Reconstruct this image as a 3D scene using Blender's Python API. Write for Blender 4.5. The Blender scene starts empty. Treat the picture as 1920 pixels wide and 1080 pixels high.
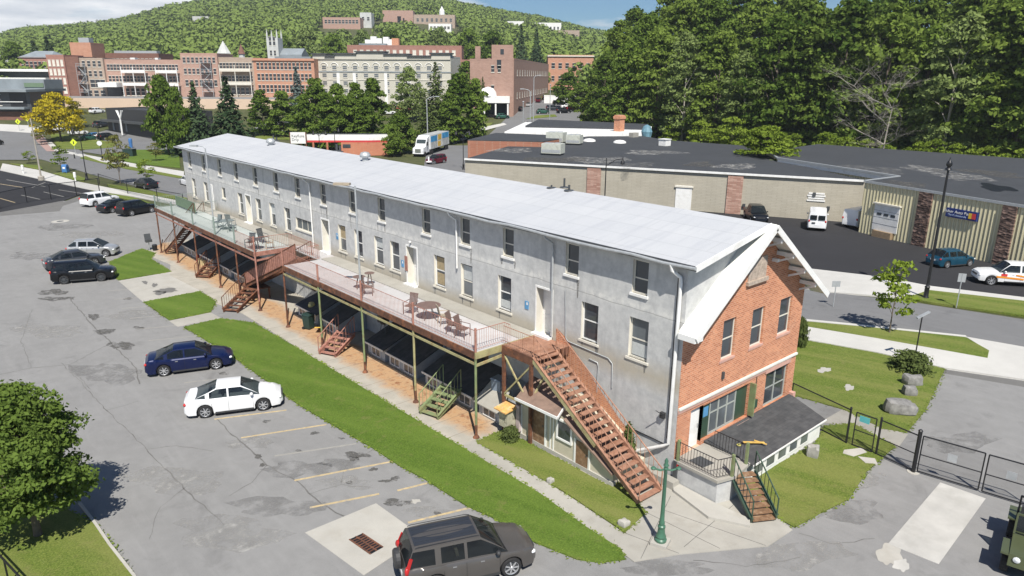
import bpy, math, random
import numpy as np
from mathutils import Vector, Matrix
R = math.radians
random.seed(7)
RNG = np.random.default_rng(11)
SC = bpy.context.scene
COL = SC.collection

# ------------------------------------------------------------------ camera
FPX = 1342.25                      # focal length in pixels of the 1920 px wide frame
PITCH, ROLL, YAW = R(16.5203), R(-0.3816), R(48.5313)
CAM = np.array([-22.4752, -15.2768, 16.2282])
FWD = np.array([math.cos(YAW)*math.cos(PITCH), math.sin(YAW)*math.cos(PITCH), -math.sin(PITCH)])
_r = np.cross(FWD, [0, 0, 1]); _r /= np.linalg.norm(_r)
_d = np.cross(FWD, _r)
RIGHT = math.cos(ROLL)*_r + math.sin(ROLL)*_d
DOWN = -math.sin(ROLL)*_r + math.cos(ROLL)*_d
HX, HY = math.cos(YAW), math.sin(YAW)          # level heading
cd = bpy.data.cameras.new('camera')
cam = bpy.data.objects.new('camera', cd); COL.objects.link(cam)
cd.sensor_width = 36.0; cd.lens = FPX/1920*36; cd.clip_start = 0.3; cd.clip_end = 6000
cam.matrix_world = Matrix(((RIGHT[0], -DOWN[0], -FWD[0], CAM[0]), (RIGHT[1], -DOWN[1], -FWD[1], CAM[1]),
                           (RIGHT[2], -DOWN[2], -FWD[2], CAM[2]), (0, 0, 0, 1)))
SC.camera = cam

# ------------------------------------------------------------------ light
SUNV = Vector((-0.39, -0.64, 1.0)).normalized()          # towards the sun
sd = bpy.data.lights.new('sun', 'SUN'); sd.energy = 5.0; sd.angle = R(0.53); sd.color = (1.0, 0.95, 0.87)
so = bpy.data.objects.new('sun', sd); COL.objects.link(so)
so.rotation_euler = (-SUNV).to_track_quat('-Z', 'Y').to_euler()
W = bpy.data.worlds.new('World'); SC.world = W; W.use_nodes = True
wn, wl = W.node_tree.nodes, W.node_tree.links
bg = wn['Background']
sky = wn.new('ShaderNodeTexSky'); sky.sky_type = 'NISHITA'; sky.sun_disc = False
sky.sun_elevation = math.asin(SUNV.z); sky.sun_rotation = math.atan2(SUNV.x, SUNV.y)
sky.altitude = 300; sky.air_density = 1.0; sky.dust_density = 0.2; sky.ozone_density = 4.0
bg.inputs['Strength'].default_value = 0.05
# procedural clouds: noise over a plane high above, thicker to the left of the view
tc = wn.new('ShaderNodeTexCoord'); sx = wn.new('ShaderNodeSeparateXYZ'); wl.new(tc.outputs['Generated'], sx.inputs[0])
def wmath(op, a, b):
    n = wn.new('ShaderNodeMath'); n.operation = op
    for k, v in enumerate((a, b)):
        if isinstance(v, (int, float)): n.inputs[k].default_value = v
        else: wl.new(v, n.inputs[k])
    return n.outputs[0]
zz = wmath('ADD', wmath('MAXIMUM', sx.outputs['Z'], 0.0), 0.13)
cx_ = wmath('DIVIDE', sx.outputs['X'], zz); cy_ = wmath('DIVIDE', sx.outputs['Y'], zz)
cb = wn.new('ShaderNodeCombineXYZ'); wl.new(cx_, cb.inputs[0]); wl.new(cy_, cb.inputs[1])
cn = wn.new('ShaderNodeTexNoise'); cn.inputs['Scale'].default_value = 0.75; cn.inputs['Detail'].default_value = 9; cn.inputs['Roughness'].default_value = 0.58
wl.new(cb.outputs[0], cn.inputs['Vector'])
side = wmath('MULTIPLY', wmath('SUBTRACT', wmath('MULTIPLY', sx.outputs['Y'], 0.662), wmath('MULTIPLY', sx.outputs['X'], 0.749)), 0.42)
cov = wmath('SUBTRACT', wmath('ADD', cn.outputs['Fac'], side), wmath('MULTIPLY', wmath('MAXIMUM', wmath('SUBTRACT', sx.outputs['Z'], 0.16), 0.0), 2.2))
cr = wn.new('ShaderNodeValToRGB'); cr.color_ramp.elements[0].position = 0.46; cr.color_ramp.elements[1].position = 0.60
wl.new(cov, cr.inputs[0])
cc = wn.new('ShaderNodeTexNoise'); cc.inputs['Scale'].default_value = 2.1; cc.inputs['Detail'].default_value = 7
wl.new(cb.outputs[0], cc.inputs['Vector'])
cr2 = wn.new('ShaderNodeValToRGB'); cr2.color_ramp.elements[0].position = 0.38; cr2.color_ramp.elements[1].position = 0.66
cr2.color_ramp.elements[0].color = (10.6, 11.3, 12.3, 1); cr2.color_ramp.elements[1].color = (16.5, 16.6, 16.8, 1)
wl.new(cc.outputs['Fac'], cr2.inputs[0])
mx = wn.new('ShaderNodeMix'); mx.data_type = 'RGBA'
wl.new(cr.outputs[0], mx.inputs[0]); tn = wn.new('ShaderNodeMix'); tn.data_type = 'RGBA'; tn.blend_type = 'MULTIPLY'; tn.inputs[0].default_value = 1.0; tn.inputs[7].default_value = (.74, 1.0, 1.22, 1); wl.new(sky.outputs[0], tn.inputs[6]); wl.new(tn.outputs[2], mx.inputs[6]); wl.new(cr2.outputs[0], mx.inputs[7])
wl.new(mx.outputs[2], bg.inputs['Color'])
SC.view_settings.view_transform = 'Standard'; SC.view_settings.look = 'None'
SC.view_settings.exposure = 0.45; SC.view_settings.gamma = 1.0
SC.cycles.max_bounces = 5; SC.cycles.diffuse_bounces = 2; SC.cycles.glossy_bounces = 2
SC.cycles.transmission_bounces = 2; SC.cycles.transparent_max_bounces = 8
SC.cycles.caustics_reflective = False; SC.cycles.caustics_refractive = False

# ------------------------------------------------------------------ ground heights and pixel rays
def sstep(a, b, x):
    t = np.clip((np.asarray(x, float)-a)/(b-a), 0, 1); return t*t*(3-2*t)
RIDGE = np.array([(-300, 70), (0, 58), (100, 34), (200, 28), (270, 20), (350, -2), (450, -18), (600, -26), (800, -22), (900, -6),
                  (960, 5), (1000, 9), (1050, 21), (1100, 32), (1145, 39), (1300, 46), (2400, 60)], float)
def hgt(x, y):
    dx, dy = np.asarray(x, float)-CAM[0], np.asarray(y, float)-CAM[1]
    s = dx*HX+dy*HY; lat = dx*HY-dy*HX
    s1 = np.maximum(s, 1e-3)
    z = 6*sstep(170, 250, s)+3*sstep(250, 320, s)
    px = 960+FPX*math.cos(PITCH)*np.clip(lat/s1, -1.4, 1.4)*1.04
    yr = np.interp(px, RIDGE[:, 0], RIDGE[:, 1])
    rz = CAM[2]+1150*(142-yr)/FPX-9-42
    t = np.clip((s-335)/(1150-335), 0, 1.25)
    return z+rz*np.where(t < 1, (t**1.25)*(1.6-0.6*t), 1.0)
def ray(x, y): return FWD+RIGHT*(x-960)/FPX+DOWN*(y-540)/FPX
def G(x, y, z=0.0):
    d = ray(x, y); t = (z-CAM[2])/d[2]; return Vector(CAM+t*d)
def T(x, y):                       # where a pixel's ray meets the terrain
    d = ray(x, y); t = 5.0
    for t in np.concatenate([np.arange(10, 420, 1.0), np.arange(420, 1500, 4.0)]):
        p = CAM+t*d
        if p[2] <= hgt(p[0], p[1]): break
    lo, hi = t-4, t
    for _ in range(30):
        m = (lo+hi)/2; p = CAM+m*d
        if p[2] <= hgt(p[0], p[1]): hi = m
        else: lo = m
    return Vector(CAM+hi*d)
def AT(x, y, s):                   # the point of a pixel's ray at level distance s
    d = ray(x, y); t = s/(d[0]*HX+d[1]*HY); return Vector(CAM+t*d)
def onX(x, y, X):
    d = ray(x, y); return Vector(CAM+(X-CAM[0])/d[0]*d)
def onY(x, y, Y):
    d = ray(x, y); return Vector(CAM+(Y-CAM[1])/d[1]*d)

# ------------------------------------------------------------------ materials
def nodes(name):
    m = bpy.data.materials.new(name); m.use_nodes = True
    nt = m.node_tree
    return m, nt.nodes, nt.links, nt.nodes['Principled BSDF']
class N:
    """small helper round a node tree"""
    def __init__(s, name):
        s.m, s.n, s.l, s.b = nodes(name)
        s.tc = s.n.new('ShaderNodeTexCoord')
    def put(s, sock, v):
        if hasattr(v, 'is_output'): s.l.new(v, sock)
        elif isinstance(v, tuple) and len(v) == 3 and sock.type == 'RGBA': sock.default_value = (*v, 1)
        else: sock.default_value = v
    def math(s, op, a, b=0.0, clamp=False):
        n = s.n.new('ShaderNodeMath'); n.operation = op; n.use_clamp = clamp
        s.put(n.inputs[0], a); s.put(n.inputs[1], b); return n.outputs[0]
    def noise(s, scale, detail=4, rough=0.55, vec=None, dist=0.0):
        n = s.n.new('ShaderNodeTexNoise'); n.inputs['Scale'].default_value = scale; n.inputs['Detail'].default_value = detail
        n.inputs['Roughness'].default_value = rough; n.inputs['Distortion'].default_value = dist
        s.l.new(vec or s.tc.outputs['Object'], n.inputs['Vector']); return n.outputs['Fac']
    def ramp(s, fac, *stops):
        n = s.n.new('ShaderNodeValToRGB'); e = n.color_ramp.elements
        while len(e) < len(stops): e.new(0.5)
        for k, (p, c) in enumerate(stops):
            e[k].position = p; e[k].color = (*c, 1) if isinstance(c, tuple) else (c, c, c, 1)
        s.l.new(fac, n.inputs[0]); return n.outputs[0]
    def mix(s, fac, a, b, mode='MIX'):
        n = s.n.new('ShaderNodeMix'); n.data_type = 'RGBA'; n.blend_type = mode
        s.put(n.inputs[0], fac); s.put(n.inputs[6], a); s.put(n.inputs[7], b); return n.outputs[2]
    def xyz(s, vec=None):
        n = s.n.new('ShaderNodeSeparateXYZ'); s.l.new(vec or s.tc.outputs['Object'], n.inputs[0]); return n.outputs
    def comb(s, x, y, z=0.0):
        n = s.n.new('ShaderNodeCombineXYZ'); s.put(n.inputs[0], x); s.put(n.inputs[1], y); s.put(n.inputs[2], z); return n.outputs[0]
    def bump(s, h, strength=0.3, dist=0.02):
        n = s.n.new('ShaderNodeBump'); n.inputs['Strength'].default_value = strength; n.inputs['Distance'].default_value = dist
        s.l.new(h, n.inputs['Height']); s.l.new(n.outputs[0], s.b.inputs['Normal'])
    def out(s, col, rough=0.7, metal=0.0, spec=0.5):
        s.put(s.b.inputs['Base Color'], col); s.put(s.b.inputs['Roughness'], rough)
        s.b.inputs['Metallic'].default_value = metal; s.b.inputs['Specular IOR Level'].default_value = spec
        return s.m
def sc(c, k): return tuple(min(1.0, max(0.0, v*k)) for v in c)
def M(name, col, rough=0.7, var=0.12, scale=2.0, big=0.0, bump=0.0, bscale=30.0, metal=0.0, spec=0.5, stain=None, stamt=0.5, coat=0.0):
    k = N(name)
    f = k.noise(scale, 6, 0.6)
    c = k.ramp(f, (0.3, sc(col, 1-var)), (0.7, sc(col, 1+var)))
    if big: c = k.mix(big, c, k.ramp(k.noise(scale*0.13, 3), (0.35, sc(col, 0.72)), (0.65, sc(col, 1.2))))
    if stain: c = k.mix(k.ramp(k.noise(scale*0.9, 7, 0.65), (0.5, 0.0), (0.68, stamt)), c, stain)
    if bump: k.bump(k.noise(bscale, 4), bump)
    m = k.out(c, rough, metal, spec)
    if coat: k.b.inputs['Coat Weight'].default_value = coat; k.b.inputs['Coat Roughness'].default_value = 0.05
    return m
MAT = {}
MAT['white'] = M('white_paint', (.78, .78, .76), .5, .05, 1.5, stain=(.5, .48, .42), stamt=.35)
MAT['cream'] = M('cream_trim', (.66, .63, .55), .6, .07, 2)
MAT['dgrey'] = M('dark_grey_metal', (.06, .065, .07), .45, .1)
MAT['black'] = M('black_paint', (.012, .012, .014), .45, .15)
MAT['rubber'] = M('tyre_rubber', (.018, .018, .019), .85, .15, 8)
MAT['alloy'] = M('alloy_rim', (.55, .56, .58), .3, .05, metal=.6)
MAT['chrome'] = M('bright_metal', (.62, .63, .65), .22, .04, metal=.9)
MAT['galv'] = M('galvanised_metal', (.42, .44, .45), .5, .12, 4, metal=.3)
MAT['rust'] = M('rusted_steel', (.115, .050, .030), .85, .4, 3, stain=(.30, .115, .05), stamt=.8)
MAT['rustred'] = M('faded_red_steel', (.36, .175, .135), .75, .25, 4, stain=(.17, .065, .035), stamt=.7)
MAT['green'] = M('weathered_green_paint', (.20, .25, .12), .6, .2, 3, stain=(.20, .10, .05), stamt=.5)
MAT['olive'] = M('faded_yellow_green_paint', (.36, .33, .17), .65, .2, 3, stain=(.25, .13, .06), stamt=.7)
MAT['dkgreen'] = M('dark_green_paint', (.035, .07, .045), .45, .15)
MAT['lampgreen'] = M('lamp_green_paint', (.055, .14, .09), .4, .15, 5)
MAT['conc'] = M('pale_concrete', (.36, .345, .305), .85, .10, 1.5, big=.4, bump=.15, bscale=60, stain=(.25, .23, .19), stamt=.35)
MAT['grassy'] = None
MAT['rock'] = M('grey_rock', (.21, .205, .195), .9, .35, 4, bump=.8, bscale=6)
MAT['grassy'] = None
MAT['bark'] = M('tree_bark', (.13, .105, .08), .9, .3, 5, bump=.6, bscale=14)
MAT['palebark'] = M('pale_dead_wood', (.36, .33, .28), .9, .25, 4)
MAT['wood'] = M('weathered_brown_wood', (.21, .12, .065), .75, .3, 6, stain=(.42, .32, .22), stamt=.5)
MAT['red'] = M('red_lens', (.45, .02, .02), .25, .05)
MAT['lens'] = M('clear_lamp_lens', (.72, .74, .76), .15, .05)
MAT['plastic'] = M('dark_plastic', (.035, .036, .038), .6, .15)
def glass_mat(name, col, rough=.06, spec=.8):
    k = N(name); c = k.ramp(k.noise(.8, 3), (.3, sc(col, .7)), (.7, sc(col, 1.4))); return k.out(c, rough, 0, spec)
MAT['glass'] = glass_mat('window_glass', (.045, .055, .065))
MAT['glassg'] = glass_mat('dusty_window_glass', (.11, .125, .135), .15)
MAT['carglass'] = glass_mat('car_glass', (.02, .025, .03), .04, .7)
_m = MAT['carglass']; _n, _l = _m.node_tree.nodes, _m.node_tree.links
_t = _n.new('ShaderNodeBsdfTransparent'); _t.inputs[0].default_value = (.42, .47, .47, 1); _x = _n.new('ShaderNodeMixShader'); _x.inputs[0].default_value = .45
_l.new(_t.outputs[0], _x.inputs[1]); _l.new(_n['Principled BSDF'].outputs[0], _x.inputs[2]); _l.new(_x.outputs[0], _n['Material Output'].inputs['Surface'])

# ------------------------------------------------------------------ mesh builder and object tags
class MB:
    def __init__(s): s.v = []; s.f = []; s.mi = []
    def add(s, vs, fs, mi=0):
        o = len(s.v); s.v += [tuple(map(float, v)) for v in vs]; s.f += [tuple(o+i for i in f) for f in fs]; s.mi += [mi]*len(fs)
    def box(s, x0, x1, y0, y1, z0, z1, mi=0):
        s.add([(x, y, z) for z in (z0, z1) for y in (y0, y1) for x in (x0, x1)],
              [(0, 2, 3, 1), (4, 5, 7, 6), (0, 1, 5, 4), (2, 6, 7, 3), (0, 4, 6, 2), (1, 3, 7, 5)], mi)
    def obox(s, c, ax, ay, az, mi=0):       # centre and three half-axis vectors
        c, ax, ay, az = map(Vector, (c, ax, ay, az))
        s.add([c+ax*i+ay*j+az*k for k in (-1, 1) for j in (-1, 1) for i in (-1, 1)],
              [(0, 2, 3, 1), (4, 5, 7, 6), (0, 1, 5, 4), (2, 6, 7, 3), (0, 4, 6, 2), (1, 3, 7, 5)], mi)
    def beam(s, a, b, w, h, mi=0, up=(0, 0, 1)):
        a, b = Vector(a), Vector(b); d = b-a; L = d.length
        if L < 1e-6: return
        d /= L; r = d.cross(Vector(up))
        if r.length < 1e-4: r = d.cross(Vector((1, 0, 0)))
        r.normalize(); u = r.cross(d)
        s.obox((a+b)/2, d*L/2, r*w/2, u*h/2, mi)
    def tube(s, pts, rad, n=8, mi=0, cap=True):
        pts = [Vector(p) for p in pts]
        rads = rad if isinstance(rad, (list, tuple)) else [rad]*len(pts)
        vs, fs = [], []; pr = None
        for i, p in enumerate(pts):
            d = (pts[min(i+1, len(pts)-1)]-pts[max(i-1, 0)]).normalized()
            if pr is None:
                pr = d.orthogonal().normalized()
            pr = (pr-d*pr.dot(d)); pr = pr.normalized() if pr.length > 1e-5 else d.orthogonal().normalized()
            q = d.cross(pr)
            for k in range(n):
                a = 2*math.pi*(k+.5)/n; vs.append(p+(pr*math.cos(a)+q*math.sin(a))*rads[i])
        for i in range(len(pts)-1):
            for k in range(n):
                fs.append((i*n+k, i*n+(k+1) % n, (i+1)*n+(k+1) % n, (i+1)*n+k))
        if cap: fs += [tuple(range(n-1, -1, -1)), tuple((len(pts)-1)*n+k for k in range(n))]
        s.add(vs, fs, mi)
    def lathe(s, c, prof, n=16, mi=0, axis='z', cap=True):
        c = Vector(c); vs, fs = [], []
        for (r, z) in prof:
            for k in range(n):
                a = 2*math.pi*k/n
                p = {'z': (r*math.cos(a), r*math.sin(a), z), 'y': (r*math.cos(a), z, r*math.sin(a)), 'x': (z, r*math.cos(a), r*math.sin(a))}[axis]
                vs.append(c+Vector(p))
        for i in range(len(prof)-1):
            for k in range(n): fs.append((i*n+k, i*n+(k+1) % n, (i+1)*n+(k+1) % n, (i+1)*n+k))
        if cap: fs += [tuple(range(n-1, -1, -1)), tuple((len(prof)-1)*n+k for k in range(n))]
        s.add(vs, fs, mi)
    def prism(s, poly, z0, z1, mi=0):
        n = len(poly); ar = sum(poly[i][0]*poly[(i+1) % n][1]-poly[(i+1) % n][0]*poly[i][1] for i in range(n))
        if ar < 0: poly = poly[::-1]
        s.add([(p[0], p[1], z0) for p in poly]+[(p[0], p[1], z1) for p in poly],
              [tuple(range(n-1, -1, -1)), tuple(range(n, 2*n))]+[(i, (i+1) % n, n+(i+1) % n, n+i) for i in range(n)], mi)
    def build(s, name, mats, parent=None, rel=False, smooth=None, loc=None):
        me = bpy.data.meshes.new(name)
        off = Vector((0, 0, 0))
        if rel and parent is not None:
            off = wloc(parent)
        me.from_pydata([(v[0]-off.x, v[1]-off.y, v[2]-off.z) for v in s.v], [], s.f); 
        if not isinstance(mats, (list, tuple)): mats = [mats]
        for m in mats: me.materials.append(m)
        if len(mats) > 1: me.polygons.foreach_set('material_index', s.mi)
        if smooth is not None:
            me.polygons.foreach_set('use_smooth', [True]*len(me.polygons)); me.set_sharp_from_angle(angle=R(smooth))
        me.update()
        o = bpy.data.objects.new(name, me); COL.objects.link(o)
        if parent is not None: o.parent = parent
        if loc is not None: o.location = loc
        return o
def wloc(o):
    v = Vector((0, 0, 0))
    while o is not None: v += Vector(o.location); o = o.parent
    return v
def tag(o, label=None, cat=None, group=None, kind=None):
    if label: o['label'] = label
    if cat: o['category'] = cat
    if group: o['group'] = group
    if kind: o['kind'] = kind
    return o
def thing(name, label, cat, loc=(0, 0, 0), rotz=0.0, group=None):
    o = bpy.data.objects.new(name, None); COL.objects.link(o); o.empty_display_size = .2
    o.location = loc; o.rotation_euler = (0, 0, rotz)
    return tag(o, label, cat, group)
KIDS = {}
def kids(o): return [c for c in COL.objects if c.parent == o]
def dup(root, loc=None, rotz=None, label=None, scale=None, group=None):
    ch = KIDS.get(root.name)
    if ch is None:
        ch = [(c, kids(c)) for c in kids(root)]; KIDS[root.name] = ch
    r = root.copy(); COL.objects.link(r)
    if loc is not None: r.location = loc
    if rotz is not None: r.rotation_euler = (0, 0, rotz)
    if scale is not None: r.scale = scale if isinstance(scale, (tuple, list)) else (scale,)*3
    if label: r['label'] = label
    if group: r['group'] = group
    for c, gs in ch:
        d = c.copy(); COL.objects.link(d); d.parent = r
        for g in gs:
            e = g.copy(); COL.objects.link(e); e.parent = d
    return r
def text_mesh(name, body, size, mat, parent, mtx, depth=0.01):
    cu = bpy.data.curves.new('letters', 'FONT'); cu.body = body; cu.size = size; cu.extrude = depth; cu.align_x = 'CENTER'; cu.align_y = 'CENTER'
    t = bpy.data.objects.new('letters', cu); COL.objects.link(t)
    bpy.context.view_layer.update()
    me = bpy.data.meshes.new_from_object(t.evaluated_get(bpy.context.evaluated_depsgraph_get()))
    bpy.data.objects.remove(t); me.materials.clear(); me.materials.append(mat)
    o = bpy.data.objects.new(name, me); COL.objects.link(o); o.parent = parent; o.matrix_local = mtx
    return o
# ------------------------------------------------------------------ ground materials
def asphalt(name, base, dark=.75):
    k = N(name)
    a = k.noise(.22, 5, .6); b = k.noise(1.6, 6, .65); c = k.noise(28, 3, .7)
    col = k.ramp(a, (.32, sc(base, .80)), (.66, sc(base, 1.13)))
    col = k.mix(.45, col, k.ramp(b, (.3, sc(base, dark)), (.72, sc(base, 1.18))))
    col = k.mix(.35, col, k.ramp(c, (.3, sc(base, .7)), (.7, sc(base, 1.3))))
    sw = k.noise(.5, 5, .7, vec=k.comb(k.math('MULTIPLY', k.xyz()[0], 2.2), k.math('MULTIPLY', k.xyz()[1], .35)), dist=1.2)
    col = k.mix(k.ramp(sw, (.48, 0.), (.70, .30)), col, sc(base, 1.28))
    st = k.noise(.55, 8, .7, dist=.6)
    col = k.mix(k.ramp(st, (.56, 0.), (.76, .5)), col, sc(base, .45))
    k.bump(k.noise(70, 3), .25, .01)
    return k.out(col, .9, 0, .3)
MAT['lot'] = asphalt('old_parking_asphalt', (.235, .233, .228))
MAT['newlot'] = asphalt('fresh_dark_asphalt', (.030, .030, .033))
MAT['patch'] = asphalt('patched_asphalt', (.15, .147, .14))
MAT['road'] = asphalt('road_asphalt', (.165, .166, .168), .9)
MAT['roofdk'] = asphalt('dark_roof_membrane', (.052, .056, .062), .6)
MAT['crack'] = M('crack_filler', (.125, .122, .115), .95, .3, 3)
def patchy(name, col, lo, hi, scale):
    k = N(name); m = k.out(k.ramp(k.noise(scale*2, 4), (.3, sc(col, .8)), (.7, sc(col, 1.25))), .85, 0, .3)
    t = k.n.new('ShaderNodeBsdfTransparent'); x = k.n.new('ShaderNodeMixShader'); k.l.new(k.ramp(k.noise(scale, 7, .72), (lo, 0.), (hi, 1.)), x.inputs[0])
    k.l.new(t.outputs[0], x.inputs[1]); k.l.new(k.b.outputs[0], x.inputs[2]); k.l.new(x.outputs[0], k.n['Material Output'].inputs['Surface']); return m
MAT['oil'] = patchy('oil_stain', (.10, .097, .09), .40, .62, 2.2)
MAT['tyremark'] = patchy('tyre_darkened_asphalt', (.195, .193, .188), .42, .78, 1.1)
MAT['palemark'] = patchy('pale_worn_asphalt', (.31, .305, .29), .42, .72, 1.3)
MAT['yellow'] = M('worn_yellow_line', (.46, .36, .20), .85, .2, 5, stain=(.27, .26, .25), stamt=.8)
MAT['whiteline'] = M('worn_pale_line', (.285, .275, .25), .85, .1, 5, stain=(.235, .233, .228), stamt=.95)
MAT['slab'] = M('pale_concrete_slab', (.41, .395, .355), .85, .09, 1.2, big=.3, bump=.1, bscale=50, stain=(.33, .30, .25), stamt=.4)
MAT['wslab'] = M('white_concrete_slab', (.45, .44, .41), .85, .2, .9, big=.4, stain=(.34, .33, .30), stamt=.55)
MAT['walk'] = M('new_white_pavement', (.50, .49, .46), .85, .06, 1.0, big=.25)
def grass_mat(name, g1, g2, g3, sc1=.5):
    k = N(name)
    a = k.noise(sc1, 5, .65); b = k.noise(3.2, 5, .65); c = k.noise(15, 6, .8)
    col = k.ramp(a, (.30, g1), (.52, g2), (.74, g3))
    col = k.mix(.45, col, k.ramp(b, (.3, sc(g1, .75)), (.7, sc(g3, 1.15))))
    col = k.mix(.62, col, k.ramp(c, (.36, sc(g1, .30)), (.52, g2), (.70, sc(g3, 1.5))))
    mow = k.noise(.7, 3, .5, vec=k.comb(k.math('ADD', k.xyz()[0], k.math('MULTIPLY', k.xyz()[1], .35)), k.math('MULTIPLY', k.xyz()[1], .12)))
    col = k.mix(k.ramp(mow, (.42, 0.), (.62, .45)), col, sc(g3, 1.12))
    col = k.mix(k.ramp(k.noise(1.3, 7, .7), (.56, 0.), (.72, .55)), col, (.19, .175, .07))
    k.bump(c, .6, .04)
    return k.out(col, .9, 0, .15)
MAT['grass'] = grass_mat('mown_lawn', (.058, .112, .013), (.088, .148, .021), (.128, .185, .033))
MAT['grass2'] = grass_mat('rough_dry_lawn', (.070, .120, .016), (.115, .168, .026), (.200, .200, .065), .7)
MAT['dirt'] = grass_mat('scrub_ground', (.045, .065, .018), (.07, .085, .032), (.11, .105, .055), .08)
# walkway with rust run-off under the steel deck
k = N('rust_stained_pavement')
x = k.xyz(); nz = k.noise(.55, 7, .68); n2 = k.noise(2.6, 6, .65)
band = k.math('SUBTRACT', 1.0, k.math('MULTIPLY', k.math('ABSOLUTE', k.math('ADD', x[0], 3.05)), 0.72), True)
along = k.math('MULTIPLY', k.math('ADD', x[1], -7.2), 0.5, True)
sm = k.math('ADD', k.math('MULTIPLY', band, .80), k.math('SUBTRACT', nz, .36))
sm = k.math('MULTIPLY', sm, along)
base = k.ramp(k.noise(1.1, 6, .6), (.3, (.33, .31, .265)), (.7, (.43, .40, .345)))
tint = k.ramp(n2, (.3, (.40, .20, .085)), (.5, (.43, .28, .155)), (.70, (.22, .08, .03)))
col = k.mix(k.ramp(sm, (.27, 0.), (.48, .55), (.68, .95)), base, tint)
jt = k.math('FRACT', k.math('MULTIPLY', x[1], 1/1.52)); 
jl = k.math('LESS_THAN', jt, .022)
col = k.mix(k.math('MULTIPLY', jl, .65), col, (.16, .14, .11))
k.bump(k.noise(50, 3), .12)
MAT['rustwalk'] = k.out(col, .88, 0, .3)

MAT['brickpave'] = M('brick_paving', (.36, .24, .21), .85, .15, 2)
# ------------------------------------------------------------------ terrain: one sheet from under the camera to the horizon
def terrain():
    az = np.radians(np.linspace(-62, 62, 190)); rr = np.concatenate([[1, 20, 60, 110], np.linspace(150, 340, 46), np.linspace(352, 1250, 80), [1400, 1600]])
    A, Rr = np.meshgrid(az, rr); ang = YAW-A
    X, Y = CAM[0]+Rr*np.cos(ang), CAM[1]+Rr*np.sin(ang); Z = hgt(X, Y)-0.07
    far = Rr > 1300; Z = np.where(far, Z-(Rr-1300)*.25, Z)
    v = np.stack([X.ravel(), Y.ravel(), Z.ravel()], 1); n = len(az); f = []
    for i in range(len(rr)-1):
        for j in range(n-1): f.append((i*n+j+1, i*n+j, (i+1)*n+j, (i+1)*n+j+1))
    mb = MB(); mb.v = [tuple(p) for p in v.tolist()]; mb.f = f; mb.mi = [0]*len(f)
    # the ground behind and beside the camera
    return tag(mb.build('terrain', MAT['dirt'], smooth=60), kind='structure')
terrain()
mb = MB(); mb.box(-260, 40, -260, -34, -.5, -.08); tag(mb.build('ground', MAT['dirt']), kind='structure')
def st(name, poly, m, z0=-.05, z1=0.03):
    mb = MB(); mb.prism([(p[0], p[1]) for p in poly], z0, z1)
    return tag(mb.build(name, MAT[m]), kind='structure')
def px(*pts): return [G(*p) for p in pts]
def drape(name, pts, m, dz=0.03, n=14):
    """a polygon given by picture points laid on the rising ground further off"""
    ps = [T(*p) for p in pts]
    mb = MB(); mb.add([(p.x, p.y, hgt(p.x, p.y)+dz) for p in ps], [tuple(range(len(ps)))])
    import bmesh
    o = mb.build(name, MAT[m]); bm = bmesh.new(); bm.from_mesh(o.data)
    bmesh.ops.triangulate(bm, faces=bm.faces[:])
    for _ in range(3): bmesh.ops.subdivide_edges(bm, edges=[e for e in bm.edges if e.calc_length() > 6], cuts=1, use_grid_fill=True)
    for v in bm.verts: v.co.z = hgt(v.co.x, v.co.y)+dz
    bmesh.ops.recalc_face_normals(bm, faces=bm.faces[:])
    if sum(f.normal.z for f in bm.faces) < 0: bmesh.ops.reverse_faces(bm, faces=bm.faces[:])
    bm.to_mesh(o.data); bm.free(); o.data.update()
    return tag(o, kind='structure')

# ------------------------------------------------------------------ near parking lot and drive
st('parking_lot', [(-90, -55), (24.0, -55), (25.2, -4), (24.2, -2), (22, -2.5), (12, 12), (12, 57), (6, 76), (3.0, 84), (-1.6, 93), (-12, 97), (-90, 140)], 'lot', -.06, 0.0)
st('asphalt_patch', px((0, 405), (120, 378), (165, 362), (195, 362), (150, 376), (118, 386), (112, 395), (0, 404)), 'patch', -.02, .004)
st('asphalt_patch', px((0, 392), (120, 374), (112, 396), (0, 405)), 'patch', -.02, .006)
l1a, l1b = G(402, 786), G(535, 769); l2a, l2b = G(452, 821), G(612, 796)
def stripe(a, b, m='yellow', w=.11, z=.008, name='parking_line'):
    mb = MB(); a, b = Vector((a[0], a[1], 0)), Vector((b[0], b[1], 0)); d = (b-a).normalized(); r = Vector((-d.y, d.x, 0))*w/2
    mb.prism([a-r, b-r, b+r, a+r], -.01, z); return tag(mb.build(name, MAT[m]), kind='structure')
for p, q in (((402, 786), (537, 769)), ((452, 821), (612, 796)), ((552, 901), (737, 865)), ((581, 952), (711, 926)), ((745, 920), (801, 906)), ((765, 980), (882, 952))):
    stripe(G(*p), G(*q))
stripe(G(515, 855), G(668, 832), 'whiteline')
dd = (l1a-l2a); dd = Vector((0.15, 2.72, 0))
for i in range(2, 11):
    stripe(l1a+dd*i, l1a+dd*i+(l1b-l1a)*(1.0 if i % 2 else .8), 'whiteline', .09)
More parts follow.
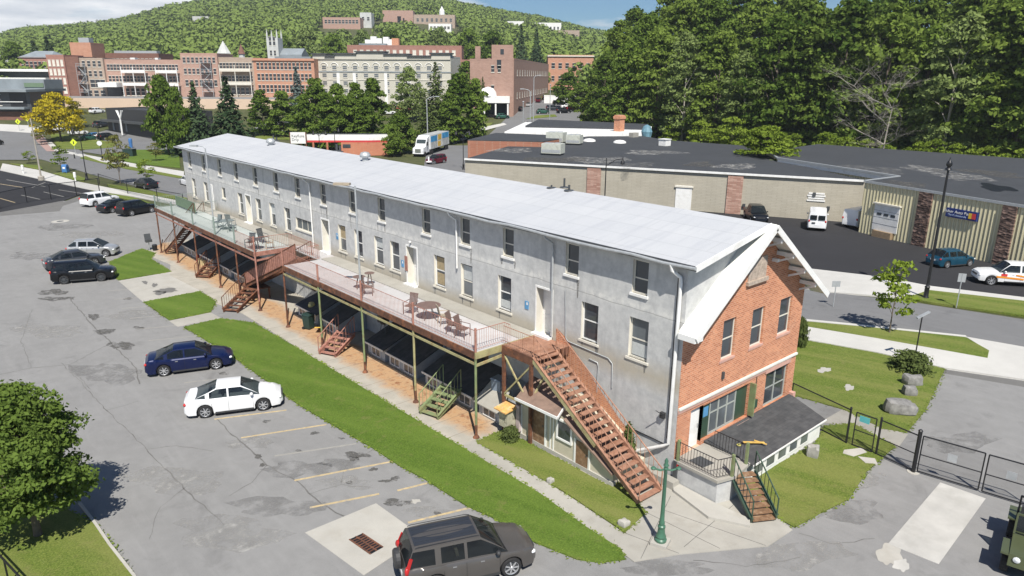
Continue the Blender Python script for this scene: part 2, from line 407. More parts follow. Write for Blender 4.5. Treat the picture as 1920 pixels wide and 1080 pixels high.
def crack(pts, w, name='asphalt_crack', z=.005, m='crack'):
    P = [G(*p) for p in pts]; Q = []
    for a, b in zip(P, P[1:]):
        n = max(2, int((b-a).length/.35))
        for i in range(n): Q.append(a.lerp(b, i/n)+Vector((random.uniform(-.05, .05), random.uniform(-.05, .05), 0)))
    Q.append(P[-1]); L, Rr = [], []
    for i, p in enumerate(Q):
        d = (Q[min(i+1, len(Q)-1)]-Q[max(0, i-1)]).normalized(); r = Vector((-d.y, d.x, 0))*w*random.uniform(.35, 1.1)/2
        L.append(p+r); Rr.append(p-r)
    mb = MB(); n = len(Q); mb.add([(p.x, p.y, z) for p in L+Rr], [(i, n+i, n+i+1, i+1) for i in range(n-1)])
    return tag(mb.build(name, MAT[m]), kind='structure')
crack([(115, 680), (150, 715), (200, 770), (275, 842), (345, 915), (420, 985)], .045)
crack([(405, 784), (430, 810), (470, 845), (500, 872), (560, 905), (582, 925), (600, 945), (645, 968)], .075)
crack([(0, 702), (60, 690), (130, 684), (215, 640)], .05)
crack([(130, 560), (165, 600), (205, 640), (255, 690), (262, 720)], .08)
for pts in (((275, 842), (330, 835), (400, 846)), ((345, 915), (300, 950), (280, 1010)), ((200, 770), (260, 752)), ((500, 872), (470, 905), (430, 930)), ((60, 690), (40, 640), (60, 580)), ((130, 684), (170, 730)), ((582, 925), (640, 910), (700, 915)), ((700, 842), (650, 870), (640, 905)), ((1500, 1000), (1560, 1020), (1640, 1010)), ((1300, 1050), (1400, 1062), (1500, 1045)), ((1700, 830), (1760, 820), (1840, 830))):
    crack(pts, .03)
def blob(name, cx, cy, rx, ry, m='oil', z=.006, n=22, rough=.35):
    pts = []
    ph = [random.uniform(0, 6.28) for _ in range(4)]
    for i in range(n):
        a = 2*math.pi*i/n; r = 1+rough*(.5*math.sin(2*a+ph[0])+.4*math.sin(3*a+ph[1])+.4*math.sin(5*a+ph[2])+.35*math.sin(8*a+ph[3]))
        pts.append(G(cx+rx*r*math.cos(a), cy+ry*r*math.sin(a)))
    mb = MB(); mb.add([(p.x, p.y, z) for p in pts], [tuple(range(n))[::-1]]); return tag(mb.build(name, MAT[m]), kind='structure')
for b in ((668, 853, 22, 6), (662, 860, 12, 4), (724, 902, 12, 3), (741, 897, 9, 4), (743, 942, 24, 8), (484, 856, 7, 4), (492, 872, 6, 3), (176, 594, 12, 5), (196, 622, 17, 6), (228, 648, 22, 8), (100, 548, 24, 6), (105, 560, 30, 4)):
    blob('oil_stain', *b)
for q in ((560, 880, 60, 16, 'tyremark'), (650, 905, 50, 12, 'palemark'), (470, 830, 40, 12, 'palemark'), (330, 900, 90, 26, 'palemark'), (200, 700, 60, 20, 'tyremark'), (520, 950, 80, 20, 'tyremark'), (90, 620, 60, 14, 'palemark'), (60, 480, 40, 8, 'tyremark'), (260, 590, 60, 9, 'palemark'), (640, 870, 40, 10, 'tyremark'), (800, 960, 50, 9, 'palemark'), (430, 1000, 110, 30, 'palemark'), (1500, 1040, 90, 26, 'palemark'), (1600, 960, 60, 20, 'tyremark'), (1250, 1065, 90, 14, 'tyremark'), (1620, 900, 40, 14, 'palemark'), (1800, 830, 60, 20, 'tyremark'), (170, 440, 60, 7, 'palemark'), (120, 425, 50, 6, 'tyremark')):
    blob('worn_asphalt', *q[:4], m=q[4], z=.003, rough=.3)
for q in ((590, 812, 8, 3), (640, 822, 6, 2), (700, 880, 9, 3), (655, 905, 7, 3), (500, 790, 8, 3), (560, 845, 7, 2), (420, 700, 9, 3), (820, 962, 8, 3), (260, 615, 10, 3), (330, 660, 8, 3), (240, 560, 8, 2)): blob('oil_drip', *q)
blob('pale_stain', 779, 940, 9, 4, 'slab', .006)
st('drain_slab', px((572, 999), (705, 944), (792, 1006), (682, 1079)), 'slab', -.03, .012)
mb = MB(); g = [G(655, 1012), G(679, 1001), G(718, 1027), G(695, 1040)]
mb.prism(g, .012, .018, 0)
a, b, c, d = g
for i in range(1, 9):
    t = i/9; mb.beam(a.lerp(d, t)+Vector((0, 0, .024)), b.lerp(c, t)+Vector((0, 0, .024)), .05, .012, 1)
for t in (0.0, .5, 1.0): mb.beam(a.lerp(b, t)+Vector((0, 0, .026)), d.lerp(c, t)+Vector((0, 0, .026)), .06, .012, 1)
tag(mb.build('drain_grate', [MAT['black'], MAT['rust']]), 'rusty rectangular storm drain grate set in pale concrete slab', 'drain grate')
mb = MB(); c = G(113, 415); mb.lathe((c.x, c.y, .004), [(.9, 0), (.9, .006), (.4, .008)], 20, 0); mb.lathe((c.x, c.y, .012), [(.36, 0), (.36, .004)], 16, 1)
tag(mb.build('manhole_cover', [MAT['slab'], MAT['dgrey']]), 'round manhole cover in pale collar in far parking asphalt', 'manhole')
# bottom right drive: white slab with a broken lower end
st('concrete_slab', px((1763, 905), (1848, 935), (1760, 1058), (1665, 1020)), 'wslab', -.03, .014)
blob('broken_concrete', 1668, 1040, 22, 22, 'slab', .007, 40, .22)
blob('broken_concrete', 1690, 1060, 14, 12, 'wslab', .009, 36, .25)
# ------------------------------------------------------------------ pavements and lawns beside the long building
st('walkway', [(-5.02, 8.2), (-5.02, 33.2), (-5.6, 36.6), (-5.3, 40.3), (-5.7, 47), (-4.6, 50.5), (-5.2, 56.5), (-2.5, 60), (0, 60), (0, 0), (-2.4, 1.2), (-2.1, 7.0), (-3.7, 8.05)], 'rustwalk', -.05, .03)
st('walkway', [(-5.05, -.6), (-4.95, 8.2), (-3.72, 8.2), (-3.94, 7.85), (-3.98, 2.3), (-4.2, -.9), (-5.2, -2.25)], 'conc', -.05, .032)
st('plaza', [(-5.2, -2.25), (-4.2, -.9), (-2.5, -.5), (-1.5, 1.9), (0, 1.2), (0, 0), (1.9, -2.1), (1.25, -3.7), (.72, -4.95), (-.86, -4.86), (-3.64, -3.05), (-4.9, -2.4)], 'conc', -.05, .028)
mb = MB()
for a, b in (((-4.2, -.9), (-3.64, -3.0)), ((-2.55, -.5), (-2.3, -3.8)), ((-4.9, -2.3), (-.9, -.6)), ((-1.9, -1.0), (-.9, -4.8)), ((-3.2, -2.9), (.5, -2.6))):
    mb.beam((a[0], a[1], .030), (b[0], b[1], .030), .02, .004)
tag(mb.build('pavement_joint', MAT['crack']), kind='structure')
st('front_path', px((222, 527), (320, 510), (378, 546), (270, 568)), 'slab', -.05, .02)
for b in ((290, 535, 6, 3), (312, 545, 22, 4), (300, 550, 12, 3), (272, 530, 5, 3)): blob('oil_stain', *b, m='patch', z=.026)
st('front_path', px((317, 602), (395, 586), (414, 597), (333, 613)), 'conc', -.05, .02)
st('lawn', px((345, 614), (413, 598), (475, 606), (560, 655), (700, 740), (860, 836), (1010, 925), (1100, 990), (1165, 1032), (1172, 1050), (1125, 1056), (1082, 1050), (1000, 1017), (920, 970), (875, 950), (797, 900), (750, 875), (700, 842), (645, 810), (560, 760), (520, 730), (435, 668)), 'grass', -.05, .055)
st('lawn', px((270, 567), (375, 547), (405, 566), (395, 586), (317, 601)), 'grass', -.05, .055)
st('lawn', px((205, 492), (265, 467), (291, 475), (283, 486), (320, 510), (222, 526)), 'grass', -.05, .055)
st('lawn', px((893, 830), (940, 808), (985, 828), (1140, 912), (1160, 905), (1212, 962), (1172, 1000), (1060, 925)), 'grass2', -.05, .06)
st('lawn', px((1395, 907), (1532, 830), (1545, 800), (1600, 795), (1678, 838), (1625, 885), (1592, 937), (1540, 962), (1490, 990), (1445, 966), (1410, 915)), 'grass2', -.05, .05)
st('lawn', [G(1500, 637), G(1640, 662), G(1772, 692), G(1735, 770), G(1700, 812), G(1655, 805), G(1580, 768), G(1490, 742), Vector((9.6, 1.5, 0)), Vector((9.6, 60, 0)), Vector((17, 40, 0))], 'grass2', -.05, .045)
st('path', px((1538, 792), (1580, 768), (1650, 800), (1702, 815), (1684, 840), (1600, 800)), 'conc', -.05, .028)
for b in ((1545, 695, 12, 5), (1592, 728, 10, 5)): blob('bare_soil', *b, m='slab', z=.05)
for poly in (((1582, 846), (1615, 842), (1625, 850), (1600, 858), (1580, 852)), ((1608, 858), (1640, 862), (1645, 872), (1622, 870))):
    st('stepping_stone', px(*poly), 'slab', 0, .07)
# bottom-left lawn with a stone edge
st('lawn', [G(180, 985), G(252, 1082), G(230, 1120), Vector((-26, 4, 0)), Vector((-27, 13, 0)), Vector((-23.5, 18, 0)), Vector((-20, 16, 0))], 'grass2', -.05, .06)
mb = MB(); e = [G(150, 945), G(180, 985), G(205, 1022), G(252, 1082), G(262, 1100)]
for a, b in zip(e, e[1:]): mb.beam((a.x, a.y, .03), (b.x, b.y, .03), .10, .10)
tag(mb.build('kerb', MAT['slab']), kind='structure')
# ------------------------------------------------------------------ right-hand street
st('road', [(27.0, -30), (26.2, -4.6), (26.7, -.8), (26.2, 3), (24.2, 6.7), (20.5, 14), (18.0, 30), (15.6, 50), (11.0, 72), (7.0, 94), (4.0, 123), (2.0, 150), (-1, 172), (12, 172), (10, 150), (14.5, 120), (17, 100), (21, 84), (28, 66), (31.5, 60), (44, 82), (56, 99), (64, 110), (92, 136), (118, 156), (124, 150), (96, 128), (72, 106), (56, 86), (42, 66), (33, 46), (29.5, 28), (31.5, 10), (34.3, 3.7), (36.2, -3.4), (37.0, -30)], 'road', -.05, .012)
st('verge', px((1500, 604), (1640, 617), (1810, 635), (1854, 660), (1851, 674), (1640, 636), (1500, 612)), 'grass2', -.05, .11)
st('pavement', px((1490, 611), (1640, 636), (1851, 674), (1935, 690), (1935, 716), (1770, 692), (1640, 662), (1490, 635)), 'walk', -.05, .10)
st('drive_apron', px((1810, 633), (1935, 655), (1935, 692), (1851, 674), (1854, 660)), 'walk', -.05, .08)
st('kerb', px((1498, 600), (1640, 614), (1810, 632), (1812, 635), (1640, 617), (1498, 603)), 'walk', -.05, .13)
st('apron_dark_strip', px((1770, 693), (1935, 717), (1935, 728), (1768, 700)), 'patch', -.02, .006)  # narrow strip of darker asphalt along the pavement edge
st('pavement', [G(1500, 503), G(1655, 521), G(1745, 538), G(1935, 561), G(1935, 568), G(1742, 546), G(1700, 560), G(1545, 548), Vector((30.5, 16, 0)), Vector((29.5, 28, 0)), Vector((33.2, 45, 0)), Vector((35.5, 44, 0)), Vector((32.5, 28, 0))], 'walk', -.05, .09)
st('verge', px((1742, 546), (1935, 568), (1935, 596), (1745, 569), (1700, 560)), 'grass2', -.05, .11)
st('loading_yard', [G(1500, 503), G(1655, 521), G(1745, 538), G(1935, 561), Vector((43, -16, 0)), Vector((52, -16, 0)), Vector((57.5, 17.5, 0)), Vector((62.2, 20, 0)), Vector((52, 40, 0)), Vector((42, 60, 0)), Vector((36.5, 50, 0)), Vector((32.5, 28, 0))], 'newlot', -.05, .008)
# ------------------------------------------------------------------ left-hand street, beyond the far lot
st('far_lot', [G(0, 318), G(75, 336), G(172, 357), G(120, 376), G(0, 398), Vector((-40, 96, 0)), Vector((-40, 150, 0))], 'newlot', -.05, .012)
for p, q in (((12, 337), (85, 350)), ((0, 345), (45, 352)), ((0, 372), (28, 380)), ((40, 366), (75, 374)), ((82, 360), (120, 369)), ((110, 356), (160, 364)), ((60, 352), (85, 342))):
    stripe(G(*p), G(*q), 'yellow' if p[0] == 0 else 'whiteline', .16, .02)
st('pavement', px((5, 307), (75, 320), (145, 341), (200, 352), (287, 368), (350, 380), (350, 388), (250, 369), (175, 358), (82, 338), (0, 320)), 'walk', -.05, .08)
st('verge', px((18, 307), (75, 311), (80, 317), (75, 319)), 'grass2', -.05, .1)
st('verge', px((100, 326), (125, 323), (160, 335), (158, 340), (145, 340)), 'grass2', -.05, .1)
st('verge', px((200, 346), (245, 352), (350, 372), (350, 379), (287, 367), (205, 352)), 'grass2', -.05, .1)
st('verge', px((170, 357), (250, 370), (285, 382), (250, 377), (190, 363)), 'grass2', -.05, .05)
st('pavement', px((82, 250), (92, 262), (110, 279), (130, 285), (250, 307), (345, 322), (345, 332), (250, 314), (190, 304), (140, 291), (102, 283), (75, 256)), 'walk', -.05, .08)
st('verge', px((160, 293), (190, 304), (250, 314), (345, 332), (345, 336), (240, 318), (150, 297)), 'grass2', -.05, .1)
drape('lawn', ((92, 249), (150, 257), (222, 268), (210, 277), (160, 281), (112, 279)), 'grass2', .06)
st('lawn', px((190, 292), (250, 281), (335, 281), (338, 315), (250, 306)), 'grass', -.05, .06)
drape('side_lot', ((150, 257), (240, 232), (330, 246), (345, 268), (335, 281), (250, 281), (190, 290), (150, 284), (160, 281), (210, 277), (222, 268)), 'road', .02)
drape('road', ((-40, 243), (80, 250), (105, 283), (60, 300), (-40, 300)), 'road', .03)
drape('pavement', ((-40, 231), (70, 236), (120, 232), (125, 240), (80, 251), (-40, 243)), 'walk', .05)
drape('brick_crossing', ((60, 253), (80, 254), (104, 284), (88, 284)), 'brickpave', .06)
# ground between the trees behind the building
drape('lawn', ((478, 240), (545, 232), (560, 246), (545, 262), (478, 262)), 'grass2', .03)
drape('park_drive', ((478, 228), (560, 218), (560, 226), (505, 238), (560, 252), (545, 258), (478, 243)), 'road', .06)
drape('lawn', ((560, 256), (700, 240), (800, 244), (760, 286), (730, 292), (560, 262)), 'grass2', .03)
drape('lawn', ((800, 240), (925, 230), (905, 248), (850, 262), (845, 250)), 'grass2', .05)
drape('pavement', ((845, 265), (900, 240), (945, 231), (950, 234), (905, 246), (850, 271)), 'walk', .08)
# upper street with the parked cars
drape('street', ((905, 262), (958, 214), (1000, 188), (1086, 188), (1090, 232), (985, 240), (940, 262)), 'road', .05)
drape('verge', ((1005, 217), (1040, 215), (1045, 219), (985, 224)), 'grass2', .1)
# ------------------------------------------------------------------ the long building
k = N('grey_stucco'); x = k.xyz()
a = k.noise(.45, 6, .65); b = k.noise(2.2, 7, .7); c = k.noise(9, 5, .7)
col = k.ramp(a, (.3, (.42, .425, .42)), (.5, (.51, .515, .51)), (.72, (.60, .60, .585)))
col = k.mix(.62, col, k.ramp(b, (.33, (.36, .365, .365)), (.7, (.62, .62, .60))))
col = k.mix(k.ramp(c, (.62, 0.), (.72, .35)), col, (.70, .69, .66))
low = k.math('SUBTRACT', 1.0, k.math('MULTIPLY', k.math('ABSOLUTE', k.math('ADD', x[2], -4.35)), 1.05), True)
dm = k.math('MULTIPLY', low, k.math('ADD', k.noise(.33, 5, .6), .25))
col = k.mix(k.ramp(dm, (.12, 0.), (.62, .8)), col, (.42, .375, .29))
bl = k.math('SUBTRACT', 1.0, k.math('MULTIPLY', k.math('ABSOLUTE', k.math('ADD', k.math('ADD', x[2], -7.15), k.math('MULTIPLY', k.math('ADD', a, -.5), .25))), 3.2), True)
col = k.mix(k.math('MULTIPLY', bl, k.ramp(k.noise(3.0, 4), (.40, .1), (.60, .8))), col, (.70, .69, .65))
dk = k.math('LESS_THAN', k.math('ABSOLUTE', k.math('ADD', k.math('ADD', x[2], -7.02), k.math('MULTIPLY', k.math('ADD', a, -.5), .25))), .018)
col = k.mix(k.math('MULTIPLY', dk, .5), col, (.16, .16, .15))
st_ = k.noise(1.0, 4, .6, vec=k.comb(k.math('MULTIPLY', x[1], 1.6), k.math('MULTIPLY', x[2], .16)))
col = k.mix(k.ramp(st_, (.55, 0.), (.72, .5)), col, (.32, .325, .32))
k.bump(c, .35, .02)
MAT['stucco'] = k.out(col, .9, 0, .25)
def brick_mat(name, c1, c2, mortar, scale=1.0, swap=False):
    k = N(name); x = k.xyz()
    v = k.comb(k.math('ADD', x[0], x[1]), x[2])
    n = k.n.new('ShaderNodeTexBrick'); k.l.new(v, n.inputs['Vector'])
    n.inputs['Scale'].default_value = 1.0/scale; n.inputs['Brick Width'].default_value = .25; n.inputs['Row Height'].default_value = .092
    n.inputs['Mortar Size'].default_value = .011; n.inputs['Bias'].default_value = -.1; n.inputs['Color1'].default_value = (*c1, 1); n.inputs['Color2'].default_value = (*c2, 1); n.inputs['Mortar'].default_value = (*mortar, 1)
    big = k.noise(.6, 6, .65)
    col = k.mix(.28, n.outputs['Color'], k.ramp(big, (.3, sc(c1, .75)), (.7, sc(c2, 1.15))), 'MIX')
    col = k.mix(k.ramp(k.noise(3.5, 6, .7), (.60, 0.), (.74, .42)), col, sc(c1, .5))
    col = k.mix(k.ramp(k.noise(1.1, 7, .7), (.58, 0.), (.72, .35)), col, sc(mortar, 1.1))
    k.bump(n.outputs['Fac'], -.35, .01)
    return k.out(col, .88, 0, .25)
MAT['brick'] = brick_mat('orange_brick', (.40, .14, .07), (.66, .29, .155), (.62, .45, .34))
k = N('white_roof_membrane'); x = k.xyz()
n = k.n.new('ShaderNodeTexBrick'); k.l.new(k.comb(x[1], x[0]), n.inputs['Vector']); n.inputs['Scale'].default_value = 1.0
n.inputs['Brick Width'].default_value = 7.5; n.inputs['Row Height'].default_value = 1.05; n.inputs['Mortar Size'].default_value = .028
n.inputs['Color1'].default_value = (.43, .445, .465, 1); n.inputs['Color2'].default_value = (.46, .475, .49, 1); n.inputs['Mortar'].default_value = (.365, .38, .395, 1)
col = k.mix(.4, n.outputs['Color'], k.ramp(k.noise(.35, 6, .65), (.3, (.40, .415, .44)), (.7, (.51, .515, .525))))
wr = k.noise(.8, 4, .5, vec=k.comb(k.math('MULTIPLY', x[0], .4), k.math('MULTIPLY', x[1], 3.0), x[2]))
col = k.mix(k.ramp(wr, (.50, 0.), (.70, .42)), col, (.34, .355, .39))
k.bump(wr, .25, .03)
MAT['roofw'] = k.out(col, .75, 0, .3)
MAT['sash_grey'] = M('grey_green_sash', (.36, .38, .35), .6, .1, 3)
MAT['blue'] = M('blue_sign', (.09, .27, .48), .5, .1)
MAT['limestone'] = M('carved_stone', (.40, .33, .27), .9, .3, 8, bump=.8, bscale=14)
MAT['pinktrim'] = M('pink_trim', (.55, .33, .27), .7, .12, 3)
k = N('dark_shingles'); x = k.xyz(); n = k.n.new('ShaderNodeTexBrick'); k.l.new(k.comb(x[0], x[1]), n.inputs['Vector']); n.inputs['Scale'].default_value = 1.0
n.inputs['Brick Width'].default_value = .42; n.inputs['Row Height'].default_value = .17; n.inputs['Mortar Size'].default_value = .006; n.inputs['Color1'].default_value = (.045, .047, .05, 1); n.inputs['Color2'].default_value = (.085, .087, .09, 1); n.inputs['Mortar'].default_value = (.03, .03, .032, 1)
col = k.mix(.5, n.outputs['Color'], k.ramp(k.noise(1.6, 7, .7), (.3, (.04, .042, .045)), (.72, (.125, .125, .125)))); k.bump(n.outputs['Fac'], -.4, .02); MAT['shingle'] = k.out(col, .92, 0, .25)
MAT['whitegreen'] = M('white_trim_grime', (.72, .73, .68), .55, .07, 1.2, stain=(.50, .50, .38), stamt=.35)

def holed_wall(mb, O, U, V, w, h, holes, depth, inn, mi=0, mr=0):
    """a wall of w x h at O along unit U and V, with rectangular holes (u0,u1,v0,v1) and reveals going inwards"""
    O, U, V, inn = Vector(O), Vector(U), Vector(V), Vector(inn)
    us = sorted({0, w}|{q for hh in holes for q in hh[:2]}); vs = sorted({0, h}|{q for hh in holes for q in hh[2:4]})
    for i in range(len(us)-1):
        for j in range(len(vs)-1):
            cu, cv = (us[i]+us[i+1])/2, (vs[j]+vs[j+1])/2
            if any(a < cu < b and c < cv < d for a, b, c, d in [q[:4] for q in holes]): continue
            P = [O+U*a+V*b for a, b in ((us[i], vs[j]), (us[i+1], vs[j]), (us[i+1], vs[j+1]), (us[i], vs[j+1]))]
            mb.add(P, [(0, 1, 2, 3)] if U.cross(V).dot(inn) < 0 else [(3, 2, 1, 0)], mi)
    for hh in holes:
        a, b, c, d = hh[:4]; dp = hh[4] if len(hh) > 4 else depth
        P = [O+U*p+V*q for p, q in ((a, c), (b, c), (b, d), (a, d))]; Q = [p+inn*dp for p in P]
        mb.add(P+Q, [(0, 4, 5, 1), (1, 5, 6, 2), (2, 6, 7, 3), (3, 7, 4, 0)], mr)

BLD = thing('long_building', 'long two-storey grey stucco building with white roof and orange brick gable end', 'building', (0, 0, 0))
LEN, WID, EAVE, RZ = 58.6, 9.56, 9.47, 10.45
up = [56.69, 52.94, 48.93, 45.19, 41.2, 37.3, 33.61, 29.69, 25.71, 22.16, 17.44, 13.89, 10.45, 6.12, 2.28]
mid = [56.26, 53.05, 44.81, 41.06, 38.4, 35.72, 27.33, 25.17, 22.69, 20.85, 16.27, 13.8, 10.72, 4.95, 2.2]
doors = [43.1, 29.65, 19.0, 7.85]
holes = [(y-.40, y+.40, 7.68, 9.10, .16) for y in up]+[(y-.5, y+.5, 4.84, 6.62, .2) for y in mid]
holes += [(y-.52, y+.52, 4.28, 6.62, .5) for y in doors]+[(31.6, 34.3, 5.32, 6.15, .15), (48.15, 48.95, 5.7, 6.65, .15)]
low = [(12.0, 13.1, .9, 2.9), (17.5, 18.6, .9, 2.9), (22.2, 23.3, .9, 2.9), (26.5, 27.6, 1.2, 2.8), (31.5, 32.7, .9, 2.9), (37.5, 38.6, 1.1, 2.8), (42, 43, .9, 2.9), (47, 48, 1.2, 2.8)]
holes += [(*q, .2) for q in low]
mb = MB(); holed_wall(mb, (0, 0, 0), (0, 1, 0), (0, 0, 1), LEN, EAVE+.08, holes, .2, (1, 0, 0), 0, 1)
mb.add([(0, LEN, 0), (WID, LEN, 0), (WID, LEN, 6.9), (WID/2, LEN, RZ-.08), (0, LEN, EAVE)], [(4, 3, 2, 1, 0)])
mb.add([(WID, 0, 0), (WID, LEN, 0), (WID, LEN, 6.95), (WID, 0, 6.95)], [(0, 1, 2, 3)])
gz = lambda xx: RZ-.02-.719*abs(xx-WID/2)
mb.add([(0, .004, gz(0)-.2), (WID/2, .004, RZ-.25), (WID/2, .004, RZ-.10), (0, .004, EAVE+.06)], [(0, 1, 2, 3)])
mb.build('stucco_wall', [MAT['stucco'], MAT['cream']], BLD)
# windows: frame > glass and sill, all of the row cut from one pattern
def sash(w, h, rail=.5, fr=.055, mat='cream', gl='glass', dep=.06):
    """a window in local x (across), z (up), facing -y"""
    f = MB(); f.box(-w/2, w/2, 0, dep, 0, fr); f.box(-w/2, w/2, 0, dep, h-fr, h)
    f.box(-w/2, -w/2+fr, .001, dep, fr, h-fr); f.box(w/2-fr, w/2, .001, dep, fr, h-fr)
    f.box(-w/2+fr, w/2-fr, .012, dep, h*rail-fr/2, h*rail+fr/2)
    g = MB(); g.box(-w/2+fr, w/2-fr, .03, dep-.005, fr, h-fr)
    return f, g
def window_proto(w, h, rail, mat, gl, sill, sd=.09, sh=.10, so=.10, parent=None):
    f, g = sash(w, h, rail)
    o = f.build('window', MAT[mat], parent)
    g.build('pane', MAT[gl], o)
    if sill:
        s_ = MB(); s_.box(-w/2-so, w/2+so, -.13-sd*.6, .2, -sh, 0); s_.build('sill', MAT[sill], o)
    return o
def place_dup(o, loc, rz, parent):
    c = o.copy(); COL.objects.link(c); c.parent = parent; c.location = loc; c.rotation_euler = (0, 0, rz)
    for q in kids(o):
        d = q.copy(); COL.objects.link(d); d.parent = c
    return c
rz = -math.pi/2
A = window_proto(1.0, 1.78, .47, 'cream', 'glassg', 'cream', parent=BLD); A2 = window_proto(1.0, 1.78, .52, 'white', 'glass', 'cream', parent=BLD)
for i, y in enumerate(mid):
    src = A if i in (14, 11, 6) else A2
    if src.get('used'): o = place_dup(src, (.13, y, 4.84), rz, BLD)
    else: o = src; o['used'] = 1; o.location = (.13, y, 4.84); o.rotation_euler = (0, 0, rz)
B = window_proto(.80, 1.42, .45, 'cream', 'glass', 'white', sd=.07, sh=.11, so=.07, parent=BLD)
for i, y in enumerate(up):
    if i == 0: B.location = (.10, y, 7.68); B.rotation_euler = (0, 0, rz)
    else: place_dup(B, (.10, y, 7.68), rz, BLD)
for a in (A, A2): del a['used']
MAT['blindtan'] = M('tan_window_blind', (.34, .27, .16), .8, .2, 6); MAT['blindpale'] = M('pale_window_blind', (.46, .48, .47), .8, .12, 6)
for y, z0, z1, m in ((16.27, 4.95, 5.6, 'blindtan'), (16.27, 5.75, 6.5, 'blindtan'), (27.33, 5.7, 6.5, 'blindtan'), (10.72, 4.95, 5.35, 'blindpale'), (2.2, 4.95, 5.5, 'blindpale'), (13.8, 5.75, 6.5, 'blindpale'), (22.69, 5.9, 6.5, 'blindpale'), (38.4, 5.8, 6.5, 'blindpale')):
    b_ = MB(); b_.box(.152, .158, y-.42, y+.42, z0, z1); b_.build('blind', MAT[m], BLD)
for y0, y1, z0, z1 in ((31.6, 34.3, 5.32, 6.15), (48.15, 48.95, 5.7, 6.65)):
    w = y1-y0; f, g = MB(), MB(); h = z1-z0
    f.box(0, .05, y0, y1, z0, z0+.05); f.box(0, .05, y0, y1, z1-.05, z1)
    for q in ([y0, y0+w/3, y0+2*w/3, y1-.06] if w > 1 else [y0, y1-.06]): f.box(.002, .048, q, q+.06, z0+.05, z1-.05)
    f.box(-.14, .0, y0-.1, y1+.1, z0-.11, z0-.005)
    o = f.build('window', MAT['cream'], BLD, loc=(.08, 0, 0)); g.box(.02, .04, y0+.05, y1-.05, z0+.05, z1-.05); g.build('pane', MAT['glass'], o)
for i, y in enumerate(doors):
    d = MB(); d.box(.44, .49, y-.52, y+.52, 4.28, 6.62)
    for zz in (4.5, 5.35): d.box(.425, .44, y-.36, y+.36, zz, zz+.72)
    o = d.build('door', MAT['white'], BLD)
    h = MB(); h.box(.37, .425, y-.45, y-.40, 5.2, 5.32); h.build('handle', MAT['chrome'], o)
    f = MB()
    for a, b, c, e in ((y-.60, y-.525, 4.28, 6.72), (y+.525, y+.60, 4.28, 6.72), (y-.525, y+.525, 6.625, 6.72)): f.box(-.03, .012, a, b, c, e)
    f.box(-.30, .0, y-.60, y+.60, 4.285, 4.40); f.build('door_frame', MAT['white'], o)
for y0, y1, z0, z1 in low:
    d = MB(); d.box(.14, .19, y0, y1, z0, z1); d.box(.12, .14, y0+.1, y1-.1, z0+.1, z1-.1); d.build('basement_door', MAT['wood'], BLD)
d = MB(); d.box(-.05, .0, 51.2, 51.75, 4.28, 6.6); d.build('side_door', MAT['white'], BLD)
dm_ = patchy('sill_drip_stain', (.20, .195, .18), .38, .66, 3.0)
for y, z in [(y, 7.56) for y in up]+[(y, 4.72) for y in mid]:
    for s in (-1, 1):
        if random.random() < .25: continue
        w, L = random.uniform(.05, .14), random.uniform(.35, 1.1 if z > 6 else .42); c = y+s*random.uniform(.30, .52)
        d = MB(); d.add([(-.004, c-w, z), (-.004, c+w, z), (-.004, c+w*.3, z-L), (-.004, c-w*.35, z-L*.9)], [(0, 3, 2, 1)]); d.build('drip_stain', dm_, BLD)
# roofs
mb = MB(); ov = .40
for s in (-1, 1):
    xe = WID/2+s*(WID/2+ov); ze = EAVE if s < 0 else RZ-.719*(WID/2+ov)-.03; P = [(xe, -.55), (WID/2, -.55), (WID/2, LEN+.6), (xe, LEN+.6)]
    top = [(xe, P[0][1], ze), (WID/2, P[0][1], RZ), (WID/2, P[2][1], RZ), (xe, P[2][1], ze)]
    bot = [(p[0], p[1], p[2]-.10) for p in top]
    f = [(0, 1, 2, 3), (7, 6, 5, 4), (0, 4, 5, 1), (2, 6, 7, 3), (3, 7, 4, 0)]
    mb.add(top+bot, f if s < 0 else [q[::-1] for q in f])
mb.build('main_roof', MAT['roofw'], BLD)
mb = MB()                              # white fascia boards on the near end
for s in (-1,):
    xe = WID/2+s*(WID/2+ov)
    mb.beam((xe, -.58, EAVE-.09), (WID/2, -.58, RZ-.09), .05, .24, 0, (0, 0, 1))
mb.build('fascia', MAT['white'], BLD)
mb = MB(); mb.box(-.42, -.385, -.6, LEN+.6, EAVE-.16, EAVE+.03); mb.build('eave_board', MAT['dgrey'], BLD)
mb = MB(); mb.tube([(-.47, -.62+i*1.5, EAVE-.07+random.uniform(-.035, .035)) for i in range(41)], .065, 8); mb.build('gutter', MAT['galv'], BLD)
mb = MB(); yf = -.82
ridge, lowz = RZ, 6.80
for s in (-1, 1):
    xe = -.32 if s < 0 else WID+.72
    zl = RZ-.719*abs(xe-WID/2)
    top = [(xe, yf, zl), (WID/2, yf, RZ), (WID/2, 0, RZ), (xe, 0.02, zl)]; bot = [(p[0], p[1], p[2]-.13) for p in top]
    f = [(0, 1, 2, 3), (7, 6, 5, 4), (0, 4, 5, 1), (2, 6, 7, 3), (3, 7, 4, 0)]
    mb.add(top+bot, f if s < 0 else [q[::-1] for q in f])
g = mb.build('gable_roof', MAT['whitegreen'], BLD)
mb = MB()
for s in (-1, 1):
    xe = -.36 if s < 0 else WID+.76
    zl = RZ-.719*abs(xe-WID/2)
    mb.beam((xe, yf-.03, zl-.14), (WID/2, yf-.03, RZ-.14), .055, .27)
mb.build('bargeboard', MAT['white'], g)
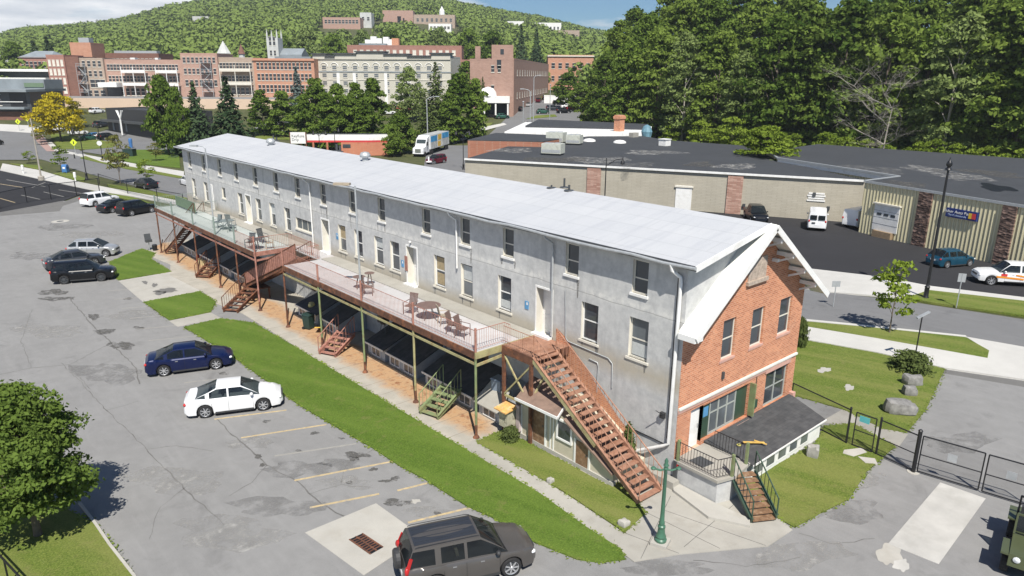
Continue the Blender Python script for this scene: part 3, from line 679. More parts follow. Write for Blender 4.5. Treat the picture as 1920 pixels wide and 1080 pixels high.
for s in (-1, 1):
    for t in (.13, .36, .6, .84):
        xx = WID/2+s*(WID/2+.3)*t; zz = RZ-.719*abs(xx-WID/2)-.28
        b = MB(); b.box(xx-.09, xx+.09, yf+.02, 0, zz-.10, zz+.08); b.beam((xx, yf+.05, zz-.1), (xx, -.0, zz-.42), .1, .09); b.build('bracket', MAT['white'], g)
mb = MB(); mb.box(-.42, .12, yf+.01, -.02, 6.50, 6.74); mb.build('boxed_eave', MAT['white'], g)
# the brick end
X0 = lambda a, b: onY(a, b, 0).x
wx = [(X0(1353, 640), X0(1377, 630)), (X0(1408, 612), X0(1431, 603)), (X0(1460, 590), X0(1482, 582))]
bh = [(a, b, 4.72, 6.5, .16) for a, b in wx]+[(.92, 1.80, 1.1, 3.0, .25), (1.80, 5.45, 1.30, 2.95, .25), (6.85, 8.85, 1.25, 3.02, .2)]
mb = MB(); holed_wall(mb, (0, -.03, 0), (1, 0, 0), (0, 0, 1), WID, 7.0, bh, .2, (0, 1, 0))
mb.add([(0, -.03, 7.0), (WID, -.03, 7.0), (WID/2, -.03, RZ-.1)], [(0, 1, 2)])
mb.add([(0, -.03, 0), (0, 0, 0), (0, 0, 7.0), (0, -.03, 7.0)], [(0, 3, 2, 1)]); mb.add([(WID, -.03, 0), (WID, .5, 0), (WID, .5, 7.0), (WID, -.03, 7.0)], [(0, 1, 2, 3)])
mb.build('brick_wall', MAT['brick'], BLD)
for a, b in wx:
    o = window_proto(b-a-.02, 1.76, .5, 'cream', 'glass', 'pinktrim', sd=.0, sh=.12, so=.1, parent=BLD); o.location = ((a+b)/2, .06, 4.73)
f, gm = MB(), MB()
f.box(6.85, 8.85, .06, .14, 1.25, 1.33); f.box(6.85, 8.85, .06, .14, 2.95, 3.02)
for q in (6.85, 7.80, 8.77): f.box(q, q+.08, .055, .145, 1.33, 2.95)
f.box(6.93, 8.77, .075, .13, 2.1, 2.16)
o = f.build('window', MAT['sash_grey'], BLD); gm.box(6.93, 8.77, .09, .12, 1.33, 2.95); gm.build('pane', MAT['glass'], o)
l = MB(); l.box(6.7, 9.0, -.09, .05, 3.03, 3.26); l.build('lintel', MAT['pinktrim'], o)
d = MB(); d.box(.92, 1.80, .14, .19, 1.1, 3.0); d.box(1.02, 1.70, .125, .14, 1.3, 2.85); o = d.build('door', MAT['white'], BLD, loc=None)
h = MB(); h.box(1.66, 1.72, .06, .125, 2.0, 2.12); h.build('handle', MAT['chrome'], o)
f, gm = MB(), MB()                       # shopfront: green panel, three lights, green door leaf
f.box(1.80, 2.45, .08, .15, 1.3, 2.95, 1)
for q in (2.45, 3.10, 3.78, 4.44): f.box(q, q+.08, .07, .15, 1.3, 2.95, 0)
f.box(2.53, 4.44, .075, .15, 1.3, 1.40, 0); f.box(2.53, 4.44, .075, .15, 2.87, 2.95, 0); f.box(2.53, 4.44, .08, .14, 2.3, 2.36, 0); f.box(4.52, 5.45, .1, .16, 1.3, 2.95, 1)
o = f.build('shopfront', [MAT['sash_grey'], MAT['dkgreen']], BLD); gm.box(2.53, 4.44, .10, .13, 1.40, 2.87); gm.build('pane', MAT['glassg'], o)
n = MB(); n.box(2.0, 2.35, .065, .08, 2.3, 2.75); n.build('notice', MAT['blue'], o)
s_ = MB(); s_.box(5.46, 5.54, -.32, .10, 1.35, 2.95); s_.box(5.455, 5.46, -.28, .05, 1.5, 2.1); s_.build('open_shutter', MAT['green'], BLD)
t = MB(); t.box(0, WID-.02, -.12, -.03, 3.30, 3.39); t.build('string_course', MAT['whitegreen'], BLD)
t = MB(); t.box(-.02, 9.0, -.075, -.033, 3.14, 3.28); t.build('conduit_board', MAT['pinktrim'], BLD)
t = MB(); t.tube([(5.95, -.06, 3.14), (5.95, -.06, 1.95)], .015, 6); t.box(5.75, 6.15, -.12, -.034, 1.55, 1.95); t.build('meter_box', MAT['dkgreen'], BLD)
t = MB(); t.box(9.3, 9.55, -.25, -.03, .95, 1.35); t.box(5.6, 6.7, -.2, -.03, 1.0, 1.2); t.box(4.4, 5.4, -.2, -.031, 1.0, 1.22); t.build('plinth', MAT['pinktrim'], BLD)
a, b = onY(1400, 530, 0), onY(1434, 512, 0)
t = MB(); t.box(a.x, b.x, -.07, -.031, a.z+.05, a.z+1.0); t.box(a.x-.1, b.x+.1, -.16, -.031, a.z-.12, a.z+.05); t.build('date_stone', MAT['limestone'], BLD)
q = onY(1448, 487, 0); t = MB(); t.box(q.x-.08, q.x+.08, -.3, -.03, q.z-.05, q.z+.09); t.build('wall_lamp', MAT['white'], BLD)
q = onY(1353, 702, 0); t = MB(); t.box(q.x-.06, q.x+.06, -.12, -.03, q.z-.18, q.z+.14); t.build('security_camera', MAT['dgrey'], BLD)
# downpipes
def pipe(name, pts, r, m, parent=BLD, n=8):
    mb = MB(); mb.tube(pts, r, n); return mb.build(name, MAT[m], parent, smooth=60)
pipe('downpipe', [(-.47, .5, 9.38), (-.44, .45, 9.15), (-.12, .26, 8.85), (-.10, .24, 8.6), (-.10, .24, 1.75), (-.14, .5, 1.55), (-.32, 1.75, .85)], .075, 'white')
for pxx, ytop, y1 in ((583, 335, 4.4), (856, 400, 6.3), (1036, 445, 4.5)):
    y = onX(pxx, ytop+60, -.1).y
    pipe('downpipe', [(-.47, y+.25, 9.38), (-.4, y+.2, 9.2), (-.12, y, 8.95), (-.10, y, 8.7), (-.10, y, y1)], .05, 'white' if pxx != 1036 else 'galv')
pipe('conduit', [(-.03, 6.45, 6.9), (-.03, 6.35, 4.62), (-.03, 6.2, 4.50), (-.03, 3.75, 4.42), (-.03, 3.5, 4.25), (-.03, 3.46, 3.1)], .022, 'galv')
pipe('conduit', [(-.03, 4.85, 4.05), (-.03, 4.35, 4.02), (-.03, 4.3, 3.85), (-.03, 4.32, 2.6)], .022, 'galv')
pipe('cable', [(-.04, 2.45, 1.62), (-.04, 1.2, 1.62), (-.04, .45, 1.60), (-.05, .33, 1.75), (-.05, .33, 3.6)], .022, 'black')
pipe('cable', [(-.04, .42, 9.0), (-.04, .40, 1.9)], .014, 'black')
t = MB(); t.box(-.16, -.01, .55, .75, 2.75, 3.0); t.beam((-.12, .62, 2.9), (-.5, .7, 3.2), .03, .03); t.build('wall_bracket', MAT['plastic'], BLD)
# exposed brick along the stair line
pts = [onX(a, b, -.012) for a, b in ((1044, 615), (1060, 632), (1073, 652), (1090, 677), (1107, 703), (1122, 726), (1160, 783), (1178, 806), (1165, 830), (1100, 745), (1040, 665))]
mb = MB(); mb.add(pts, [tuple(range(len(pts)))]); bp = mb.build('exposed_brick', MAT['brick'], BLD)
# blue door signs and notice on the facade
for y, z in ((28.0, 5.75), (20.0, 5.45), (9.05, 5.55)):
    t = MB(); t.box(-.03, 0, y-.13, y+.13, z-.2, z+.2); o = t.build('door_sign', MAT['blue'], BLD)
    w = MB(); w.box(-.034, -.03, y-.09, y+.01, z+.02, z+.15); w.build('sign_mark', MAT['white'], o)
t = MB(); t.box(-.05, -.031, 19.42, 19.72, 5.1, 6.0); t.build('notice_board', MAT['rustred'], BLD)
t = MB(); t.lathe((-.1, 19.0, 6.9), [(.05, 0), (.08, .05), (.04, .12)], 8); t.build('wall_lamp', MAT['white'], BLD)
# roof vents
def roofz(x): return RZ-(RZ-EAVE)/(WID/2+.4)*abs(x-WID/2)
def on_roof(a, b):
    z = 10.3
    for _ in range(6): p = G(a, b, z); z = roofz(p.x)
    return p
for a, b, h, r in ((1058, 351, .55, .06), (1067, 357, .32, .06), (1034, 352, .18, .05), (804, 303, .45, .06), (812, 305, .42, .06), (513, 262, .45, .07), (519, 264, .35, .07), (632, 283, .6, .09), (638, 284, .5, .09)):
    p = on_roof(a, b); t = MB(); t.lathe((p.x, p.y, p.z-.03), [(.28, 0), (.26, .05), (r, .06), (r, h), (r*.6, h), (r*.6, h-.02)], 10)
    t.build('vent_pipe', MAT['dgrey'] if h != .45 or a < 600 else MAT['white'], BLD)
for a, b in ((508, 273), (685, 301)):
    p = on_roof(a, b); t = MB(); t.lathe((p.x, p.y, p.z-.03), [(.22, 0), (.22, .25), (.36, .28), (.40, .42), (.30, .60), (.08, .66)], 14); t.build('turbine_vent', MAT['galv'], BLD, smooth=40)
# ------------------------------------------------------------------ steel decks along the facade
MAT['deck'] = M('pale_deck_boards', (.47, .46, .46), .8, .10, 1.0, big=.3, stain=(.40, .33, .30), stamt=.4)
MAT['deckgreen'] = M('grey_green_deck', (.40, .43, .41), .8, .10, 1.0, big=.3)
MAT['slate'] = M('pale_blue_grey_paint', (.40, .44, .47), .7, .1, 2)
def railing(mb, path, h=1.0, sp=.125, r=.009, rail=.018, low=.10, mi=0):
    P = [Vector(p) for p in path]
    for a, b in zip(P, P[1:]):
        L = (b-a).length; n = max(1, int(L/sp)); d = (b-a)/n
        up = Vector((0, 0, h))
        mb.tube([a+up, b+up], rail, 5, mi); mb.tube([a+Vector((0, 0, low)), b+Vector((0, 0, low))], rail*.7, 4, mi)
        for i in range(n+1):
            p = a+d*i; mb.tube([p+Vector((0, 0, low)), p+up], r, 4, mi, cap=False)
DZ = 4.28
def deck(name, label, y0, y1, m, postm, posts, edge):
    t = thing(name, label, 'deck')
    mb = MB()
    mb.box(-3.78, -.02, y0, y1, DZ-.06, DZ)
    mb.build('deck_floor', MAT[m], t)
    mb = MB(); mb.box(-3.86, -3.78, y0, y1, DZ-.32, DZ+.01, 0); mb.box(-3.84, -3.80, y0, y1, DZ-.62, DZ-.50, 1)
    for i in range(int((y1-y0)/1.25)):
        y = y0+.6+i*1.25; mb.box(-3.77, -.05, y-.05, y+.05, DZ-.28, DZ-.065, 0)
    mb.box(-3.86, -.03, y0-.08, y0-.005, DZ-.30, DZ+.01, 1); mb.beam((-3.82, y0-.04, DZ-.62), (-1.2, y0-.04, DZ-.45), .07, .12, 1)
    mb.build('edge_beam', [MAT[edge[0]], MAT[edge[1]]], t)
    return t
near = deck('steel_deck', 'long rusty steel deck with pale boards and pink railing nearest the brick end', 8.3, 28.35, 'deck', 'green', [], ('rust', 'olive'))
fard = deck('steel_deck', 'rusty steel deck with grey green boards furthest from the brick end', 33.1, 56.0, 'deckgreen', 'rust', [], ('rust', 'rustred'))
mb = MB(); mb.box(-1.3, -.02, 28.36, 33.09, DZ-.06, DZ); mb.build('link_walkway', MAT['deck'], near)
mb = MB(); mb.box(-1.15, -.03, 8.35, 28.3, DZ, DZ+.05); mb.build('door_walk', MAT['conc'], near)
mb = MB(); mb.box(-1.15, -.03, 33.2, 56, DZ, DZ+.05); mb.build('door_walk', MAT['conc'], fard)
# posts: green or rusty below, pale red above
PY = [(8.30, 'green', 1.15, near), (13.29, 'olive', 1.15, near), (18.38, 'green', None, near), (23.5, 'green', 1.05, near), (28.42, 'rust', 1.15, near),
      (32.98, 'rustred', 1.15, fard), (36.6, 'rust', 1.3, fard), (40.6, 'rust', None, fard), (45.6, 'rust', 1.3, fard), (50.9, 'rust', 1.2, fard), (55.75, 'rust', 1.2, fard)]
MAT['railgreen'] = M('grey_green_railing', (.20, .255, .225), .6, .12, 3)
for y, m, ex, par in PY:
    p = MB(); p.tube([(-3.80, y, .03), (-3.80, y, .7)], .065, 8, 0); p.tube([(-3.80, y, .7), (-3.80, y, DZ-.62), (-3.80, y, DZ)], .062, 8, 1)
    e = ex if ex else (1.2 if par is near else 1.4); p.tube([(-3.80, y, DZ), (-3.80, y, DZ+e)], .058, 8, 2)
    p.lathe((-3.80, y, .03), [(.17, 0), (.15, .05), (.08, .14)], 8, 0)
    p.beam((-3.80, y+.02, .35), (-3.45, y+.5, 1.15), .06, .06, 0)
    p.build('post', [MAT['rust'], MAT[m], MAT['rustred' if par is near or y < 33 else 'railgreen']], par, smooth=50)
rl = MB(); railing(rl, [(-3.74, 28.2, DZ), (-3.74, 8.42, DZ), (-2.0, 8.42, DZ), (-2.0, 8.0, DZ)], 1.0); rl.build('railing', MAT['rustred'], near)
rl = MB(); railing(rl, [(-1.25, 28.4, DZ), (-1.25, 33.05, DZ), (-2.0, 33.15, DZ), (-3.74, 33.2, DZ)], 1.0); railing(rl, [(-2.1, 28.3, DZ), (-1.25, 28.3, DZ)], 1.0); rl.build('railing', MAT['rustred'], near)
rl = MB(); railing(rl, [(-3.74, 33.2, DZ), (-3.74, 36.5, DZ)], 1.0); rl.build('railing', MAT['rustred'], fard)
rl = MB(); railing(rl, [(-3.74, 36.7, DZ), (-3.74, 55.8, DZ), (-.1, 55.9, DZ)], 1.0, .2, .008); railing(rl, [(-.1, 50.2, DZ), (-2.0, 50.2, DZ), (-2.0, 55.7, DZ)], 1.0); rl.build('railing', MAT['railgreen'], fard)
MAT['mesh'] = M('green_mesh_screen', (.13, .19, .12), .8, .2, 6)
q = MB(); q.box(-2.02, -1.99, 50.3, 55.6, DZ+.12, DZ+.98); q.build('mesh_screen', MAT['mesh'], fard)

# ------------------------------------------------------------------ stairs
def stair(name, label, top, bot, width, n, m, strm=None, rails=(1, 1), rail_h=.95, cat='stairs', tread_d=.27, group=None, back=None, railm=None):
    """straight open steel stair; top and bot are the middle of its upper and lower edge"""
    top, bot = Vector(top), Vector(bot); t = thing(name, label, cat, (bot.x, bot.y, 0), 0, group)
    run = bot-top; flat = Vector((run.x, run.y, 0)); f = flat.normalized(); s = Vector((-f.y, f.x, 0))
    st_ = MB()
    for q in (-1, 1):
        o = s*(width/2)*q
        st_.beam(top+o+Vector((0, 0, -.12)), bot+o+Vector((0, 0, .10)), .06, .26)
        st_.beam(top+o+s*.05*q+Vector((0, 0, .02)), bot+o+s*.05*q+Vector((0, 0, .24)), .10, .035)
    st_.build('stringer', MAT[strm or m], t, rel=True)
    tr = MB()
    for i in range(n):
        c = top+run*((i+.5)/n); c.z += .03
        tr.obox(c, f*tread_d/2, s*(width/2-.03), Vector((0, 0, .02)))
        if back: tr.obox(c-f*tread_d/2+Vector((0, 0, -.07)), f*.01, s*(width/2-.03), Vector((0, 0, .07)))
    tr.build('tread', MAT[m], t, rel=True)
    for q, on_ in zip((-1, 1), rails):
        if not on_: continue
        o = s*(width/2+.02)*q; r_ = MB()
        a, b = top+o+Vector((0, 0, .1)), bot+o+Vector((0, 0, .15))
        r_.tube([a+Vector((0, 0, rail_h)), b+Vector((0, 0, rail_h))], .030, 6)
        k = max(2, int((b-a).length/.28))
        for i in range(k+1):
            p = a.lerp(b, i/k); r_.tube([p, p+Vector((0, 0, rail_h))], .014 if i not in (0, k) else .03, 4, 0, False)
        r_.build('handrail', MAT[railm or m], t, rel=True)
    return t
MAT['stairrust'] = M('orange_rusted_steel', (.33, .175, .115), .8, .28, 2.5, stain=(.19, .075, .035), stamt=.75)
bt, bb = Vector((-1.55, 6.15, 4.28)), Vector((-1.72, -.20, .04))
TS = stair('stairs', 'tall rusty open steel stairs running down along the grey wall to the front plaza', bt, bb, 1.32, 22, 'stairrust', 'stairrust')
mb = MB(); a0, b0 = bt+Vector((-.72, 0, -.12)), bt.lerp(bb, .62)+Vector((-.72, 0, -.02)); mb.beam(a0, b0, .05, .24); mb.build('olive_side', MAT['olive'], TS, rel=True)
# landing and its braced frame
t = thing('stair_landing', 'rusty steel landing on braced legs at the head of the tall stairs', 'landing', (-1.2, 7.2, 0))
mb = MB(); mb.box(-2.25, -.02, 6.15, 8.25, DZ-.08, DZ); mb.build('landing_floor', MAT['stairrust'], t, rel=True)
mb = MB(); mb.box(-2.32, -2.25, 6.15, 8.25, DZ-.38, DZ+.02); mb.box(-2.25, -.05, 6.10, 6.15, DZ-.38, DZ-.0); mb.build('edge_beam', MAT['rust'], t, rel=True)
for (x, y) in ((-2.28, 6.25), (-2.28, 8.1)):
    b = MB(); b.box(x-.07, x+.07, y-.07, y+.07, 0, DZ-.39); b.build('leg', MAT['rust'], t, rel=True)
mb = MB(); mb.beam((-2.28, 6.3, 1.9), (-2.28, 8.05, 3.8), .07, .07); mb.beam((-2.30, 8.05, 1.9), (-2.30, 6.3, 3.8), .07, .07); mb.beam((-2.28, 6.25, 1.85), (-2.28, 8.1, 1.85), .08, .1); mb.beam((-2.28, 6.2, 2.2), (-1.2, 6.2, 3.6), .07, .07); mb.build('cross_brace', MAT['olive'], t, rel=True)
mb = MB(); railing(mb, [(-2.22, 8.2, DZ), (-2.22, 6.9, DZ), (-2.22, 6.2, DZ)], .95); mb.build('railing', MAT['stairrust'], t, rel=True)
# other stairs
stair('stairs', 'steep rusty stairs with solid side panels climbing to the gap between the two decks', (-1.75, 29.6, 4.25), (-2.7, 36.6, .9), 1.2, 18, 'rust', 'rust')
q = MB()
for dx in (-.62,):
    a0, b0 = Vector((-1.75+dx, 29.6, 4.3)), Vector((-2.7+dx, 36.6, 1.0)); q.add([a0, b0, b0+Vector((0, 0, .95)), a0+Vector((0, 0, .95))], [(0, 1, 2, 3)])
q.v += [(v[0]+.03, v[1], v[2]) for v in q.v]; q.f.append((7, 6, 5, 4)); q.mi.append(0)
pn = q.build('side_panel', MAT['rustred'], bpy.data.objects['stairs.001'], rel=True)
stair('stairs', 'short rusty stairs from the walk beside the big stair bottom platform', (-3.1, 35.9, .95), (-5.6, 33.9, .04), 1.05, 6, 'rust', 'rust', (1, 0))
t = thing('platform', 'rusty low platform joining the short stairs and the steep stairs', 'platform', (-2.6, 36.7, 0))
mb = MB(); mb.box(-3.4, -1.9, 35.4, 37.9, .84, .90); mb.build('platform_top', MAT['rust'], t, rel=True)
for x in (-3.3, -2.0):
    for y in (35.5, 37.8): b = MB(); b.box(x-.05, x+.05, y-.05, y+.05, 0, .84); b.build('leg', MAT['rust'], t, rel=True)
stair('stairs', 'short rusty stairs with pinkish sides onto the porch under the near deck', (-2.45, 22.85, .95), (-4.3, 22.0, .04), 1.15, 5, 'rustred', 'rustred', back=1)
stair('stairs', 'short green stairs with bent handrails under the near end of the deck', (-2.45, 11.95, 1.0), (-4.3, 11.45, .04), 1.1, 5, 'green', 'green', back=1)
stair('stairs', 'short rusty stairs under the far deck', (-2.5, 45.5, .9), (-4.0, 44.2, .04), 1.1, 5, 'rust', 'rust')
stair('stairs', 'narrow rusty stairs falling toward the parking side beneath the far deck end', (-1.6, 50.6, 4.2), (-3.2, 55.2, .04), 1.0, 16, 'rust', 'rust')
# ------------------------------------------------------------------ basement sheds under the deck
sheds = [(8.5, 10.2, 'D'), (10.6, 14.85, 'C'), (15.75, 18.55, 'B'), (18.95, 20.9, 'A'), (24.6, 26.7, 'F'), (27.4, 30.4, 'E'), (39.7, 42.1, ''), (42.8, 44.9, ''), (46.8, 49.6, ''), (51.3, 54.6, '')]
what = {'D': 'sloped grey shingled basement shed nearest the tall stairs', 'C': 'flat dark roofed basement shed behind the green stairs', 'B': 'dark roofed basement shed with two white framed windows',
        'A': 'narrow dark roofed basement shed with one white framed window', 'F': 'small basement shed left of the pinkish short stairs', 'E': 'basement shed with stained front below the gap between decks'}
fl = ['first', 'second', 'third', 'fourth']
for i, (y0, y1, nm) in enumerate(sheds):
    lab = what.get(nm) or 'low basement shed under the far deck, %s one left of the steep stairs' % fl[i-6]
    t = thing('basement_shed', lab, 'shed', (-1.2, (y0+y1)/2, 0), 0, 'basement sheds under the decks')
    zt = .82; mb = MB(); mb.box(-2.12, -.02, y0+.02, y1-.02, 0, zt-.02); mb.add([(-2.1, y0+.02, zt-.03), (-.04, y0+.02, zt-.03), (-.04, y0+.02, 1.62)], [(0, 1, 2)])
    mb.build('shed_wall', MAT['slate'], t, rel=True)
    mb = MB(); o = .14
    if nm == 'D':
        P = [(-2.35, y0-.1, zt-.1), (-2.35, y1+.12, zt-.1), (-1.2, y1+.1, 1.55), (-1.2, y0+.3, 1.55)]
        mb.add(P+[(a, b, c-.05) for a, b, c in P], [(3, 2, 1, 0), (4, 5, 6, 7), (0, 1, 5, 4), (1, 2, 6, 5), (2, 3, 7, 6), (3, 0, 4, 7)])
        mb.build('shed_roof', MAT['conc'], t, rel=True)
        mb = MB(); mb.box(-1.2, -.02, y0+.2, y1, 0, 1.5); mb.build('shed_wall', MAT['slate'], t, rel=True)
    else:
        P = [(-2.28, y0-.05, zt-.02), (-2.28, y1+.05, zt-.02), (-.02, y1+.05, 1.7), (-.02, y0-.05, 1.7)]
        mb.add(P+[(a, b, c-.06) for a, b, c in P], [(3, 2, 1, 0), (4, 5, 6, 7), (0, 1, 5, 4), (1, 2, 6, 5), (2, 3, 7, 6), (3, 0, 4, 7)])
        mb.build('shed_roof', MAT['shingle'], t, rel=True)
        mb = MB(); mb.box(-2.32, -2.285, y0-.06, y1+.06, zt-.11, zt+.0); mb.build('eave_board', MAT['white'], t, rel=True)
    w = y1-y0; n = 1 if w < 2.3 else (2 if w < 3.2 else 3)
    for j in range(n):
        c = y0+w*(j+.5)/n; hw = min(.48, w/n*.36)
        f = MB(); z0, z1 = .12, .72
        f.box(-2.17, -2.115, c-hw, c+hw, z0, z0+.05); f.box(-2.17, -2.115, c-hw, c+hw, z1-.05, z1)
        for q in (c-hw, c-.02, c+hw-.05): f.box(-2.168, -2.115, q, q+.05, z0+.05, z1-.05)
        o_ = f.build('window', MAT['white'], t, rel=True)
        g_ = MB(); g_.box(-2.14, -2.122, c-hw+.05, c+hw-.05, z0+.05, z1-.05); g_.build('pane', MAT['glassg'], o_, rel=True)
    mb = MB(); mb.box(-2.14, -2.11, y0+.02, y1-.02, 0.02, .12); mb.build('base_board', MAT['conc'], t, rel=True)
# things under the deck
def bin_(lab, p, m, h=1.0, rz=0.0):
    t = thing('wheeled_bin', lab, 'bin', p, rz)
    mb = MB(); a, b = .24, .29
    mb.add([(-a, -a, .08), (a, -a, .08), (a, a, .08), (-a, a, .08), (-b, -b, h-.08), (b, -b, h-.08), (b, b, h-.08), (-b, b, h-.08)], [(3, 2, 1, 0), (0, 1, 5, 4), (1, 2, 6, 5), (2, 3, 7, 6), (3, 0, 4, 7), (4, 5, 6, 7)]); mb.build('bin_body', MAT[m], t)
    mb = MB(); mb.add([(-b-.03, -b-.04, h-.07), (b+.03, -b-.04, h-.07), (b+.03, b+.06, h-.04), (-b-.03, b+.06, h-.04), (-b, -b, h-.02), (b, -b, h-.02), (b, b, h+.03), (-b, b, h+.03)], [(3, 2, 1, 0), (0, 1, 5, 4), (1, 2, 6, 5), (2, 3, 7, 6), (3, 0, 4, 7), (4, 5, 6, 7)]); mb.build('lid', MAT[m], t)
    for s in (-1, 1): w = MB(); w.lathe((s*.27, .24, .1), [(.1, -.03), (.1, .03)], 10, 0, 'x'); w.build('wheel', MAT['rubber'], t)
    return t
MAT['binblue'] = M('blue_bin_plastic', (.05, .16, .38), .5, .1); MAT['bingreen'] = M('green_bin_plastic', (.018, .042, .036), .5, .1)
MAT['bingrey'] = M('grey_blue_bin_plastic', (.22, .27, .34), .5, .1)
bin_('dark green wheeled bin beside the rusty post under the near deck', (-2.9, 27.2, .03), 'bingreen', 1.05, .4)
bin_('grey blue wheeled bin in the shade behind the nearest green post', (-1.3, 9.6, .9), 'bingrey', 1.0, .2)
t = thing('yellow_sack', 'white and yellow sack lying on the shed roof below the deck gap', 'sack', (-1.8, 28.9, .9)); mb = MB(); mb.lathe((0, 0, 0), [(.22, 0), (.27, .12), (.2, .3), (.05, .36)], 6, 0); mb.build('sack_body', M('pale_yellow_plastic', (.62, .52, .22), .5, .2, 5), t, smooth=60)
mb = MB(); mb.beam((-2.2, 26.7, .05), (-2.9, 25.8, .5), .5, .05); o = mb.build('yellow_board', M('yellow_plastic_panel', (.62, .40, .04), .5, .1)); tag(o, 'yellow panel leaning by the dark green bin', 'panel')
mb = MB(); mb.lathe((-2.4, 50.0, .03), [(.14, 0), (.14, .55), (.08, .65), (.03, .7)], 10); tag(mb.build('gas_cylinder', M('red_enamel', (.5, .05, .03), .4, .1)), 'small red cylinder standing under the far deck', 'cylinder')
mb = MB(); mb.box(-2.6, -2.3, 48.2, 49.4, .03, .5); tag(mb.build('yellow_box', M('straw_box', (.62, .52, .28), .7, .1)), 'straw coloured box under the far deck', 'box')
t = thing('barbecue', 'dark barbecue in shade on the porch behind the near deck posts', 'barbecue', (-1.2, 20.4, 1.25)); mb = MB(); mb.lathe((0, 0, .55), [(.05, 0), (.25, .06), (.3, .2), (.28, .3), (.1, .42)], 12); mb.build('bowl', MAT['black'], t, smooth=50)
for a in (0, 2.1, 4.2): b = MB(); b.tube([(.2*math.cos(a), .2*math.sin(a), .6), (.32*math.cos(a), .32*math.sin(a), 0)], .02, 5); b.build('leg', MAT['dgrey'], t)
# ------------------------------------------------------------------ annex below the tall stairs
MAT['annexroof'] = M('brown_roll_roofing', (.22, .15, .115), .85, .2, 3)
MAT['siding'] = M('beige_siding', (.50, .46, .36), .7, .06, 2)
t = thing('annex', 'beige sided annex with brown doors and white window below the tall stairs', 'annex', (-1.1, 4, 0))
mb = MB(); prof = [(1.42, 0.10), (7.0, .10), (7.0, 2.1), (5.2, 2.2), (4.0, 2.0), (1.42, .55)]
mb.add([(-2.12, a, b) for a, b in prof]+[(-.02, a, b) for a, b in prof], [(0, 1, 2, 3, 4, 5)[::-1], (6, 7, 8, 9, 10, 11)]+[(i, (i+1) % 6, 6+(i+1) % 6, 6+i) for i in range(6)]); mb.build('annex_wall', MAT['siding'], t, rel=True)
mb = MB(); mb.box(-2.19, -2.0, 1.35, 7.05, 0, .22); mb.build('plinth', MAT['slab'], t, rel=True)
mb = MB()
def slab_poly(mb, P, th):
    n = len(P); mb.add(P+[(a, b, c-th) for a, b, c in P], [tuple(range(n)), tuple(range(2*n-1, n-1, -1))]+[(i, n+i, n+(i+1) % n, (i+1) % n) for i in range(n)])
slab_poly(mb, [(-2.75, 4.1, 2.35), (-1.35, 4.6, 2.85), (-1.2, 7.3, 2.75), (-2.75, 6.75, 2.30)], .08)
slab_poly(mb, [(-2.35, 1.3, .72), (-.9, 1.3, .85), (-.9, 4.1, 2.25), (-2.35, 4.1, 2.12)], .08)
mb.build('annex_roof', MAT['annexroof'], t, rel=True)
mb = MB(); mb.beam((-2.78, 4.08, 2.31), (-2.78, 6.78, 2.26), .04, .12); mb.beam((-2.76, 4.06, 2.31), (-1.35, 4.56, 2.81), .04, .12); mb.build('roof_edge', MAT['white'], t, rel=True)
for y0, y1, z1 in ((5.44, 6.22, 2.02), (2.78, 3.5, 1.30)):
    d = MB(); d.box(-2.165, -2.121, y0, y1, .2, z1); o = d.build('door', MAT['wood'], t, rel=True)
    f = MB(); f.box(-2.18, -2.122, y0-.10, y0-.005, .2, z1+.08); f.box(-2.18, -2.122, y1+.005, y1+.10, .2, z1+.08); f.build('door_frame', MAT['white'], o, rel=True)
    f = MB(); f.box(-2.185, -2.166, y0+.08, y0+.12, (.2+z1)/2, (.2+z1)/2+.1); f.build('handle', MAT['dgrey'], o, rel=True)
f = MB(); y0, y1, z0, z1 = 3.74, 4.70, .92, 1.92
f.box(-2.19, -2.121, y0, y1, z0, z0+.09); f.box(-2.19, -2.121, y0, y1, z1-.09, z1); f.box(-2.188, -2.121, y0, y0+.09, z0+.09, z1-.09); f.box(-2.188, -2.121, y1-.09, y1, z0+.09, z1-.09); o = f.build('window', MAT['white'], t, rel=True)
g_ = MB(); g_.box(-2.15, -2.13, y0+.09, y1-.09, z0+.09, z1-.09); g_.build('pane', MAT['glass'], o, rel=True)
mb = MB()
for y in (5.1, 4.9, 7.0): mb.box(-2.15, -2.121, y-.03, y+.03, .22, 2.0)
mb.build('trim', MAT['white'], t, rel=True)
# electrical box and panel by the annex
t = thing('utility_cabinet', 'worn cream utility cabinet with orange lid beside the annex', 'cabinet', (-2.45, 7.62, 0))
mb = MB(); mb.box(-2.75, -2.2, 7.3, 7.9, .5, 1.38); mb.build('cabinet_body', M('stained_cream', (.42, .40, .30), .7, .2, 4, stain=(.10, .08, .05), stamt=.9), t, rel=True)
mb = MB(); slab_poly(mb, [(-2.95, 7.2, 1.40), (-2.1, 7.2, 1.52), (-2.1, 8.05, 1.52), (-2.95, 8.05, 1.40)], .06); mb.build('lid', M('orange_stained_lid', (.62, .36, .12), .7, .3, 4, stain=(.7, .6, .4), stamt=.8), t, rel=True)
mb = MB(); mb.box(-2.28, -2.14, 7.02, 7.24, .3, 1.6); mb.build('meter_panel', M('pale_pink_panel', (.46, .38, .37), .7, .2, 4), t, rel=True)
for y in (7.4, 7.8): b = MB(); b.box(-2.5, -2.4, y-.05, y+.05, 0, .5); b.build('leg', MAT['rust'], t, rel=True)
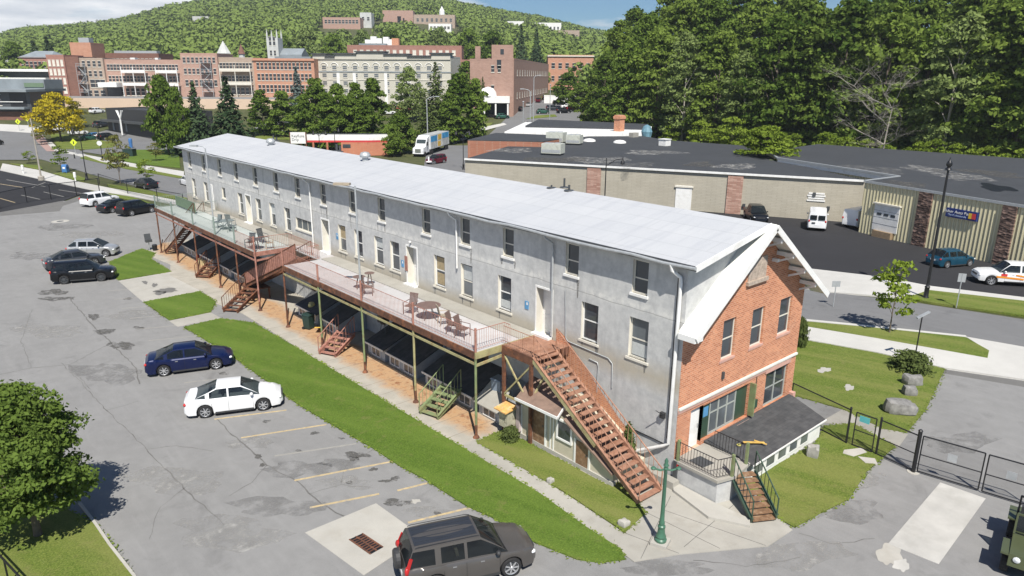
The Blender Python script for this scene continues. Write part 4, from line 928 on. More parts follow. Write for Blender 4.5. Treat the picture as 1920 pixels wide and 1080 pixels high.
# ------------------------------------------------------------------ lean-to and porch at the brick end
t = thing('lean_to', 'low white lean-to with dark shingle roof against the brick end wall', 'lean-to', (6, -1.1, 0))
zt0, zt1 = 1.02, .98
fr = [onY(a, b, -2.28) for a, b in ((1392, 890), (1547, 787))]
za = .94; xa, xb = 2.3, 8.62
mb = MB(); mb.box(xa+.15, xb-.2, -2.16, -.04, 0, za-.08); mb.build('lean_to_wall', MAT['white'], t, rel=True)
mb = MB(); slab_poly(mb, [(xa, -2.28, za), (xb, -2.28, za), (xb+.75, -.04, 1.24), (xa-.25, -.04, 1.24)], .07); mb.build('lean_to_roof', MAT['shingle'], t, rel=True)
mb = MB(); mb.box(xa-.02, xb+.02, -2.32, -2.282, za-.07, za+.0); mb.build('eave_board', MAT['white'], t, rel=True)
for i in range(5):
    c = xa+.65+i*.98; f = MB()
    f.box(c-.40, c+.40, -2.19, -2.162, .22, .28); f.box(c-.40, c+.40, -2.19, -2.162, za-.20, za-.14)
    for q in (c-.40, c+.34): f.box(q, q+.06, -2.188, -2.162, .28, za-.20)
    o = f.build('window', MAT['white'], t, rel=True); g_ = MB(); g_.box(c-.34, c+.34, -2.175, -2.164, .28, za-.20); g_.build('pane', MAT['glassg'], o, rel=True)
t = thing('porch', 'grey concrete porch with black and green railing at the white door', 'porch', (1, -1, 0))
PT = 1.12
mb = MB(); mb.prism([(.02, -.06), (-.02, -2.1), (.75, -2.35), (2.0, -2.2), (2.02, -.06)], 0, PT-.12); mb.build('porch_base', MAT['stucco'], t, rel=True)
mb = MB(); mb.prism([(-.08, -.04), (-.12, -2.16), (.75, -2.43), (2.08, -2.26), (2.08, -.04)], PT-.12, PT); mb.build('porch_slab', MAT['conc'], t, rel=True)
mb = MB(); railing(mb, [(0, -.25, PT), (-.04, -2.05, PT), (.62, -2.3, PT)], .85, .13, .012); mb.build('railing', MAT['black'], t, rel=True)
mb = MB(); railing(mb, [(1.9, -2.15, PT), (1.95, -.6, PT)], .85, .13, .012); mb.build('railing', MAT['black'], t, rel=True)
for x, y in ((.62, -2.32), (1.9, -2.17), (.0, -.2)): b = MB(); b.box(x-.05, x+.05, y-.05, y+.05, PT, PT+.95); b.build('railing_post', MAT['green'], t, rel=True)
mb = MB(); mb.prism([(.35, -.5), (.3, -1.2), (.95, -1.3), (1.0, -.6)], PT+.004, PT+.02); tag(mb.build('door_mat', MAT['dgrey']), 'dark grey door mat on the concrete porch', 'mat')
mb = MB(); mb.lathe((2.95, -1.2, 0), [(.08, 0), (.10, .015), (.08, .03), (.065, .015)], 12, cap=False); o = mb.build('hose_ring', M('yellow_hose', (.60, .55, .10), .5, .1)); o.location = (0, 0, 1.18); tag(o, 'small yellow ring lying on the dark lean-to roof', 'ring')
mb = MB(); mb.beam((3.25, -1.2, 1.22), (4.05, -1.75, 1.14), .09, .04); mb.beam((3.8, -1.4, 1.2), (4.0, -1.9, 1.13), .05, .03); tag(mb.build('plank', M('yellow_timber', (.62, .40, .10), .7, .15, 4)), 'yellow timber plank lying on the dark lean-to roof', 'plank')
stair('stairs', 'green metal stairs with brown treads from the porch down to the corner plaza', (1.28, -2.4, 1.08), (.32, -4.0, .05), .98, 8, 'wood', 'dkgreen', (1, 1), .8, tread_d=.3, back=1, railm='dkgreen')
st('footing', [(-.6, -.5), (-1.1, -2.5), (-.4, -3.85), (.0, -3.6), (-.1, -2.2), (-.02, -.1)], 'slab', 0, .14)
mb = MB(); mb.box(-.10, .16, -.22, -.06, .2, 1.1); mb.box(-.09, .10, -.26, -.22, .75, 1.0, 1); tag(mb.build('gas_meter', [MAT['dgrey'], MAT['red']]), 'dark gas meter box with red tag at the building corner', 'meter')
mb = MB(); mb.box(-.5, -.1, -.4, 1.9, 0, .35); tag(mb.build('kerb_block', MAT['conc']), 'low concrete block along the wall by the tall stairs', 'block')
# ------------------------------------------------------------------ furniture on the decks
def chair(label, loc, rz, m, group=None):
    t = thing('patio_chair', label, 'chair', loc, rz, group)
    mb = MB()
    for i in range(6): mb.box(-.25, .25, -.22+i*.08, -.16+i*.08, .42, .45)
    mb.build('seat', MAT[m], t)
    mb = MB()
    for i in range(6): mb.obox((-.21+i*.085, .30, .72), (.03, 0, 0), (0, .012, 0), (0, .07, .30))
    mb.obox((0, .37, 1.0), (.26, 0, 0), (0, .015, 0), (0, .01, .04)); mb.build('backrest', MAT[m], t)
    for s in (-1, 1):
        b = MB(); b.tube([(s*.28, -.24, 0), (s*.28, -.24, .62), (s*.28, .30, .66)], .022, 5); b.build('armrest', MAT[m], t)
        b = MB(); b.tube([(s*.26, .32, 0), (s*.26, .24, .45)], .022, 5); b.build('leg', MAT[m], t)
    return t
def table(label, loc, r, m):
    t = thing('patio_table', label, 'table', loc)
    mb = MB(); mb.lathe((0, 0, .70), [(r, 0), (r+.02, .02), (r, .035)], 22); mb.build('table_top', MAT[m], t)
    for a in (.4, 1.97, 3.54, 5.11): b = MB(); b.tube([(r*.25*math.cos(a), r*.25*math.sin(a), .70), (r*.7*math.cos(a), r*.7*math.sin(a), 0)], .02, 5); b.build('leg', MAT[m], t)
    return t
MAT['brownmetal'] = M('brown_patio_metal', (.16, .105, .09), .6, .15, 4); MAT['greymetal'] = M('grey_patio_metal', (.16, .19, .19), .5, .1, 4); MAT['tanmetal'] = M('tan_patio_mesh', (.38, .32, .24), .6, .1, 4)
D = lambda a, b: G(a, b, DZ+.01)
p = D(804, 597); table('round brown patio table on the near deck next to the tan chair', p, .62, 'brownmetal')
p = D(834, 608); chair('tan mesh patio chair between the round table and two folding chairs', p, 1.2, 'tanmetal')
for a, b, r_, w in ((852, 624, .5, 'left'), (868, 632, .4, 'right')):
    chair('brown folding chair at the near deck railing, %s of the pair' % w, D(a, b), r_, 'brownmetal', 'folding chairs at the near deck railing')
p = D(770, 588); chair('brown chair left of the round table behind the post', p, -1.2, 'brownmetal')
p = D(674, 541); table('small dark round table beside the brown armchair mid deck', p, .35, 'brownmetal')
p = D(692, 552); chair('brown slatted armchair by the post in the middle of the near deck', p, .9, 'brownmetal')
p = D(688, 540); table('small dark stool table behind the slatted armchair', p + Vector((.5, .5, 0)), .28, 'brownmetal')
p = D(480, 467); table('dark table on the far deck corner between two mesh chairs', p, .5, 'dgrey')
p = D(470, 465); chair('dark mesh chair left of the far deck corner table', p, -1.0, 'dgrey')
p = D(507, 466); chair('grey mesh chair right of the far deck corner table', p, 1.3, 'tanmetal')
p = D(494, 455); chair('dark chair behind the far deck corner table', p, .3, 'dgrey')
p = D(425, 430); table('grey table middle of the far deck', p, .6, 'greymetal')
for a, b, r_, w in ((408, 427, -1.2, 'left'), (433, 424, 2.2, 'behind'), (436, 434, 1.0, 'right')):
    chair('grey metal chair %s of the grey table on the far deck' % w, D(a, b), r_, 'greymetal')
# lamps rising from the deck edge
def flood(label, y, z1, parm, head, x=-3.80):
    t = thing('light_pole', label, 'light pole', (x, y, DZ))
    mb = MB(); mb.tube([(0, 0, 1.2), (0, 0, z1-DZ)], [.055, .045], 8); mb.build('pole', MAT[parm], t)
    mb = MB()
    if head == 'flat': mb.obox((-.45, .55, z1-DZ+.08), (.30, -.32, 0), (.11, .10, 0), (0, 0, .06))
    else: mb.tube([(0, 0, z1-DZ-.05), (-.1, .15, z1-DZ+.12), (-.35, .5, z1-DZ+.16)], .03, 6); mb.obox((-.55, .78, z1-DZ+.16), (.18, -.25, 0), (.10, .07, 0), (0, 0, .06))
    mb.build('lamp_head', MAT['tanmetal' if head == 'flat' else 'galv'], t)
    return t
z1 = onX(672, 350, -3.8).z; flood('steel light pole with flat box head rising from the near deck edge', 18.38, z1, 'galv', 'flat')
z1 = onX(384, 278, -3.8).z; flood('steel light pole with short arm rising from the far deck edge', 40.6, z1, 'galv', 'arm')
# ------------------------------------------------------------------ right: block building, tan metal building, white building
MAT['block'] = brick_mat('painted_block', (.40, .37, .30), (.45, .42, .345), (.36, .33, .27), 2.2)
MAT['stonev'] = brick_mat('mottled_brick_pier', (.30, .15, .11), (.62, .42, .34), (.30, .22, .18), 1.6)
k = N('brown_ledgestone'); v = k.n.new('ShaderNodeTexVoronoi'); x = k.xyz(); k.l.new(k.comb(k.math('MULTIPLY', k.math('ADD', x[0], x[1]), 1.2), k.math('MULTIPLY', x[2], 3.2)), v.inputs['Vector']); v.inputs['Scale'].default_value = 1.6
sp = k.n.new('ShaderNodeSeparateColor'); k.l.new(v.outputs['Color'], sp.inputs[0])
k.bump(v.outputs['Distance'], .8, .08); MAT['ledge'] = k.out(k.ramp(sp.outputs[0], (.0, (.035, .022, .018)), (.5, (.12, .075, .058)), (1., (.27, .18, .145))), .9)
k = N('tan_corrugated_metal'); x = k.xyz(); w = k.math('SINE', k.math('MULTIPLY', k.math('ADD', x[1], k.math('MULTIPLY', x[0], .33)), 2*math.pi/.42))
k.bump(w, .9, .06); MAT['tanmetalwall'] = k.out(k.mix(.35, (.68, .62, .40), k.ramp(w, (.0, (.50, .45, .27)), (1., (.78, .72, .50)))), .6)
def wallbox(name, parent, P, z0, z1, m, **kw):
    mb = MB(); mb.prism(P, z0, z1); return mb.build(name, MAT[m], parent, rel=True)
t = thing('block_building', 'long tan painted block building with dark flat roof and mottled brick piers', 'building', (52, 40, 0))
A, B = Vector((40.0, 65.6, 0)), Vector((62.3, 19.6, 0)); u = (B-A).normalized(); nrm = Vector((u.y, -u.x, 0))   # towards the street
if nrm.x > 0: nrm = -nrm
foot = [(A.x, A.y), (B.x, B.y), (72.5, 36), (86, 50), (84, 64), (90, 77), (66, 80)]
def zr(p):
    d = abs((Vector((p[0], p[1], 0))-A).dot(nrm)); return 4.95+min(.45, d*.012)
mb = MB(); n = len(foot); top = [zr(p)-.02 for p in foot]
mb.add([(p[0], p[1], 0) for p in foot]+[(p[0], p[1], top[i]) for i, p in enumerate(foot)], [(i, (i+1) % n, n+(i+1) % n, n+i) for i in range(n)]); mb.build('block_wall', MAT['block'], t, rel=True)
mb = MB(); mb.add([(p[0], p[1], zr(p)) for p in foot], [tuple(range(n))]); mb.build('flat_roof', MAT['roofdk'], t, rel=True)
mb = MB(); mb.beam((A.x+nrm.x*.12, A.y+nrm.y*.12, 4.92), (B.x+nrm.x*.12, B.y+nrm.y*.12, 4.92), .30, .22); mb.build('coping', MAT['white'], t, rel=True)
def onwall(pxx, pyy):
    d = ray(pxx, pyy); o = CAM; nn = nrm; tt = (A-Vector(o)).dot(nn)/Vector(d).dot(nn); return Vector(o)+Vector(d)*tt
for a, b in ((1101, 1126), (1365, 1393)):
    p, q = onwall(a, 340), onwall(b, 345); c = (p+q)/2; hw = (q-p).length/2
    mb = MB(); mb.obox((c.x+nrm.x*.05, c.y+nrm.y*.05, 2.35), u*hw, nrm*.12, (0, 0, 2.35)); mb.build('brick_pier', MAT['stonev'], t, rel=True)
p, q = onwall(1261, 370), onwall(1302, 375); c = (p+q)/2; zt = onwall(1280, 348).z
mb = MB(); mb.obox((c.x+nrm.x*.03, c.y+nrm.y*.03, zt/2), u*1.0, nrm*.08, (0, 0, zt/2)); d_ = mb.build('door', MAT['white'], t, rel=True)
mb = MB(); mb.obox((c.x+nrm.x*.12, c.y+nrm.y*.12, zt-.12), u*1.15, nrm*.1, (0, 0, .1)); mb.build('lintel', MAT['cream'], d_, rel=True)
p = onwall(1528, 390); mb = MB()
for i in range(4): mb.obox((p.x+nrm.x*.04, p.y+nrm.y*.04, 2.3+i*.28), u*(1.0-.12*(i % 2)), nrm*.05, (0, 0, .09))
mb.build('vent_louvre', MAT['white'], t, rel=True)
for a, b in ((1395, 385), (1527, 364), (1553, 390)): p = onwall(a, b); mb = MB(); mb.obox((p.x+nrm.x*.12, p.y+nrm.y*.12, p.z), u*.16, nrm*.12, (0, 0, .2)); mb.build('wall_light', MAT['dgrey'], t, rel=True)
def roofpt(a, b, z0=5.2):
    z = z0
    for _ in range(8): p = G(a, b, z); z = zr(p)
    return Vector((p.x, p.y, z))
for lab, a, b, sx_, sy_, h in (('pale green rooftop unit nearest the street on the block building roof', 1037, 290, 1.5, 1.0, 1.35), ('pale rooftop unit behind the nearest one on the block building roof', 1043, 268, 1.5, 1.1, 1.5), ('pale green rooftop unit right of the other two on the block building roof', 1077, 271, 1.2, 1.0, 1.3)):
    p = roofpt(a, b); t2 = thing('rooftop_unit', lab, 'air conditioner', p, math.atan2(u.y, u.x), 'air conditioners on the block building roof')
    mb = MB(); mb.box(-sx_, sx_, -sy_, sy_, .25, h+.3); mb.build('unit_case', M('pale_green_metal', (.50, .52, .46), .6, .1, 2, stain=(.3, .3, .26), stamt=.5), t2)
    mb = MB(); mb.box(-sx_+.1, sx_-.1, -sy_-.02, -sy_, .4, h*.6); mb.box(-sx_*.9, -sx_*.1, -sy_*.7, sy_*.7, h+.3, h+.36); mb.lathe((sx_*.45, 0, h+.3), [(.5, 0), (.5, .12), (.1, .12)], 12); mb.build('grille', MAT['galv'], t2)
    mb = MB(); mb.box(-sx_*.9, sx_*.9, -sy_*.8, sy_*.8, 0, .25); mb.build('base', MAT['dgrey'], t2)
for i, (a, b) in enumerate(((955, 257), (998, 260), (1105, 265), (1162, 268))):
    p = roofpt(a, b); mb = MB(); mb.lathe((p.x, p.y, p.z), [(1.1, 0), (1.05, .25), (.7, .42), (.2, .5)], 14)
    o = mb.build('skylight', MAT['white'], smooth=60); tag(o, '%s white domed skylight from the left along the dark block roof' % fl[i].capitalize(), 'skylight', 'skylights on the block building roof')
for lab, a, b in (('white roof hatch box on the block building roof by the trees', 1246, 273),):
    p = roofpt(a, b); mb = MB(); mb.box(p.x-.7, p.x+.7, p.y-.7, p.y+.7, p.z, p.z+1.0); mb.box(p.x-.8, p.x+.8, p.y-.8, p.y+.8, p.z+1.0, p.z+1.1); tag(mb.build('roof_hatch', MAT['white']), lab, 'hatch')
MAT['redbrick2'] = brick_mat('dull_red_brick', (.30, .115, .07), (.38, .16, .10), (.36, .24, .18), 1.5)
for a_, b_, rx_, ry_, m_ in ((1312, 308, 26, 5, 'oil'), (1225, 286, 55, 4, 'palemark'), (1120, 300, 60, 6, 'palemark'), (1040, 300, 60, 5, 'oil'), (1380, 312, 40, 5, 'palemark'), (960, 282, 40, 4, 'palemark'), (1180, 310, 50, 5, 'tyremark')):
    P_ = []; ph_ = random.uniform(0, 6)
    for i_ in range(26):
        g_a = 2*math.pi*i_/26; rr = 1+.2*math.sin(3*g_a+ph_)+.15*math.sin(5*g_a); q_ = roofpt(a_+rx_*rr*math.cos(g_a), b_+ry_*rr*math.sin(g_a)); P_.append(q_+Vector((0, 0, .012)))
    mb = MB(); mb.add(P_, [tuple(range(26))[::-1]]); mb.build('ponding_mark', MAT[m_], bpy.data.objects['block_building'], rel=True)
# brick rear wing
t = thing('brick_wing', 'low orange brick wing with grey coping behind the block building left end', 'building', (55, 75, 0))
pl, pr_ = G(877, 263, 6.0), G(1018, 266, 6.0); pl2, pr2 = G(930, 250, 6.0), G(1080, 256, 6.0)
wallbox('brick_wall', t, [(pl.x, pl.y), (pr_.x, pr_.y), (pr2.x, pr2.y), (pl2.x, pl2.y)], 0, 5.95, 'redbrick2'); wallbox('wing_roof', t, [(pl.x, pl.y), (pr_.x, pr_.y), (pr2.x, pr2.y), (pl2.x, pl2.y)], 5.95, 6.1, 'roofdk')
# white building
t = thing('white_building', 'low white building with dark roof and brick chimney before the woods', 'building', (95, 85, 0))
zb = 6.3; a, b, c, d = G(946, 246, zb), G(1221, 246, zb), G(1222, 236, zb), G(985, 228, zb)
wallbox('white_wall', t, [(p.x, p.y) for p in (a, b, c, d)], 0, zb-.1, 'white')
bb_ = [G(985, 236, zb+.2), G(1221, 241, zb+.2), G(1215, 233, zb+.2), G(1010, 224, zb+.2)]
wallbox('dark_roof', t, [(p.x, p.y) for p in bb_], zb-.1, zb+.25, 'roofdk')
mb = MB(); q1, q2 = G(935, 252, 5.2), G(985, 252, 5.2); q3, q4 = G(1010, 240, 5.2), G(975, 238, 5.2); mb.prism([(p.x, p.y) for p in (q1, G(1218, 262, 5.2), b, a)], 0, 5.2); mb.build('low_roof', MAT['white'], t, rel=True)
p = G(1160, 256, 5.2); mb = MB(); mb.box(p.x-.7, p.x+.7, p.y-.7, p.y+.7, 4.5, 9.2); mb.box(p.x-.85, p.x+.85, p.y-.85, p.y+.85, 8.5, 9.0); mb.build('chimney', MAT['brick'], t, rel=True)
p = G(1188, 259, 5.2); mb = MB(); mb.box(p.x-.8, p.x+.8, p.y-.5, p.y+.5, 5.2, 6.2); mb.build('roof_vent', MAT['conc'], t, rel=True)
p = G(1212, 257, 5.2); mb = MB(); mb.lathe((p.x, p.y, 5.2), [(.9, 0), (1.1, 1.0), (.7, 2.0), (.1, 2.3)], 10); tag(mb.build('roof_tarp', M('teal_tarp', (.12, .24, .30), .6, .2)), 'teal blue covered bundle on the white building roof end', 'tarp')
# tan corrugated building
t = thing('metal_building', 'tan corrugated metal building with dark stone piers and loading door', 'building', (60, 5, 0))
F0, F1 = Vector((57.15, 17.4, 0)), Vector((47.3, -14.2, 0)); uu = (F1-F0).normalized(); nn = Vector((uu.y, -uu.x, 0)); nn = -nn if nn.x > 0 else nn
foot = [(F0.x, F0.y), (63.8, 16.46), (70.7, 35), (78, 41), (96, 42), (98, 6), (80, -20), (F1.x, F1.y)]
wallbox('metal_wall', t, foot, 0, 5.45, 'tanmetalwall')
mb = MB(); mb.prism(foot, 5.45, 5.62); mb.build('flat_roof', MAT['roofdk'], t, rel=True)
mb = MB(); mb.beam((F0.x+nn.x*.05, F0.y+nn.y*.05, 5.55), (F1.x+nn.x*.05, F1.y+nn.y*.05, 5.55), .14, .24); mb.beam((F0.x-.1, F0.y+.1, 5.6), (63.8, 16.56, 5.6), .25, .2); mb.beam((63.7, 16.5, 5.6), (70.6, 35.1, 5.6), .3, .24); mb.beam((70.6, 35.1, 5.6), (78, 41, 5.6), .3, .2); mb.build('eave_trim', MAT['galv'], t, rel=True)
mb = MB(); a_, b_ = Vector((63.75, 16.6, 0)), Vector((70.6, 35.05, 0)); dd_ = (b_-a_).normalized(); m_ = Vector((-dd_.y, dd_.x, 0)); mb.obox(((a_+b_)/2+m_*.03)+Vector((0, 0, 5.2)), (b_-a_)/2, m_*.03, (0, 0, .26)); mb.build('white_siding', MAT['white'], t, rel=True)
for a_, b_, rx_, ry_, m_ in ((1870, 352, 34, 6, 'black'), (1800, 330, 60, 7, 'palemark'), (1740, 318, 50, 5, 'palemark'), (1860, 325, 60, 5, 'oil'), (1700, 345, 40, 5, 'oil'), (1640, 318, 60, 6, 'tyremark')):
    P_ = []; ph_ = random.uniform(0, 6)
    for i_ in range(26):
        g_a = 2*math.pi*i_/26; rr = 1+.2*math.sin(3*g_a+ph_)+.15*math.sin(5*g_a); q_ = G(a_+rx_*rr*math.cos(g_a), b_+ry_*rr*math.sin(g_a)+rx_*rr*math.cos(g_a)*.12, 5.632); P_.append(q_)
    mb = MB(); mb.add(P_, [tuple(range(26))[::-1]]); mb.build('ponding_mark', MAT[m_], t, rel=True)
def onf(a, b):
    d = Vector(ray(a, b)); return Vector(CAM)+d*((F0-Vector(CAM)).dot(nn)/d.dot(nn))
for a, b, yy in ((1716, 1741, 420), (1872, 1899, 440)):
    p, q = onf(a, yy), onf(b, yy); c = (p+q)/2; mb = MB(); mb.obox((c.x+nn.x*.06, c.y+nn.y*.06, 2.7), uu*(q-p).length/2, nn*.12, (0, 0, 2.7)); mb.build('stone_pier', MAT['ledge'], t, rel=True)
p, q = onf(1638, 410), onf(1685, 410); zt, zb_ = onf(1640, 380).z, onf(1640, 430).z
c = (p+q)/2; hw = (q-p).length/2; mb = MB(); mb.obox((c.x+nn.x*.02, c.y+nn.y*.02, (zt+zb_)/2), uu*hw, nn*.05, (0, 0, (zt-zb_)/2)); o = mb.build('loading_door', MAT['white'], t, rel=True)
mb = MB()
for i in range(3): mb.obox(c+uu*hw*(-.55+.55*i)+nn*.08+Vector((0, 0, (zt+zb_)/2+.35-c.z)), uu*hw*.18, nn*.01, (0, 0, .13))
for zz in (.25, .5, .75): mb.obox(Vector((c.x+nn.x*.075, c.y+nn.y*.075, zb_+(zt-zb_)*zz)), uu*hw, nn*.006, (0, 0, .012))
mb.build('door_light', MAT['glass'], o, rel=True)
mb = MB(); mb.obox((c.x+nn.x*.12, c.y+nn.y*.12, zt+.05), uu*(hw+.12), nn*.14, (0, 0, .07)); mb.build('door_hood', MAT['cream'], o, rel=True)
mb = MB(); mb.obox((c.x+nn.x*.15, c.y+nn.y*.15, zb_/2), uu*(hw*.75), nn*.25, (0, 0, zb_/2)); mb.build('loading_dock', M('brown_dock_timber', (.28, .20, .12), .8, .2, 3), t, rel=True)
p, q = onf(1776, 400), onf(1835, 405); c = (p+q)/2; hw = (q-p).length/2; zc = onf(1806, 402).z
sg = thing('shop_sign', 'dark blue wall sign with white lettering on the tan metal wall', 'sign', (c.x+nn.x*.12, c.y+nn.y*.12, zc))
ang = math.atan2(uu.y, uu.x)
MAT['navy'] = M('navy_sign', (.012, .03, .16), .35, .1); MAT['yel'] = M('sign_yellow', (.75, .5, .05), .5, .05); MAT['sred'] = M('sign_red', (.62, .05, .05), .5, .05)
mb = MB(); mb.obox((0, 0, 0), uu*hw, nn*.10, (0, 0, .42)); mb.build('sign_board', MAT['navy'], sg)
mb = MB(); mb.obox(uu*hw*.62+nn*.11, uu*hw*.14, nn*.012, (0, 0, .26)); mb.build('emblem', MAT['yel'], sg); mb = MB(); mb.obox(uu*hw*.80+nn*.115, uu*hw*.12, nn*.012, (0, 0, .26)); mb.build('emblem', MAT['sred'], sg)
def face_mtx(uv, nv, off):
    uv, nv = Vector(uv).normalized(), Vector(nv).normalized(); z = Vector((0, 0, 1)); m = Matrix((uv, z, nv)).transposed().to_4x4(); m.translation = off; return m
text_mesh('letters', 'Fisher Auto Parts', .40, MAT['white'], sg, face_mtx(uu, nn, uu*(-hw*.22)+nn*.105+Vector((0, 0, .12))))
text_mesh('letters', 'The Professionals', .26, M('pale_blue_letters', (.45, .55, .75), .5, .05), sg, face_mtx(uu, nn, uu*(-hw*.26)+nn*.105+Vector((0, 0, -.20))))
# ------------------------------------------------------------------ the red-striped low building and its sign
t = thing('drive_building', 'low orange brick building with white fascia and red stripe beyond the white roof', 'building', (52, 122, 0))
MAT['stripe'] = M('red_stripe', (.55, .05, .05), .5, .1); MAT['brickflat'] = brick_mat('red_orange_brick', (.46, .16, .09), (.54, .22, .13), (.45, .26, .18))
a, b, c = G(560, 292), G(690, 292), G(729, 291); dv = (c-b); d = a+dv
P = [(a.x, a.y), (b.x, b.y), (c.x, c.y), (d.x, d.y)]
wb = [a.lerp(b, .62), b, c, a.lerp(b, .62)+dv]
wallbox('brick_wall', t, [(p.x, p.y) for p in wb], 0, 2.75, 'brickflat')
def grow(P, k): 
    cx, cy = sum(p[0] for p in P)/len(P), sum(p[1] for p in P)/len(P); return [(cx+(x-cx)*k, cy+(y-cy)*k) for x, y in P]
wallbox('red_stripe', t, grow(P, 1.01), 2.75, 3.15, 'stripe'); wallbox('fascia', t, grow(P, 1.014), 3.15, 4.35, 'white'); wallbox('roof_cap', t, grow(P, 1.02), 4.35, 4.5, 'dgrey')
for k_ in (.04, .22, .42):
    p = a.lerp(b, k_); mb = MB(); mb.box(p.x-.15, p.x+.15, p.y-.15, p.y+.15, 0, 2.75); mb.build('canopy_post', MAT['brickflat'], t, rel=True)
q = a.lerp(b, .70); e = (b-a).normalized(); ne = Vector((e.y, -e.x, 0)); ne = -ne if ne.y > 0 else ne
mb = MB(); mb.obox(Vector((q.x, q.y, 2.0))+ne*.03, e*.8, ne*.05, (0, 0, .35)); mb.build('window', MAT['glass'], t, rel=True)
s0, s1 = AT(545, 258, 150), AT(573, 258, 150); e = (s1-s0); e.z = 0; hw = e.length/2; e.normalize(); ne = Vector((e.y, -e.x, 0)); c = (s0+s1)/2; zt, zbm = AT(558, 248, 150).z, AT(558, 269, 150).z
t = thing('drive_sign', 'square white drive-through sign with dark lettering behind the white roof', 'sign', (c.x, c.y, 0))
mb = MB(); mb.obox((0, 0, (zt+zbm)/2), e*hw, ne*.15, (0, 0, (zt-zbm)/2)); mb.build('sign_board', MAT['white'], t)
for s in (-1, 1): mb = MB(); mb.obox(e*hw*s*1.04+Vector((0, 0, zt/2)), e*.12, ne*.12, (0, 0, zt/2)); mb.build('sign_post', MAT['rust'], t)
text_mesh('letters', 'Keyfluns', .78, MAT['dgrey'], t, face_mtx(e, ne, ne*.16+Vector((0, 0, (zt*.66+zbm*.34)))))
text_mesh('letters', 'Drip', .78, MAT['dgrey'], t, face_mtx(e, ne, -e*hw*.38+ne*.16+Vector((0, 0, (zt*.34+zbm*.66)))))

# ------------------------------------------------------------------ town on the rise
MAT['pinkbrick'] = brick_mat('pink_orange_brick', (.38, .22, .17), (.46, .29, .23), (.42, .34, .29), 3)
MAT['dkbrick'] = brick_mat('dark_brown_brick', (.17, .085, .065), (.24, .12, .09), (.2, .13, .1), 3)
MAT['tanbrick'] = brick_mat('grey_tan_brick', (.34, .26, .20), (.42, .33, .26), (.4, .33, .28), 3)
MAT['obrick'] = brick_mat('bright_orange_brick', (.46, .21, .13), (.52, .27, .18), (.46, .33, .25), 3)
MAT['redbrick'] = brick_mat('old_red_brick', (.30, .14, .11), (.37, .18, .14), (.36, .25, .21), 3)
MAT['theatrebrick'] = brick_mat('brown_pink_brick', (.32, .19, .15), (.40, .25, .20), (.36, .28, .23), 3)
MAT['stucco_cream'] = M('cream_render', (.52, .50, .43), .85, .06, .2, big=.2)
MAT['church'] = M('pale_grey_stone', (.50, .51, .49), .85, .12, .3)
MAT['slate_roof'] = M('grey_slate_roof', (.22, .25, .27), .8, .15, .3)
MAT['wallbeige'] = M('beige_retaining_wall', (.60, .46, .35), .85, .05, .2)
MAT['darkwin'] = glass_mat('dark_town_window', (.03, .034, .04), .2)
TOPS = {}
def facade(name, label, cat, x0, x1, yt, yb, s0, s1=None, depth=14, wall='obrick', rows=(), roof='roofdk', win='darkwin', trim=None, cornice=None, group=None):
    """a block whose front runs between two picture columns at level distances s0 and s1; rows of (height fraction, count, width, height, sill colour)"""
    s1 = s1 or s0
    a, b = AT(x0, yb, s0), AT(x1, yb, s1); zt = AT((x0+x1)/2, yt, (s0+s1)/2).z; zb = min(a.z, b.z)
    e = Vector((b.x-a.x, b.y-a.y, 0)); L = e.length; e.normalize(); H = zt-zb
    t = thing(name, label, cat, (a.x, a.y, zb), math.atan2(e.y, e.x), group)
    mb = MB(); mb.box(0, L, 0, depth, -6, H-.25); mb.build('wall', MAT[wall], t)
    mb = MB(); mb.box(.3, L-.3, .3, depth-.3, H-.25, H-.1); mb.build('roof', MAT[roof], t)
    mb = MB()
    for bx in ((-.02, L+.02, -.02, .3), (-.02, L+.02, depth-.3, depth+.02), (-.02, .3, .3, depth-.3), (L-.3, L+.02, .3, depth-.3)): mb.box(bx[0], bx[1], bx[2], bx[3], H-.25, H+.25)
    mb.build('parapet', MAT[trim or wall], t)
    if cornice: mb = MB(); mb.box(-.3, L+.3, -.5, -.03, H-.5, H-.05); mb.build('cornice', MAT[cornice], t)
    proto = {}
    for frac, cnt, w, h, *rest in rows:
        lo, hi = (rest+[.04, .96])[:2] if len(rest) < 2 else rest[:2]
        key = (w, h)
        for i in range(cnt):
            x = L*(lo+(hi-lo)*(i+.5)/cnt)
            if key not in proto:
                f = MB(); f.box(-w/2-.08, w/2+.08, -.14, -.005, -.22, 0, 0); f.box(-w/2, w/2, -.05, -.004, 0, h, 1); f.box(-w/2, w/2, -.07, -.051, h*.48, h*.54, 0); f.box(-w/2-.06, w/2+.06, -.10, -.004, h, h+.14, 0)
                o = f.build('window', [MAT['cream'], MAT[win]], t); proto[key] = o
            else: o = proto[key].copy(); COL.objects.link(o)
            o.parent = t; o.location = (x, 0, H*frac)
    return t, L, H
def sub(t, name, m, *boxes):
    mb = MB()
    for b in boxes: mb.box(*b)
    return mb.build(name, MAT[m], t)
def wall_things():
    a, b = AT(-40, 200, 236), AT(585, 200, 236); e = (b-a).normalized()
    ztop = AT(160, 184, 236).z
    mb = MB(); mb.beam((a.x, a.y, ztop-5), (b.x, b.y, ztop-5), .8, 10); tag(mb.build('retaining_wall', MAT['wallbeige']), 'long beige retaining wall below the brick town blocks', 'retaining wall')
    n = Vector((HX, HY, 0)); P = [a+n*.4, b+n*.4, b+n*95, a+n*95]
    st('terrace', [(p.x, p.y) for p in P], 'lot', ztop-12, ztop-.12)
    return ztop
ZTER = wall_things()
SB = 262
t, L, H = facade('town_block', 'far left red brick house with grey hipped roof above the white canopies', 'building', 42, 102, 108, 150, 330, None, 16, 'redbrick', ((.55, 7, 1.3, 2.6),), 'slate_roof')
